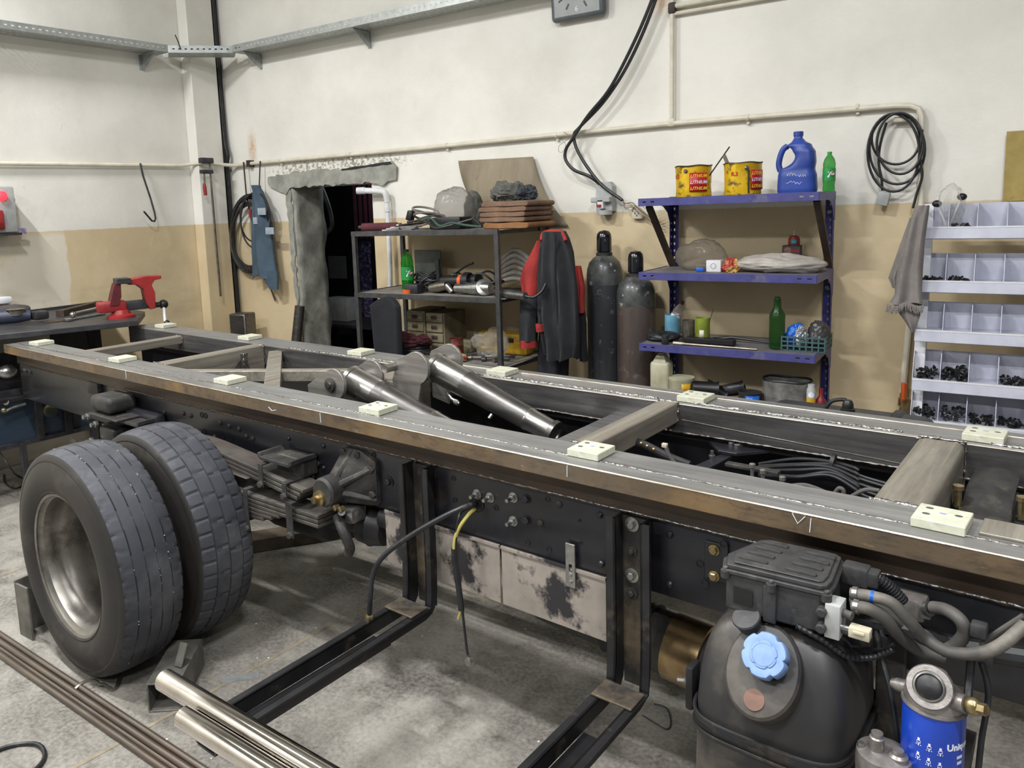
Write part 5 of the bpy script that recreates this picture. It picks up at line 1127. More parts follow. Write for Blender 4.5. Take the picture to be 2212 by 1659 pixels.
for dx, dz in ((-.012, -.005), (.012, -.005), (0, -.02)): build('pin_hole', MB().bb((p.x+dx-.003, 4.9545, p.z+dz-.006), (p.x+dx+.003, 4.9565, p.z+dz+.006)), mBLACKP, so)
# coil of cable on the wall at the right
cl = root('cable_coil', (-.5, 4.95, 1.8), 'loose coil of black cable with a grey junction box hung on the right wall', 'cable coil')
for j, (cx_, cy_, rx, ry, ph) in enumerate(((1935, 300, 52, 55, 0), (1938, 322, 60, 76, .3), (1930, 330, 56, 84, .5), (1944, 310, 50, 66, .2))):
    pts = [WY(cx_+rx*math.cos(a_), cy_+ry*math.sin(a_), 4.95-.012*j) for a_ in [2*math.pi*i/36 for i in range(36)]]
    build('loop', MB().tube(pts, .0068, 8, closed=True), mHOSE, cl)
build('tail', MB().tube(cr([WY(1915, 265, 4.93), WY(1902, 310, 4.93), WY(1898, 350, 4.93), WY(1904, 385, 4.93), WY(1906, 412, 4.93)], 6), .007, 8), mHOSE, cl)
build('tail', MB().tube(cr([WY(1992, 280, 4.93), WY(1988, 340, 4.93), WY(1992, 380, 4.93), WY(1980, 420, 4.94), WY(1972, 450, 4.94)], 6), .007, 8), mHOSE, cl)
p = WY(1908, 429, 4.93); build('junction_box', MB().rbox(p, (.06, .05, .075), .006, 2, MX.Translation(p) @ rotm(0, .2, 0) @ MX.Translation(-p)), mGREYBX, cl); build('holder', MB().rbox(WY(1950, 258, 4.97), (.09, .06, .03), .01), mCREAM, cl)
thing('yellowed_board', MB().bb((.0, 4.955, 1.78), (.75, 4.965, 2.135)), mYCARD, 'yellowed stained board fixed to the wall at the right edge', 'board')
# ------------------------------------------------------------------ draped cloth
from mathutils import noise as MN_
def drape(rows, n=48, th=.035, folds=5, amp=.5, seed=0, hem=.0):
    """closed hanging cloth: rows are (z, xl, xr, y) from top to bottom"""
    m = MB(); N = len(rows); P = []
    rr = []
    for i in range(N-1):
        for k in range(5):
            t_ = k/5; rr.append([rows[i][q]*(1-t_)+rows[i+1][q]*t_ for q in range(4)])
    rr.append(list(rows[-1]))
    for j, (z, xl, xr, y) in enumerate(rr):
        v_ = j/(len(rr)-1)
        for i in range(n):
            a_ = 2*math.pi*i/n; cx_ = (xl+xr)/2; hw = (xr-xl)/2
            f = math.sin(folds*a_+seed+1.5*MN_.noise(V3((a_, v_*2, seed))))*amp*(.25+.75*v_)
            q = MN_.noise(V3((math.cos(a_)*1.3, math.sin(a_)*1.3+seed, z*5)))
            x = cx_+hw*math.cos(a_)*(1+.03*q); yy = y+th*math.sin(a_)*(1+f)+.012*q
            P.append(V3((x, yy, z+hem*v_*math.sin(3*a_+seed))))
    fs = []
    M_ = len(rr)
    for j in range(M_-1):
        for i in range(n): fs.append((j*n+i, j*n+(i+1) % n, (j+1)*n+(i+1) % n, (j+1)*n+i))
    fs.append(tuple(range(n))[::-1]); fs.append(tuple((M_-1)*n+i for i in range(n)))
    return m.add(P, fs)
def drows(px, Y):
    """rows from pixel rows (y, x left, x right) on a plane at Y"""
    out = []
    for r_ in px:
        y, a, b = r_[:3]; Yy = r_[3] if len(r_) > 3 else Y
        A_, B_ = WY(a, y, Yy), WY(b, y, Yy); out.append(((A_.z+B_.z)/2, A_.x, B_.x, Yy))
    return out
def lump(c, r, amp, seed, n=52, m=34, sc=4.0, flat=True):
    """soft crumpled lump resting on its flat underside"""
    mb = MB().ball((0, 0, 0), r, n, m); c = V3(c); out = []; R = max(r)
    for p in mb.v:
        u = V3((p.x/r[0], p.y/r[1], p.z/r[2])); d = u.normalized()
        q = MN_.noise(d*1.3+V3((seed, 0, 0)))*1.0
        ridge = 0
        for o_, a_ in ((sc*.6, .55), (sc*1.2, .3), (sc*2.4, .16)): ridge += (1-2*abs(MN_.noise(d*o_+V3((0, seed, o_)))))*a_
        p = p+V3((d.x, d.y, d.z))*(amp*(q+ridge-.6))
        if flat and p.z < -r[2]*.8: p.z = -r[2]*.8
        out.append(p+c+V3((0, 0, r[2]*.8)))
    mb.v = out; return mb
g = root('hanging_overalls', (-5.55, 4.87, 1.2), 'slate blue work overalls with grey reflective strips hanging on the wall', 'overalls')
build('cloth', drape(drows([(400, 550, 556), (415, 548, 566), (450, 546, 578), (490, 545, 584), (540, 545, 590), (575, 546, 594), (598, 548, 598)], 4.88), 48, .05, 4, .5, 1, .02), mTEAL, g)
build('leg', drape(drows([(585, 564, 598), (610, 575, 600), (625, 585, 600)], 4.86), 24, .03, 3, .4, 2), mTEAL, g)
for (y, a_, b_) in ((452, 555, 572), (472, 545, 554), (494, 572, 590)):
    A_, B_ = WY(a_, y, 4.80), WY(b_, y+6, 4.80); build('reflective_strip', MB().bb((A_.x, 4.806, B_.z-.025), (B_.x, 4.815, A_.z+.01)), mREFL, g)
build('hanger_rod', MB().bar(WY(562, 348, 4.94), WY(560, 405, 4.92), .006, 8), mHOSE, g)
thing('hanging_rod', MB().tube([WY(526, 350, 4.93), WY(532, 420, 4.93), WY(560, 560, 4.95), WY(595, 650, 4.97)], .007, 8), mBROWNB, 'thin brown rod hanging behind the slate blue overalls', 'rod')
hc = root('hose_coil', (-5.8, 4.9, 1.25), 'coil of dark hoses hanging in the corner behind the overalls', 'hose coil')
for j in range(7):
    cx_, cy_, rx, ry = [(541, 508, 46, 80), (540, 505, 43, 84), (542, 510, 44, 74), (541, 500, 41, 76), (540, 512, 39, 70), (549, 470, 30, 52), (552, 476, 32, 60)][j]
    build('loop', MB().tube([WY(cx_+rx*math.cos(a_), cy_+ry*math.sin(a_), 4.95-.014*j+.01*math.sin(2*a_+j)) for a_ in [2*math.pi*i/40 for i in range(40)]], .013 if j < 5 else .008, 8, closed=True), mHOSE if j != 2 else mHOSEG, hc)
build('red_joint', MB().bar(WY(540, 452, 4.86), WY(541, 470, 4.86), .014, 10), mREDP, hc)
# steel lengths leaning by the door
p = WY(519, 672, 4.72); r_ = root('square_steel_tube', (p.x, 4.72, 0), 'thick dark square steel tube standing in the corner by the door', 'steel tube')
build('tube', MB().bb((p.x-.09, 4.66, 0), (p.x+.09, 4.83, .955), MX.Translation((p.x, 4.72, 0)) @ rotm(0, 0, .25) @ MX.Translation((-p.x, -4.72, 0))), mDKSTEEL, r_, bevel=.015)
p = WY(632, 664, 4.85); thing('steel_pipe', MB().bar((p.x-.10, 4.80, .0), (p.x, 4.94, 1.02), .045, 20), mDKSTEEL, 'slim steel pipe leaning on the wall left of the doorway', 'steel pipe')
pv = root('pvc_pipe', (-4.15, 4.9, .0), 'white plastic pipe with an elbow rising beside the doorway', 'pipe')
build('riser', MB().tube(cr([(-4.16, 4.9, 1.12), (-4.15, 4.93, 1.3), (-4.15, 4.94, 1.93)], 4), .02, 12), mPVC, pv); build('elbow', MB().tube(cr([(-4.15, 4.94, 1.92), (-4.155, 4.93, 1.985), (-4.19, 4.925, 2.005), (-4.36, 4.91, 2.02)], 5), .025, 12), mPVC, pv)
build('outlet_tip', MB().tube([(-4.36, 4.91, 2.02), (-4.42, 4.88, 2.02)], .029, 12), mPVC, pv); build('lower_sleeve', MB().bar((-4.16, 4.9, 0), (-4.16, 4.9, 1.16), .024, 12), mGREYST, pv); build('collar', MB().bar((-4.15, 4.94, 1.84), (-4.15, 4.94, 1.88), .028, 12), mPVC, pv)
bl = bpy.data.lights.new('fill_bulb', 'POINT'); bl.energy = 9; bl.color = (.75, .85, 1); bl.shadow_soft_size = .05  # unseen point light added to lift the interior behind the doorway
bo = root('fill_bulb', (-5.3, 6.2, 2.4), 'unseen fill bulb added in the room behind the doorway', 'bulb'); build('bulb', MB().ball((-5.3, 6.2, 2.4), .03, 12, 8), mCLRB, bo); bl_o = bpy.data.objects.new('fill_light', bl); COL.objects.link(bl_o); bl_o.parent = bo; bl_o.location = (0, 0, -.06)
# ------------------------------------------------------------------ dim things in the room behind the doorway
thing('flexible_duct', MB().tube(cr([WY(690, 395, 5.7), WY(703, 425, 5.7), WY(715, 465, 5.7), WY(716, 490, 5.7), WY(705, 502, 5.7), WY(688, 508, 5.7)], 10), .022, 10), mHOSEG, 'grey flexible hose hanging inside the dark doorway', 'hose')
def wpan(name, x0, y0, x1, y1, Y, m, label, cat, t_=.02, **k):
    A_, B_ = WY(x0, y0, Y), WY(x1, y1, Y); return thing(name, MB().bb((A_.x, Y, B_.z), (B_.x, Y+t_, A_.z)), m, label, cat, **k)
wpan('back_room_board', 708, 553, 748, 602, 7.3, mGREYBX, 'pale board leaning in the dark room behind the doorway', 'board')
wpan('back_room_cabinet', 762, 545, 815, 700, 7.1, mDKGREY, 'dark cabinet at the back of the unlit room', 'cabinet', .4)
tp = WY(712, 700, 6.1); tp1 = WY(812, 690, 6.1); tz = tp.z
tb = root('back_room_table', (tp.x+.4, 6.3, 0), 'dark table standing in the room behind the doorway', 'table'); build('top', MB().bb((tp.x-.5, 6.1, tz-.03), (tp1.x+.3, 6.7, tz)), mDKGREY, tb)
for x in (tp.x-.45, tp1.x+.25):
    for y in (6.15, 6.65): build('leg', MB().bb((x-.03, y-.03, 0), (x+.03, y+.03, tz-.03)), mDKGREY, tb)
q = WY(738, 655, 6.4); thing('pale_carton', MB().rbox((q.x, 6.4, tz+.13), (.34, .2, .255), .004), mGREYBX, 'pale carton on the table behind the doorway', 'carton')
for k in range(4): q = WY(766+11*k, 440, 6.6); thing('hanging_strip', MB().bb((q.x-.02, 6.6, 1.55), (q.x+.02, 6.61, 2.49)), mMAROON, 'dark hanging strip inside the doorway, %s from the left' % ['first', 'second', 'third', 'fourth'][k], 'strip', 'strips hanging behind the doorway')
q = WY(790, 610, 6.9); thing('patterned_cloth', drape([(1.5, q.x-.1, q.x+.1, 6.9), (1.1, q.x-.12, q.x+.12, 6.88), (.6, q.x-.12, q.x+.1, 6.9)], 32, .04, 4, .5, 33), pm('dark violet print', (60, 54, 92), (140, 130, 150), .9, 0, 30, .5, .62), 'dark violet patterned cloth hanging in the unlit room', 'cloth')
# ------------------------------------------------------------------ grey steel shelf unit
GX0, GX1, GY0, GY1 = -4.0, -2.74, 4.36, 4.93
gs = root('steel_shelf_unit', (-3.37, 4.65, 0), 'dark grey steel shelf unit with three cluttered shelves', 'shelf unit')
zs = [1.70, 1.243, .78]
for x, y in ((GX0, GY0), (GX1, GY0), (GX0, GY1), (GX1+.06, GY1)): build('post', MB().bb((x-.016, y-.016, 0), (x+.016, y+.016, 1.70)), mGREYST, gs, bevel=.002)
for z in zs:
    build('shelf_sheet', MB().bb((GX0, GY0, z-.004), (GX1+.05, GY1, z)), mSHDUST, gs)
    build('front_angle', MB().bb((GX0-.016, GY0-.018, z-.032), (GX1+.016, GY0-.012, z+.004)), mGREYST, gs); build('back_angle', MB().bb((GX0-.016, GY1+.012, z-.03), (GX1+.07, GY1+.018, z+.004)), mGREYST, gs)
    build('side_angle', MB().bb((GX0-.016, GY0, z-.03), (GX0-.012, GY1, z+.004)), mGREYST, gs)
    M = axis_m((GX1+.005, GY0-.015, z-.014), (GX1+.07, GY1+.015, z-.014)); build('side_angle', MB().bb((-.003, -.017, 0), (.003, .017, .61), M), mGREYST, gs)
Zt, Zm, Zb = zs
def on(px, y, z): return WY(px[0], px[1], y)
# --- top shelf
p = WY(985, 440, 4.93)
def board(a, b):
    x = -3.45+.66*a+.24*(b**.7)*(1 if True else 0)*1; z = 2.2-.5*b
    return V3((-3.452+.655*a+.17*b+.1*b*b, 4.975-.05*math.sin(math.pi*b), 2.205-.012*a-.5*b))
thing('curved_board', MB().grid(lambda a, b: board(a, b), 10, 20), mCARD, 'bowed brown board leaning on the wall behind the folded cloths', 'board', solid=.006)
tb = root('grease_tube', WY(780, 490, 4.42), 'maroon tube with metal ends on the left of the top shelf', 'tube'); a, b = WY(783, 489, 4.42), WY(858, 480, 4.5); a.z = b.z = Zt+.032
build('barrel', MB().bar(a, b, .03, 18), mMAROON, tb); build('end_cap', MB().bar(b, b+(b-a).normalized()*.03, .026, 16), mTIN, tb); build('end_knob', MB().bar(a-(b-a).normalized()*.03, a, .014, 12), mBROWNB, tb)
for k in range(5):
    a, b = WY(825+9*k, 494-2*k, 4.40+.02*k), WY(905+6*k, 484-3*k, 4.62); a.z = Zt+.006+.009*k; b.z = Zt+.012+.012*k
    thing('welding_rod', MB().bar(a, b, .0055, 6), mWPAPER if k < 3 else mBROWNB, '%s in the loose rods lying beside the maroon tube' % ['lowest pale rod', 'second pale rod', 'third pale rod', 'lower brown rod', 'topmost brown rod'][k], 'rod', 'loose rods on the top shelf')
p = WY(884, 488, 4.6); thing('black_charger', MB().rbox((p.x, 4.62, Zt+.105), (.05, .05, .075), .008, 2, MX.Translation((p.x, 4.6, Zt+.1)) @ rotm(0, .35, 0) @ MX.Translation((-p.x, -4.6, -Zt-.1))).bar((p.x+.01, 4.62, Zt), (p.x+.01, 4.62, Zt+.08), .008), mBLACKP, 'small black plug standing up on the top shelf', 'plug')
c = WY(925, 480, 4.66)
lc = root('light_cable_coil', (c.x, 4.66, Zt), 'pale grey coiled cable heap on the top shelf', 'cable coil')
for k in range(6): build('loop', MB().tube([V3((c.x+.02*math.sin(k)+(.13-.006*k)*math.cos(t_), 4.66+(.09)*math.sin(t_), Zt+.03+.022*k+.03*math.sin(t_+k))) for t_ in [2*math.pi*i/28 for i in range(28)]], .0085, 7, closed=True), mSHDUST if k % 2 else mHOSEG, lc)
def smoothlump(name, c, r, amp, seed, m, label, cat, sc=4.0, **k): return thing(name, lump(c, r, amp, seed, sc=sc), m, label, cat, sharp=80, **k)
c = WY(982, 470, 4.68); smoothlump('bagged_tool', (c.x, 4.68, Zt+.055), (.165, .12, .135), .02, 3, mBAG, 'grey cloudy plastic bag bulging on the top shelf', 'plastic bag', 5)
thing('dark_case', MB().rbox((c.x+.02, 4.60, Zt+.045), (.27, .16, .085), .01), mBLACKM, 'dark flat case under the grey plastic bag', 'case')
c = WY(1030, 470, 4.8); smoothlump('grey_bundle', (c.x-.02, 4.80, Zt), (.07, .08, .15), .02, 6, mGREYC, 'upright grey bundle between the bag and the brown cloths', 'cloth bundle')
def folded(name, x0, x1, y0, y1, z0, layers, t, m, label, seed):
    """folded cloth: a snaking thick sheet"""
    rnd = random.Random(seed); r = root(name, ((x0+x1)/2, (y0+y1)/2, z0), label, 'cloth')
    for k in range(layers):
        za = z0+t*k; e0, e1 = rnd.uniform(-.015, .015), rnd.uniform(-.02, .02)
        prof = []
        n = 10
        for i in range(n+1): prof.append((x0+e0+(x1-x0+e1-e0)*i/n, za+t*.94+.0022*math.sin(i*.8+k+seed)))
        for i in range(1, 6): a_ = math.pi/2-math.pi*i/6; prof.append((x1+e1+t*.45*math.cos(a_), za+t*.47+t*.47*math.sin(a_)))
        for i in range(n, -1, -1): prof.append((x0+e0+(x1-x0+e1-e0)*i/n, za+.001*math.sin(i*1.3+k)))
        for i in range(1, 6): a_ = -math.pi/2-math.pi*i/6; prof.append((x0+e0+t*.45*math.cos(a_), za+t*.47+t*.47*math.sin(a_)))
        mb = MB().prism(prof, -(y1-y0)/2, (y1-y0)/2, frame((0, (y0+y1)/2, 0), (1, 0, 0), (0, 0, 1)))
        build('fold', mb, m, r, bevel=.006)
    return r
a, b = WY(1048, 490, 4.5), WY(1140, 488, 4.5)
folded('ochre_cloth', a.x+.01, b.x-.01, 4.46, 4.84, Zt+.001, 1, .042, mOCHRE, 'ochre folded cloth at the bottom of the stack', 2)
folded('brown_cloth', a.x, b.x, 4.46, 4.84, Zt+.045, 4, .034, mBROWNC, 'brown blanket folded several times on the top shelf', 4)
c = WY(1105, 440, 4.66)
thing('grey_rag', lump((c.x-.02, 4.66, Zt+.186), (.15, .11, .07), .04, 12, sc=4), mGREYC, 'crumpled grey cloth on top of the brown blanket', 'cloth'); thing('dark_rag', lump((c.x+.14, 4.62, Zt+.186), (.075, .08, .05), .03, 15, sc=5), pm('dark denim', (70, 74, 80), (48, 52, 58), .9, 0, 6), 'dark crumpled rag right on top of the blanket', 'cloth')
thing('shelf_clamp', MB().bb((GX1+.0, 4.82, Zt-.03), (GX1+.07, 4.9, Zt+.012)).rbox((GX1+.085, 4.80, Zt+.035), (.06, .05, .075), .006), mGREYST, 'small grey steel block on the right corner of the top shelf', 'block')
gc = WY(960, 497, 4.4); wc('green_cord', [(905, 478, 4.5), (930, 472, 4.5), (950, 488, 4.42), (975, 482, 4.42), (1010, 487, 4.42), (1040, 490, 4.42)], .0085, pm('green cord', (52, 84, 68), (40, 68, 54), .6), 'green cord lying along the front of the top shelf', 'cord')
wc('looped_black_cord', [(880, 480, 4.5), (905, 477, 4.5), (925, 482, 4.45), (938, 492, 4.42), (960, 490, 4.41), (1015, 475, 4.45), (1025, 474, 4.45), (1040, 488, 4.45)], .008, mHOSE, 'black cord looping along the front of the top shelf', 'cord')
# --- middle shelf
def bottle(name, base, H, R, label, body, capm, band=None, logo=True, prof=None, ang=None):
    r = root(name, base, label, 'bottle'); T = MX.Translation(V3(base))
    pr = prof or [(.0, .004), (.55, .0), (.92, .02), (1.0, .06), (.93, .16), (.97, .24), (1.0, .3), (1.0, .56), (.97, .6), (1.0, .66), (.98, .72), (.8, .82), (.45, .9), (.33, .925), (.33, .955)]
    build('body', MB().lathe([(a*R, b*H+.0005) for a, b in pr], 28, T), body, r)
    build('cap', MB().lathe([(.37*R, .945*H), (.37*R, .995*H), (.3*R, H)], 18, T), capm, r)
    if band:
        build('wrapper', MB().lathe([(R*1.01, .28*H), (R*1.015, .3*H), (R*1.015, .575*H), (R*1.01, .59*H)], 28, T, False), band, r)
        az_ = ang if ang is not None else math.atan2(-base[1], -base[0])
        t_ = text_mb('7', .2*H, .15, .0004, .002); build('numeral', wrap(t_, V3(base)+V3((0, 0, .43*H)), R*1.02, az_), mWPRINT, r)
        d_ = MB().lathe([(0, 0), (.055*H, 0), (.055*H, .0006), (0, .0008)], 20); 
        t_ = MB().add([q+V3((.085*H, .01*H, .0003)) for q in d_.v], d_.f); build('red_spot', wrap(t_, V3(base)+V3((0, 0, .43*H)), R*1.02, az_), mREDP, r)
        t_ = text_mb('UP', .07*H, .1, .0003, .001); t_.v = [q+V3((.085*H, .01*H, .0014)) for q in t_.v]; build('lettering', wrap(t_, V3(base)+V3((0, 0, .43*H)), R*1.02, az_), mWPRINT, r)
    return r
p = WY(881, 606, 4.55); bottle('soda_bottle', (p.x, 4.55, Zm), .315, .048, 'large green soda bottle on the middle of the grey shelf unit', mGREENB, mDKGREEN, mGREENL)
p = WY(925, 600, 4.88); thing('leaning_grey_sheet', MB().rbox((p.x, 4.885, Zm+.145), (.26, .015, .29), .006), pm('grey green panel', (112, 120, 112), (90, 98, 92), .5), 'grey rectangular panel leaning behind the tools', 'panel')
def powertool(name, pts, rs, m, label, extra=(), cat='power tool'):
    r = root(name, V3(pts[0]), label, cat); build('body', MB().tube(pts, rs, 16), m, r)
    for nme, mb, mm in extra: build(nme, mb, mm, r)
    return r
S = lambda x, y, Y=4.55: WY(x, y, Y)
def seat(p, z): p = V3(p); p.z = z; return p
a, b = seat(S(955, 600), Zm+.085), seat(S(1000, 595), Zm+.09)
powertool('polisher', [a, a.lerp(b, .4), b], [.035, .044, .04], mBLACKP, 'black polisher with an orange band lying on the cables', [('orange_band', MB().tube([a.lerp(b, .85), b], .0445, 18), mORANGE), ('motor', MB().tube([b, b+(b-a)*.7], [.045, .05], 16), mBLACKM), ('handle', MB().bar(a+V3((-.03, 0, .0)), a+V3((-.035, 0, .16)), .02, 12), mBLACKP)])
a, b = seat(S(985, 630, 4.48), Zm+.045), seat(S(1045, 625, 4.48), Zm+.05)
powertool('chrome_grinder', [a, a.lerp(b, .3), a.lerp(b, .65), b, b+(b-a)*.25], [.03, .034, .046, .05, .04], mZINC, 'bright metal straight grinder in the middle of the shelf', [('guard', MB().lathe([(.055, 0), (.06, .01), (.06, .03), (.04, .035)], 20, axis_m(b, b+V3((.5, -.5, .3)))), mZINC), ('switch', MB().rbox(a.lerp(b, .4)+V3((0, -.01, .035)), (.05, .02, .02), .004), mBLACKP)])
a, b = seat(S(1080, 630, 4.42), Zm+.032), seat(S(1135, 637, 4.33), Zm+.028)
powertool('air_grinder', [a, a.lerp(b, .5), b], [.026, .028, .024], mZINC, 'long bright air grinder sticking out past the shelf post', [('collar', MB().tube([a+(a-b)*.15, a], .03, 14), mDKGREY), ('hose', MB().tube(cr([b, b+V3((.06, 0, -.005)), b+V3((.11, .02, .03)), b+V3((.13, .04, .08))], 5), .009, 8), mHOSE)])
a, b = seat(S(930, 625, 4.5), Zm+.035), seat(S(965, 625, 4.5), Zm+.06)
powertool('silver_drill', [a, a.lerp(b, .5), b], [.03, .038, .03], mTIN, 'small silver drill left of the polisher', [('grip', MB().tube([b, b+V3((.05, 0, -.045))], [.025, .022], 12), mZINC)])
p = S(895, 630, 4.45); thing('small_grey_box', MB().rbox((p.x, 4.45, Zm+.035), (.12, .08, .068), .006), mDKGREY, 'small dark grey box at the front of the middle shelf', 'box')
p = S(880, 632, 4.42); thing('white_tape', MB().lathe([(.02, .001), (.035, .001), (.035, .03), (.02, .03)], 20, MX.Translation((p.x, 4.42, Zm))), mORANGE, 'small orange and white roll beside the grey box', 'roll')
cn = root('black_cable_heap', (-3.35, 4.6, Zm), 'heap of black tool cables on the middle shelf', 'cable heap'); rnd = random.Random(21)
for k in range(20):
    c = seat(S(rnd.uniform(905, 1050), 600, 4.62), Zm+rnd.uniform(.02, .10)); rx, ry, rz = rnd.uniform(.06, .15), rnd.uniform(.05, .1), rnd.uniform(.01, .09); ph = rnd.uniform(0, 6)
    build('loop', MB().tube([c+V3((rx*math.cos(t_), ry*math.sin(t_), max(-.012, rz*math.sin(t_*2+ph)))) for t_ in [2*math.pi*i/24 for i in range(24)]], .0075, 7, closed=True), mHOSE, cn)
for k in range(4): build('wrap', MB().tube([seat(S(1005, 600, 4.52), Zm+.09)+V3((.012*k, .055*math.cos(t_), .06*math.sin(t_))) for t_ in [2*math.pi*i/20 for i in range(20)]], .0065, 6, closed=True), mHOSE, cn)
build('lead_end', MB().tube(cr([seat(S(985, 590, 4.6), Zm+.14), seat(S(1005, 575, 4.6), Zm+.19), seat(S(1022, 566, 4.6), Zm+.215)], 5), .009, 8), mHOSE, cn)
hr = root('grey_hose_bundle', (-2.75, 4.75, Zm), 'bundle of thick light grey hoses at the right end of the middle shelf', 'hose bundle')
for k in range(6):
    build('hose', MB().tube(cr([seat(S(1070, 0+600, 4.75), Zm+.05+.022*k), seat(S(1095, 600, 4.7), Zm+.09+.035*k), seat(S(1118, 600, 4.68), Zm+.10+.04*k), seat(S(1150, 600, 4.7), Zm+.07+.03*k)], 6), .017, 10), mSHDUST, hr)
# --- lower shelf
dr = root('drawer_organiser', (-3.5, 4.7, Zb), 'dirty beige small-parts drawer organiser on the lower shelf', 'drawer unit')
p0, p1 = WY(872, 725, 4.55), WY(962, 725, 4.55); w_ = (p1.x-p0.x)
for c_ in range(2):
    x0 = p0.x+.02+(w_*.46)*c_; x1 = x0+w_*.42
    build('body', MB().bb((x0, 4.58, Zb+.001), (x1, 4.86, Zb+.315-.012*c_)), mDRAW, dr, bevel=.004)
    for k in range(4):
        z0 = Zb+.01+.075*k; off = .05 if (c_ == 0 and k == 1) else 0
        d_ = build('drawer', MB().bb((x0+.008, 4.565-off, z0), (x1-.008, 4.59, z0+.066)), mDRAW, dr, bevel=.004); build('finger_pull', MB().rbox(((x0+x1)/2, 4.564-off, z0+.038), (.055, .008, .028), .006), mBROWNB, d_)
p = WY(985, 735, 4.55); tn = root('oil_tin', (p.x, 4.55, Zb), 'small red brown oil tin on the lower shelf', 'tin'); build('can', MB().lathe([(.05, .001), (.054, .006), (.054, .125), (.05, .13), (.05, .126), (0, .126)], 24, MX.Translation((p.x, 4.55, Zb))), mBRTIN, tn); build('label_band', MB().lathe([(.0545, .085), (.0545, .12)], 24, MX.Translation((p.x, 4.55, Zb)), False), mTIN, tn); t_ = text_mb('OIL', .03, 0, .0003, .001); build('lettering', wrap(t_, V3((p.x, 4.55, Zb+.10)), .055, math.atan2(-4.55, -p.x)), mRPRINT, tn)
p = WY(1100, 735, 4.8); yc = root('yellow_tool_case', (p.x, 4.8, Zb), 'yellow plastic tool case at the back of the lower shelf', 'tool case'); build('case', MB().rbox((p.x-.03, 4.8, Zb+.08), (.42, .12, .155), .02), mYTOOL, yc); build('catch', MB().rbox((p.x+.05, 4.735, Zb+.11), (.05, .012, .03), .003), mBLACKP, yc)
p = WY(1060, 745, 4.6); smoothlump('clear_parts_bag', (p.x, 4.6, Zb), (.14, .1, .11), .04, 31, mCLEAR, 'crumpled clear plastic bag of parts on the lower shelf', 'plastic bag', 5)
p = WY(1015, 735, 4.75); thing('cream_block', MB().rbox((p.x, 4.72, Zb+.05), (.11, .08, .1), .015), mDRAW, 'cream plastic block behind the oil tin', 'block')
a, b = seat(WY(935, 742, 4.45), Zb+.03), seat(WY(982, 765, 4.4), Zb+.03); thing('timber_offcut', MB().rbox((0, 0, .16), (.05, .045, .34), .003, 1, axis_m(a, b)), mWOODY, 'pale timber offcut lying across the lower shelf', 'timber')
p = WY(870, 745, 4.5); thing('maroon_cloth', lump((p.x+.06, 4.5, Zb+.06), (.2, .12, .055), .035, 41, sc=6), mMAROON, 'maroon rag lying on the coiled hose', 'cloth')
h_ = root('coiled_hose', (p.x, 4.5, Zb), 'dark hose coil lying on the lower shelf left end', 'hose coil')
for k in range(4): build('loop', MB().tube([V3((p.x+.03+(.2-.012*k)*math.cos(t_), 4.52+.11*math.sin(t_), Zb+.014+.02*k)) for t_ in [2*math.pi*i/36 for i in range(36)]], .0115, 8, closed=True), mHOSE, h_)
a, b = seat(WY(925, 750, 4.42), Zb+.05), seat(WY(975, 770, 4.38), Zb+.035); thing('black_flat_tray', MB().rbox((0, 0, .15), (.14, .02, .3), .004, 1, axis_m(a, b)), mBLACKP, 'black flat plastic cover at the front of the lower shelf', 'cover')
p = WY(975, 770, 4.4); thing('red_rag', lump((p.x+.04, 4.4, Zb), (.09, .05, .03), .015, 44), mREDC, 'small red rag at the front of the lower shelf', 'cloth')
tt = [(1000, 770, 1046, 768), (1040, 768, 1100, 752), (1010, 762, 1060, 766), (995, 775, 1040, 776), (1065, 772, 1110, 757)]
nm_ = ['ratchet lying lowest at the front', 'long black torch wrench at the right', 'short socket extension in the middle', 'dull chisel near the red rag', 'black pipe wrench beside the shelf post']
for k, (xa, ya, xb, yb) in enumerate(tt):
    a, b = seat(WY(xa, ya, 4.45), Zb+.02), seat(WY(xb, yb, 4.5+.03*k), Zb+.022); thing('hand_tool', MB().tube([a, a.lerp(b, .15), a.lerp(b, .2), a.lerp(b, .8), b], [.018, .019, .011, .011, .016], 10), mDKGREY if k % 2 else mTIN, nm_[k]+' of the lower shelf', 'tool', 'hand tools on the lower shelf')
# black chair back behind the shelf unit
bk = root('black_chair', (-4.1, 5.15, 0), 'black upholstered chair back half hidden behind the shelf post', 'chair'); bx = WY(838, 690, 4.30)
bk.location = (bx.x, 4.2, 0); OFF[bk] = V3((bx.x, 4.2, 0))
build('backrest', MB().grid(lambda a, b: V3((bx.x-.13+.26*a*(1-.25*(1-b)**2)+.03*(1-b), 4.26+.05*math.cos((a-.5)*3), .55+.68*b-.06*(2*a-1)**2*b)), 10, 14), mBLKC2, bk, solid=.05, bevel=.01)
build('seat', MB().rbox((bx.x, 4.08, .5), (.42, .36, .08), .03, 3), mBLKC2, bk); build('column', MB().bar((bx.x, 4.1, .1), (bx.x, 4.1, .48), .025, 12), mBLACKM, bk)
build('back_post', MB().tube(cr([(bx.x, 4.1, .45), (bx.x, 4.3, .45), (bx.x, 4.33, .75)], 5), .018, 8), mBLACKM, bk)
for k in range(5): a_ = 2*math.pi*k/5; build('base_arm', MB().tube([(bx.x, 4.1, .1), (bx.x+.24*math.cos(a_), 4.1+.24*math.sin(a_), .04)], [.025, .015], 8), mBLACKM, bk); build('caster', MB().ball((bx.x+.24*math.cos(a_), 4.1+.24*math.sin(a_), .025), .025, 10, 8), mBLACKP, bk)
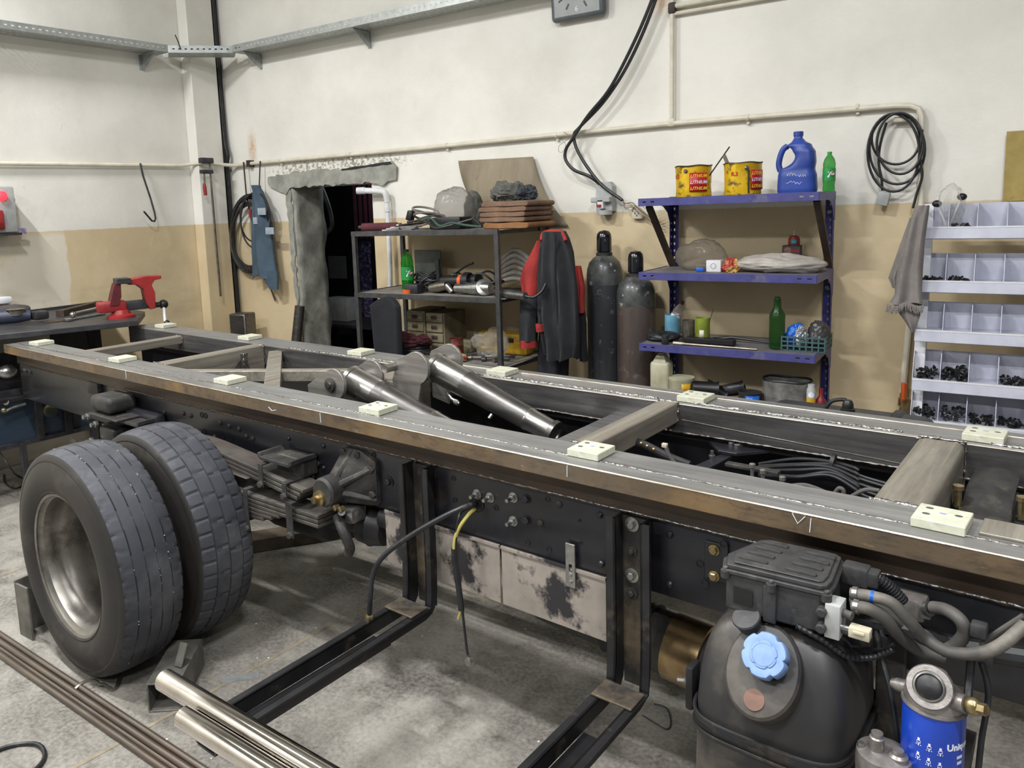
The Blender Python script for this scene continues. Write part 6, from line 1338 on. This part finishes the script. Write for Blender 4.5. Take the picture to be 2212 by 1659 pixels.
# ------------------------------------------------------------------ work jackets hung on the shelf corner
jk = root('work_jacket', (-2.5, 4.55, .8), 'charcoal and red work jacket hanging on the shelf corner post', 'jacket')
build('body', drape(drows([(500, 1176, 1218), (515, 1172, 1226), (545, 1168, 1236), (600, 1164, 1245), (680, 1165, 1250), (740, 1175, 1250), (772, 1180, 1246)], 4.48), 64, .085, 7, .55, 3, .012), mBLKC, jk)
build('red_lining', drape(drows([(520, 1160, 1178), (545, 1148, 1176), (580, 1130, 1172), (605, 1124, 1166), (645, 1132, 1160)], 4.52), 28, .035, 3, .4, 5), mREDC, jk)
build('sleeve', drape(drows([(640, 1126, 1166), (690, 1124, 1160), (735, 1125, 1158)], 4.50), 28, .05, 4, .4, 6), mBLKC, jk); build('red_cuff', drape(drows([(735, 1124, 1158), (750, 1125, 1157)], 4.50), 24, .052, 3, .3, 6), mREDC, jk)
build('red_cuff', drape(drows([(700, 1158, 1178), (716, 1160, 1176)], 4.44), 20, .03, 3, .3, 8), mREDC, jk); build('collar', MB().tube(cr([WY(1170, 520, 4.42), WY(1172, 506, 4.46), WY(1185, 500, 4.5), WY(1212, 502, 4.46), WY(1222, 520, 4.43)], 5), .012, 8), mREDC, jk)
build('side_panel', drape(drows([(575, 1238, 1254), (620, 1244, 1262), (675, 1246, 1262)], 4.56), 24, .04, 3, .4, 9), mREDC, jk); build('sleeve', drape(drows([(600, 1236, 1252), (700, 1245, 1266), (760, 1252, 1268), (780, 1256, 1268)], 4.60), 24, .04, 3, .4, 10), mBLKC2, jk)
build('zip_edge', MB().tube([WY(1200, 505, 4.36), WY(1198, 600, 4.37), WY(1205, 700, 4.37)], .006, 6), mBLKC2, jk)
thing('black_trousers', drape(drows([(650, 1170, 1225, 4.62), (740, 1165, 1228, 4.62), (800, 1162, 1225, 4.62), (860, 1162, 1224, 4.62), (920, 1164, 1222, 4.62)], 4.62), 48, .07, 5, .4, 13), mBLKC2, 'black work trousers hanging behind the jacket', 'trousers')
# ------------------------------------------------------------------ gas cylinders
mSCUFF = pm('chipped grey shoulder paint', (92, 94, 92), (60, 62, 62), .4, .2, 14, dirt=((190, 188, 182), 16, .58, .66), coat=.2)
def gascyl(x, y, R, H, body, label):
    r = root('gas_cylinder', (x, y, 0), label, 'gas cylinder'); T = MX.Translation((x, y, 0))
    sh = H-.30
    build('body', MB().lathe([(R*.9, 0), (R, .015), (R, sh), (R*.97, sh+.04), (R*.85, sh+.085), (R*.62, sh+.115), (R*.42, sh+.13), (R*.40, sh+.135)], 40, T), body, r)
    build('shoulder', MB().lathe([(R*1.002, sh-.06), (R*1.004, sh), (R*.975, sh+.04), (R*.857, sh+.085), (R*.625, sh+.115), (R*.43, sh+.131)], 40, T, False), mSCUFF, r)
    build('neck_ring', MB().lathe([(R*.45, sh+.128), (R*.45, sh+.15), (R*.4, sh+.152)], 32, T), mCAST, r)
    build('valve_cap', MB().lathe([(.043, sh+.15), (.043, sh+.155), (.05, sh+.16), (.05, H-.05), (.046, H-.025), (.032, H-.007), (0, H)], 32, T), mGLOSSB, r)
    az_ = math.atan2(-y, -x)+.12; build('cap_slot', MB().rbox((x+.049*math.cos(az_), y+.049*math.sin(az_), H-.075), (.014, .008, .032), .003), mBLACKP, r)
gascyl(-2.19, 4.83, .119, 1.668, mCYLBLK, 'taller scuffed black gas cylinder beside the jacket'); gascyl(-1.955, 4.80, .125, 1.535, mCYLBRN, 'shorter brownish gas cylinder next to the blue rack')
# ------------------------------------------------------------------ blue slotted-angle rack
RX0, RX1, RY0, RY1 = -1.80, -.80, 4.47, 4.97
rk = root('blue_rack', (-1.3, 4.72, 0), 'blue slotted-angle rack with three shelves on the wall', 'rack')
RZ = [1.862, 1.421, .985, .63]
def perf(x, y, sx, name='upright'):
    L = 1.87; hs = [(.03+.045*i, .03+.045*i+.016, .012, .022) for i in range(int((L-.05)/.045))]
    m = MB().holed(L, .045, .003, hs, frame((x, y, 0), (0, 0, 1), (sx, 0, 0))).holed(L, .045, .003, hs, frame((x, y, 0), (0, 0, 1), (0, -1, 0)))
    build(name, m, mBLUED, rk)
perf(RX0+.03, 4.96, 1); perf(RX1-.005, 4.96, -1)
for i, z in enumerate(RZ):
    o = build('shelf', MB().bb((RX0, RY0, z-.006), (RX1, RY1-.01, z)), mSHTOP, rk)
    build('front_lip', MB().holed(RX1-RX0, .046, .004, [(a, a+.022, .02, .028) for a in (.025, .075, RX1-RX0-.097, RX1-RX0-.047)], frame((RX0, RY0, z-.043), (1, 0, 0), (0, 0, 1))), mBLUE, o, bevel=.001)
    for x in (RX0, RX1): build('side_lip', MB().bb((x-.003, RY0, z-.043), (x+.003, RY1-.01, z+.003)), mBLUE, o)
    for x in (RX0+.028, RX1-.003): build('gusset', MB().prism([(4.965, z-.16), (4.92, z-.15), (4.88, z-.09), (4.80, z-.05), (4.74, z-.042), (4.965, z-.042)], 0, .004, frame((x, 0, 0), (0, 1, 0), (0, 0, 1))), mBLUED if x < -1 else mBLUE, o)
    for x in (RX0+.052, RX1-.03): build('gusset_bolt', MB().lathe([(.011, 0), (.011, .006)], 10, axis_m((x, 4.958, z-.115), (x, 4.8, z-.115))), mTIN, o)
for x in (RX0+.04, RX1-.02):
    M = axis_m((x, 4.53, 1.82), (x+.005, 4.93, 1.43)); build('diagonal_brace', MB().bb((-.018, -.012, 0), (.018, .012, .555), M), mBROWNB, rk)
Z1, Z2, Z3, Z4 = RZ
# LITHIUM cans
def lith(px, base_y, label, rot, rod):
    p = WY(px, base_y, 4.66); x, y = p.x, 4.66; r = root('grease_can', (x, y, Z1), label, 'can'); T = MX.Translation((x, y, Z1)); R = .103; H = .182
    m = MB().lathe([(R*.97, .001), (R, .006), (R*.985, .06), (R, .12), (R*1.0, H-.008), (R*1.03, H-.004), (R*1.03, H), (R*.98, H), (R*.98, H-.02), (0, H-.02)], 48, T); m.jit(.005, 11, px*.01)
    build('can', m, mYCAN, r)
    build('rim', MB().tube([V3((x+R*1.02*math.cos(a_), y+R*1.02*math.sin(a_), Z1+H+.002*math.sin(5*a_))) for a_ in [2*math.pi*i/48 for i in range(48)]], .004, 6, closed=True), mBROWNB, r)
    az_ = math.atan2(-y, -x)+rot
    g_ = MB().grid(lambda a, b: V3((-.052+.104*a, -.055+.11*b, .003)), 14, 3); build('red_label', wrap(g_, (x, y, Z1+.085), R*1.012, az_), mREDL, r, solid=.0012)
    for dz, mm in ((.036, mYPRINT), (0, mWPRINT), (-.036, mYPRINT)):
        t_ = text_mb('LITHIUM', .0265, .25, .0004, .0004); build('lettering', wrap(t_, (x, y, Z1+.085+dz), R*1.012+.0045, az_), mm, r)
    t_ = text_mb('R.3', .03, 0, .0004, .001); build('lettering', wrap(t_, (x, y, Z1+.12), R*1.012+.003, az_-1.35), mRPRINT, r)
    build('lug', MB().lathe([(.012, 0), (.012, .006), (.006, .012)], 14, axis_m((x+R*math.cos(az_-.72)*1.0, y+R*math.sin(az_-.72), Z1+.152), (x+2*R*math.cos(az_-.72), y+2*R*math.sin(az_-.72), Z1+.152))), mTIN, r)
    if rod: build('brush_rod', MB().bar((x+.02, y, Z1+.02), WY(1576, 317, 4.62), .004, 6), mBROWNB, r)
    else: build('drip_streak', wrap(MB().bb((-.005, -.07, .003), (.005, .06, .0045)), (x, y, Z1+.08), R*1.012, az_-.62), mBROWNB, r)
lith(1498, 420, 'left yellow grease can with the red LITHIUM label facing forward', .28, True)
lith(1604, 416, 'right yellow grease can with the LITHIUM label turned to the side', .92, False)
p = WY(1566, 345, 4.6); thing('paint_brush', MB().rbox((p.x, 4.62, p.z), (.02, .01, .06), .002, 1, MX.Translation((p.x, 4.62, p.z)) @ rotm(0, -.4, 0) @ MX.Translation((-p.x, -4.62, -p.z))), mTIN, 'flat metal scraper resting between the grease cans', 'scraper')
# blue jug: outline extruded with a handle hole
p = WY(1722, 412, 4.68); jg = root('blue_jug', (p.x, 4.68, Z1), 'big blue plastic jug with a loop handle and scrawled writing', 'jug')
def jrow(z):  # half width left, right, depth
    pts = [(0, -.1, .1, .06), (.02, -.104, .104, .065), (.09, -.102, .1, .065), (.13, -.096, .09, .06), (.17, -.09, .094, .06), (.22, -.085, .09, .058), (.26, -.06, .07, .05), (.285, -.03, .035, .035), (.30, -.022, .022, .022), (.318, -.022, .022, .022)]
    for a, b in zip(pts[:-1], pts[1:]):
        if a[0] <= z <= b[0]: t_ = (z-a[0])/(b[0]-a[0]); t_ = t_*t_*(3-2*t_); return [a[i]*(1-t_)+b[i]*t_ for i in (1, 2, 3)]
    return pts[-1][1:]
H = .318; hz0, hz1 = .135, .255
def jpt(a, b):
    z = H*b; l, r_, d_ = jrow(z)
    if hz0 < z < hz1: k = math.sin(math.pi*(z-hz0)/(hz1-hz0))**.6; l = l+(.075)*k      # notch for the handle
    th = 2*math.pi*a; cx_ = (l+r_)/2; return V3((p.x+cx_+(r_-l)/2*spow(math.cos(th), .7), 4.68+d_*spow(math.sin(th), .7), Z1+z+.001))
build('body', MB().grid(jpt, 40, 48, None, True), mJUG, jg, sharp=60)
build('handle', MB().tube(cr([(p.x-.055, 4.68, Z1+.262), (p.x-.078, 4.68, Z1+.245), (p.x-.094, 4.68, Z1+.205), (p.x-.1, 4.68, Z1+.16), (p.x-.09, 4.68, Z1+.125)], 6), .0165, 12), mJUG, jg); build('screw_cap', MB().lathe([(.026, .312), (.026, .335), (.022, .337)], 18, MX.Translation((p.x, 4.68, Z1))), mJUG, jg)
rnd = random.Random(2)
for (x, z, L_) in ((-.035, .105, .014), (-.02, .103, .02), (.0, .1, .026), (.022, .096, .016), (.036, .094, .016), (.05, .09, .014), (-.03, .062, .03), (.0, .058, .024), (.022, .056, .026)):
    pts = [(p.x+x+L_*(t_-.5)+rnd.uniform(-.002, .002), 4.68-.0655, Z1+z+.006*math.sin(t_*6+x*90)+rnd.uniform(-.003, .003)) for t_ in (0, .25, .5, .75, 1)]
    build('scrawl', MB().tube(cr(pts, 4), .0011, 5), mWPRINT, jg)
p = WY(1790, 412, 4.66); bottle('small_soda_bottle', (p.x, 4.66, Z1), .215, .032, 'small green soda bottle standing at the right end of the top shelf', mGREENB, mGREENS, mGREENL)
# shelf two
p = WY(1515, 575, 4.72); smoothlump('grey_bag', (p.x, 4.72, Z2), (.15, .11, .105), .022, 51, mBAG, 'slumped grey plastic bag on the second rack shelf', 'plastic bag', 5)
p = WY(1515, 578, 4.6); thing('blue_box', MB().rbox((p.x, 4.58, Z2+.014), (.047, .03, .026), .005), mBLUEPK, 'tiny blue box in front of the grey bag', 'box')
p = WY(1547, 575, 4.64); bx_ = root('white_carton', (p.x, 4.62, Z2), 'small white carton with a circle printed on it', 'carton'); build('box', MB().rbox((p.x, 4.62, Z2+.035), (.085, .07, .068), .002), mWPAPER, bx_); build('ring_print', MB().tube([(p.x+.015*math.cos(a_), 4.5845, Z2+.036+.015*math.sin(a_)) for a_ in [2*math.pi*i/24 for i in range(24)]], .001, 5, closed=True), mGREYC, bx_)
p = WY(1580, 575, 4.6); thing('snack_packet', lump((p.x, 4.6, Z2), (.05, .035, .045), .02, 61, sc=6), pm('red gold packet', (160, 40, 36), (206, 168, 90), .4, 0, 18, .45, .55), 'crumpled red and gold packet beside the white carton', 'packet', sharp=80)
p = WY(1680, 572, 4.66); thing('white_sack', lump((p.x+.01, 4.66, Z2), (.255, .13, .055), .016, 64), mSACK, 'flat off-white sack lying on the second rack shelf', 'sack', sharp=80)
p = WY(1711, 540, 4.88); db = root('dark_spice_box', (p.x, 4.88, Z2), 'dark printed box behind the white sack', 'box'); build('box', MB().rbox((p.x, 4.88, Z2+.07), (.10, .06, .138), .002), pm('dark printed card', (54, 40, 42), (38, 30, 32), .5), db); build('round_print', MB().lathe([(.02, 0), (.02, .001), (0, .0012)], 20, axis_m((p.x-.018, 4.8495, Z2+.11), (p.x-.018, 4, Z2+.11))), pm('pinkish print', (150, 110, 104), (90, 60, 60), .5), db); build('strip_print', MB().bb((p.x+.005, 4.8485, Z2+.1), (p.x+.045, 4.85, Z2+.112)), mREDP, db)
sc_ = root('spray_can', (p.x+.01, 4.88, Z2+.139), 'small red and teal spray can standing on the dark box', 'spray can'); T = MX.Translation((p.x+.01, 4.88, Z2+.1395)); build('can', MB().lathe([(.031, 0), (.032, .003), (.032, .035), (.026, .05), (.012, .058)], 24, T), mREDP, sc_); build('label_band', wrap(MB().grid(lambda a, b: V3((-.016+.032*a, -.013+.026*b, .0003)), 6, 2), (p.x+.01, 4.88, Z2+.16), .032, math.atan2(-4.88, -p.x)), pm('teal label', (70, 150, 160), None, .4), sc_, solid=.001); build('nozzle', MB().lathe([(.008, .056), (.008, .066), (.004, .07), (.004, .082)], 12, T), mGALV, sc_)
# shelf three
p = WY(1425, 720, 4.62); thing('black_rope', lump((p.x+.02, 4.62, Z3), (.105, .08, .034), .01, 71), mHOSE, 'dark heap of black cord at the left end of the third shelf', 'cord', sharp=80)
p = WY(1450, 705, 4.72); tn = root('light_blue_tin', (p.x, 4.74, Z3), 'open light blue tin at the back left of the third shelf', 'tin'); build('can', MB().lathe([(.045, .001), (.047, .004), (.047, .15), (.044, .15), (.044, .02), (0, .02)], 28, MX.Translation((p.x, 4.74, Z3))), mLBLUE, tn)
cb_ = root('clear_bottle', (p.x, 4.74, Z3+.05), 'clear plastic bottle tilted in the light blue tin', 'bottle'); M = MX.Translation((p.x-.01, 4.74, Z3+.07)) @ rotm(0, .42, 0); build('body', MB().lathe([(.0, .0), (.028, .002), (.03, .03), (.03, .11), (.026, .13), (.013, .155), (.012, .165)], 24, M), mCLRB, cb_); build('cap', MB().lathe([(.014, .163), (.014, .182), (0, .183)], 16, M), mMAROON, cb_); build('paper', MB().lathe([(.0305, .04), (.0305, .09)], 24, M, False), mWPAPER, cb_)
p = WY(1487, 712, 4.66); thing('steel_tin', MB().lathe([(.036, .001), (.038, .004), (.038, .132), (.035, .132), (.035, .02), (0, .02)], 28, MX.Translation((p.x, 4.66, Z3))), mTIN, 'bare steel tin next to the light blue tin', 'tin')
p = WY(1518, 712, 4.66); tn = root('lime_tin', (p.x, 4.66, Z3), 'lime green printed tin with a thin brush in it', 'tin'); build('can', MB().lathe([(.04, .001), (.042, .004), (.042, .15), (.039, .15), (.039, .02), (0, .02)], 28, MX.Translation((p.x, 4.66, Z3))), mLIME, tn); build('label_patch', wrap(MB().grid(lambda a, b: V3((-.02+.028*a, -.04+.05*b, .0004)), 6, 2), (p.x, 4.66, Z3+.07), .042, math.atan2(-4.66, -p.x)), mIVORY, tn, solid=.001); build('brush', MB().bar((p.x+.01, 4.66, Z3+.03), (p.x+.065, 4.66, Z3+.21), .002, 6), mBROWNB, tn)
p = WY(1437, 735, 4.5); thing('small_jar', MB().lathe([(.02, .001), (.023, .006), (.023, .035), (.017, .04), (.021, .042), (.021, .055), (.018, .057), (0, .057)], 20, MX.Translation((p.x, 4.5, Z3))), mDKGREY, 'small dark metal jar at the front of the third shelf', 'jar')
a, b = seat(WY(1455, 733, 4.5), Z3+.012), seat(WY(1635, 748, 4.5), Z3+.008); thing('wiper_arm', MB().tube([a, a.lerp(b, .12), a.lerp(b, .15), b], [.014, .014, .008, .005], 8), mTIN, 'long bright wiper arm at the front of the third shelf', 'wiper arm')
a, b = seat(WY(1480, 722, 4.6), Z3+.02), seat(WY(1560, 728, 4.6), Z3+.02); thing('black_case_tool', MB().rbox((0, 0, .15), (.06, .035, .3), .008, 1, axis_m(a, b)), mBLACKP, 'black bar shaped tool behind the wiper arm', 'tool')
a, b = seat(WY(1540, 725, 4.72), Z3+.01), seat(WY(1680, 740, 4.72), Z3+.009); thing('black_wiper_blade', MB().tube([a, a.lerp(b, .3)+V3((0, 0, .02)), b], [.012, .009, .006], 8), mBLACKP, 'black wiper blade lying behind on the third shelf', 'wiper blade')
p = WY(1678, 738, 4.6); bottle('dark_green_bottle', (p.x, 4.6, Z3), .30, .043, 'tall dark green bottle on the third rack shelf', mGREEND, mDKGREEN, None, prof=[(.0, .004), (.6, .0), (.95, .02), (1, .06), (.94, .12), (1, .18), (1, .58), (1.02, .6), (.98, .66), (.7, .74), (.5, .8), (.44, .92), (.44, .95)])
# crate with packets
p = WY(1735, 745, 4.62); cx_, cy_ = p.x+.01, 4.66; ct = root('plastic_crate', (cx_, cy_, Z3), 'grey green slatted plastic crate holding blue packets', 'crate'); W_, D_, H_ = .225, .2, .085
build('bottom', MB().bb((cx_-W_/2, cy_-D_/2, Z3+.001), (cx_+W_/2, cy_+D_/2, Z3+.006)), mCRATE, ct)
for z in (.03, .055, .08):
    for s in (-1, 1): build('rail', MB().bb((cx_-W_/2, cy_+s*D_/2-.003, Z3+z-.004), (cx_+W_/2, cy_+s*D_/2+.003, Z3+z+.004)), mCRATE, ct); build('rail', MB().bb((cx_+s*W_/2-.003, cy_-D_/2, Z3+z-.004), (cx_+s*W_/2+.003, cy_+D_/2, Z3+z+.004)), mCRATE, ct)
for i in range(8):
    for s in (-1, 1): build('slat', MB().bb((cx_-W_/2+W_*i/7-.004, cy_+s*D_/2-.0025, Z3+.004), (cx_-W_/2+W_*i/7+.004, cy_+s*D_/2+.0025, Z3+H_)), mCRATE, ct)
for i in range(6):
    for s in (-1, 1): build('slat', MB().bb((cx_+s*W_/2-.0025, cy_-D_/2+D_*i/5-.004, Z3+.004), (cx_+s*W_/2+.0025, cy_-D_/2+D_*i/5+.004, Z3+H_)), mCRATE, ct)
thing('blue_packet', lump((cx_-.05, cy_-.03, Z3+.012), (.055, .05, .075), .015, 81, sc=6), mBLUEPK, 'shiny blue packet in the slatted crate', 'packet', sharp=80); thing('foil_packet', lump((cx_-.02, cy_-.06, Z3+.012), (.035, .03, .07), .015, 83, sc=6), mSILPK, 'silver foil packet at the front of the slatted crate', 'packet', sharp=80); thing('dark_packet', lump((cx_+.06, cy_+.01, Z3+.012), (.06, .07, .085), .015, 85, sc=6), pm('dark printed foil', (86, 84, 84), (50, 48, 50), .35, .3, 14), 'dark grey packet at the right in the slatted crate', 'packet', sharp=80)
# shelf four (mostly hidden by the rail)
p = WY(1428, 830, 4.55); jw = root('dirty_jug', (p.x, 4.55, Z4), 'dirty white plastic jug on the lowest rack shelf', 'jug'); build('body', MB().rbox((p.x, 4.56, Z4+.12), (.12, .1, .238), .02, 3), mJUGW, jw); build('shoulder', MB().lathe([(.06, 0), (.035, .04), (.025, .05), (.025, .07)], 4, MX.Translation((p.x, 4.56, Z4+.236)) @ rotm(0, 0, .785)), mJUGW, jw); build('black_lid', MB().lathe([(.03, 0), (.03, .03)], 16, MX.Translation((p.x+.0, 4.56, Z4+.295))), mBLACKP, jw)
p = WY(1472, 850, 4.56); tn = root('paint_pot', (p.x, 4.56, Z4), 'white and yellow paint pot on the lowest rack shelf', 'paint pot'); build('pot', MB().lathe([(.07, .001), (.075, .13), (.078, .135), (.078, .15), (0, .152)], 28, MX.Translation((p.x, 4.56, Z4))), mJUGW, tn); build('drip', wrap(MB().grid(lambda a, b: V3((-.03+.06*a, -.03+.06*b, .0004)), 6, 2), (p.x, 4.56, Z4+.09), .0745, math.atan2(-4.56, -p.x)+.4), mYTOOL, tn, solid=.002)
for k, (x0, y0, x1, y1, r_, lb) in enumerate(((1500, 836, 1545, 840, .045, 'black rubber elbow at the left'), (1535, 832, 1560, 850, .04, 'round black pipe end in the middle'), (1555, 845, 1600, 835, .035, 'grey angled pipe fitting'), (1575, 850, 1605, 842, .03, 'dark pipe stub at the right'))):
    a, b = WY(x0, y0, 4.56+.05*k), WY(x1, y1, 4.6+.05*k); a.z = max(a.z, Z4+.05); thing('pipe_fitting', MB().tube([V3((a.x, a.y, Z4+.03)), a, b, b+(b-a)*.15], [r_*1.0, r_, r_*.9, r_*1.1], 14), mBLACKP if k != 2 else mDKGREY, lb+' of the heap on the lowest rack shelf', 'pipe fitting', 'fittings on the lowest rack shelf')
thing('fittings_tray', MB().bb((-1.52, 4.5, Z4+.001), (-1.24, 4.8, Z4+.03)), mCARD, 'brown tray under the heap of fittings', 'tray')
p = WY(1620, 862, 4.54); tn = root('blue_paint_tin', (p.x, 4.54, Z4), 'blue splashed paint tin on the lowest rack shelf', 'paint tin'); build('can', MB().lathe([(.062, .001), (.064, .005), (.064, .1), (.066, .103), (.06, .106), (.06, .09), (0, .09)], 28, MX.Translation((p.x, 4.54, Z4))), mDKGREY, tn); build('blue_splash', wrap(MB().grid(lambda a, b: V3((-.04+.085*a, -.045+.09*b, .0005)), 8, 3), (p.x, 4.54, Z4+.047), .064, math.atan2(-4.54, -p.x)+.2), mBLUEPK, tn, solid=.002)
p = WY(1700, 850, 4.6); fb = root('foil_pail', (p.x, 4.6, Z4), 'crumpled grey foil wrapped pail on the lowest rack shelf', 'pail'); build('pail', MB().lathe([(.1, .001), (.115, .01), (.125, .18), (.118, .18), (.11, .02), (0, .02)], 32, MX.Translation((p.x, 4.6, Z4)), True, 1.1, .75).jit(.008, 16, 3), mFOIL, fb); build('dark_rim', MB().tube([(p.x+.13*math.cos(a_), 4.6+.09*math.sin(a_), Z4+.182+.004*math.sin(3*a_)) for a_ in [2*math.pi*i/32 for i in range(32)]], .007, 6, closed=True), mBLACKP, fb)
p = WY(1752, 855, 4.54); yb = root('yellow_bottle', (p.x, 4.54, Z4), 'slim white bottle with a yellow label beside the pail', 'bottle'); build('body', MB().lathe([(.022, .001), (.024, .005), (.024, .15), (.018, .165), (.018, .18)], 20, MX.Translation((p.x, 4.54, Z4))), mGREYBX, yb); build('yellow_band', MB().lathe([(.0245, .03), (.0245, .105)], 20, MX.Translation((p.x, 4.54, Z4)), False), mYTOOL, yb); build('round_badge', wrap(MB().lathe([(0, 0), (.016, 0), (.016, .0004), (0, .0006)], 20), (p.x, 4.54, Z4+.125), .0246, math.atan2(-4.54, -p.x)), mWPRINT, yb)
p = WY(1773, 858, 4.56); thing('red_bottle', MB().lathe([(.024, .001), (.028, .006), (.028, .07), (.02, .1), (.011, .115), (.011, .155), (.008, .158)], 20, MX.Translation((p.x, 4.56, Z4))), pm('dark red bottle', (126, 30, 34), (96, 24, 28), .35), 'small dark red bottle at the right end of the lowest shelf', 'bottle')
# ------------------------------------------------------------------ white parts-bin rack
BX0, BX1 = -.335, .62
br = root('parts_bin_rack', (.1, 4.6, 0), 'white tilted parts-bin rack with rows of small compartments', 'bin rack')
ztray = [1.66, 1.395, 1.148, .90, .695, .46]
lean = .04
def by(z): return 4.53-.10*(1.66-z)/1.0          # front lip position, the rack stands out further below
for s, x in ((-1, BX0+.02), (1, BX1-.02)):
    build('side_post', MB().add([(x-.025, by(0)+.02, 0), (x+.025, by(0)+.02, 0), (x+.025, by(0)+.14, 0), (x-.025, by(0)+.14, 0), (x-.025, by(1.8)+.14, 1.78), (x+.025, by(1.8)+.14, 1.78), (x+.025, by(1.8)+.2, 1.78), (x-.025, by(1.8)+.2, 1.78)], [(0, 3, 2, 1), (4, 5, 6, 7), (0, 1, 5, 4), (1, 2, 6, 5), (2, 3, 7, 6), (3, 0, 4, 7)]), mWHITEE, br)
cols = 8; pitch = (BX1-BX0)/cols
bolt_lumps = []
for k, z in enumerate(ztray):
    y = by(z); H_ = .135 if k else .12
    tr = build('bin_tray', MB().bb((BX0, y, z), (BX1, y+.16, z+.004)), mWHITEP, br)
    build('front_lip', MB().prism([(y-.004, z-.052), (y-.014, z-.048), (y-.006, z+.004), (y+.006, z+.004), (y+.004, z-.05)], 0, BX1-BX0, frame((BX0, 0, 0), (0, 1, 0), (0, 0, 1))), mWHITEP, tr)
    build('lip_edge', MB().bb((BX0, y-.008, z+.002), (BX1, y+.006, z+.010)), mWHITEE, tr)
    build('back_sheet', MB().bb((BX0, y+.155, z), (BX1, y+.159, z+H_)), mWHITEP, tr)
    for i in range(cols+1):
        x = BX0+pitch*i; build('divider', MB().prism([(y+.004, z+.004), (y+.155, z+.004), (y+.155, z+H_), (y+.06, z+H_), (y+.02, z+.07)], 0, .003, frame((x-.0015, 0, 0), (0, 1, 0), (0, 0, 1))), mWHITEP, tr)
        
pools = [(3, 0, 'black hex nuts in the left bin of the fourth row'), (3, 1, 'dark rubber grommets in the second bin of the fourth row'), (3, 3, 'dark bolts in the fourth bin of the fourth row'), (4, 0, 'black nuts in the left bin of the fifth row'), (4, 1, 'shiny black bolts in the second bin of the fifth row'), (4, 2, 'dark screws in the third bin of the fifth row'), (4, 3, 'dark screws in the fourth bin of the fifth row'), (1, 0, 'few small screws in the left bin of the second row'), (1, 1, 'few small screws in the second bin of the second row'), (0, 1, 'few dark nuts in the second bin of the top row')]
for (k, i, lb) in pools:
    z = ztray[k]; y = by(z); x0 = BX0+pitch*i+.006; m = MB(); rnd = random.Random(k*10+i); n_ = 46 if k > 2 else 16; hh = .05 if (k, i) in ((3, 0), (4, 1), (4, 0), (3, 1)) else .022
    if k < 3: hh = .008
    for _ in range(n_):
        q = V3((x0+rnd.uniform(.008, pitch-.02), y+rnd.uniform(.014, .14), z+.010+rnd.uniform(0, hh))); R_ = rotm(rnd.uniform(0, 3), rnd.uniform(0, 3), rnd.uniform(0, 3)); s = rnd.uniform(.7, 1.2)
        if (k, i) == (3, 1): m.tube([MX.Translation(q) @ R_ @ V3((.010*math.cos(t_), .010*math.sin(t_), 0)) for t_ in [2*math.pi*j/8 for j in range(8)]], .005, 5, closed=True)
        else: m.lathe([(.008*s, -.006), (.008*s, 0), (.005*s, 0), (.005*s, .012*s)], 6, MX.Translation(q) @ R_)
    o = thing('loose_fasteners', m, mBLACKM if (k, i) != (4, 1) else mDKGREY, lb, 'fasteners'); o['kind'] = 'stuff'
# clear bag on top, towel, valve
p = WY(2052, 480, 4.6); bg = root('clear_bag', (p.x, 4.6, 1.665), 'clear plastic bag with two dark ball-ended parts standing in the top bin', 'plastic bag')
build('film', lump((p.x, 4.60, 1.668), (.055, .045, .12), .02, 91), mCLEAR, bg)
for x, y, x2, y2 in ((2024, 440, 2045, 490), (2078, 425, 2050, 490)):
    a, b = WY(x, y, 4.6), WY(x2, y2, 4.6); build('stem', MB().bar(a, b, .004, 8), mWHITEE, bg); build('ball_end', MB().ball(a, (.022, .02, .018), 14, 10), mBLACKP, bg)
tw = root('grey_towel', (-.38, 4.5, 1.15), 'grey fringed towel hanging on the left of the bin rack', 'towel')
build('cloth', drape(drows([(444, 1978, 2008), (470, 1968, 2005), (520, 1955, 1998), (580, 1938, 1994), (640, 1932, 1992), (655, 1922, 1994)], 4.46), 48, .032, 4, .6, 17, .006), mTOWEL, tw)
build('back_fold', drape(drows([(470, 1965, 1980), (540, 1940, 1965), (600, 1919, 1948), (622, 1928, 1945)], 4.52), 28, .03, 3, .5, 18), mTOWEL, tw)
build('lower_corner', drape(drows([(650, 1925, 1993), (675, 1940, 1990), (700, 1958, 1982), (716, 1968, 1976)], 4.47), 28, .02, 3, .5, 19), mTOWEL, tw)
m = MB(); rnd = random.Random(4)
for i in range(34):
    t_ = i/33; q = WY(1917+78*t_, 657+4*math.sin(9*t_), 4.43); m.tube([q, q+V3((rnd.uniform(-.003, .003), -.004, -.02)), q+V3((rnd.uniform(-.006, .006), 0, -.04))], [.004, .003, .002], 5)
build('fringe', m, mTOWEL, tw)
vv = root('water_valve', (-.43, 4.93, .9), 'brass pipe valve with an orange red lever low on the wall', 'valve'); p = WY(1951, 868, 4.93)
build('body', MB().lathe([(.02, -.05), (.02, -.03), (.028, -.02), (.028, .02), (.02, .03), (.02, .05)], 16, MX.Translation((p.x, 4.93, p.z))), mBRASS, vv); build('lever', MB().tube([(p.x, 4.90, p.z+.01), (p.x+.005, 4.88, p.z+.03), (p.x+.005, 4.88, p.z+.12)], [.01, .014, .016], 8), mORANGE, vv)
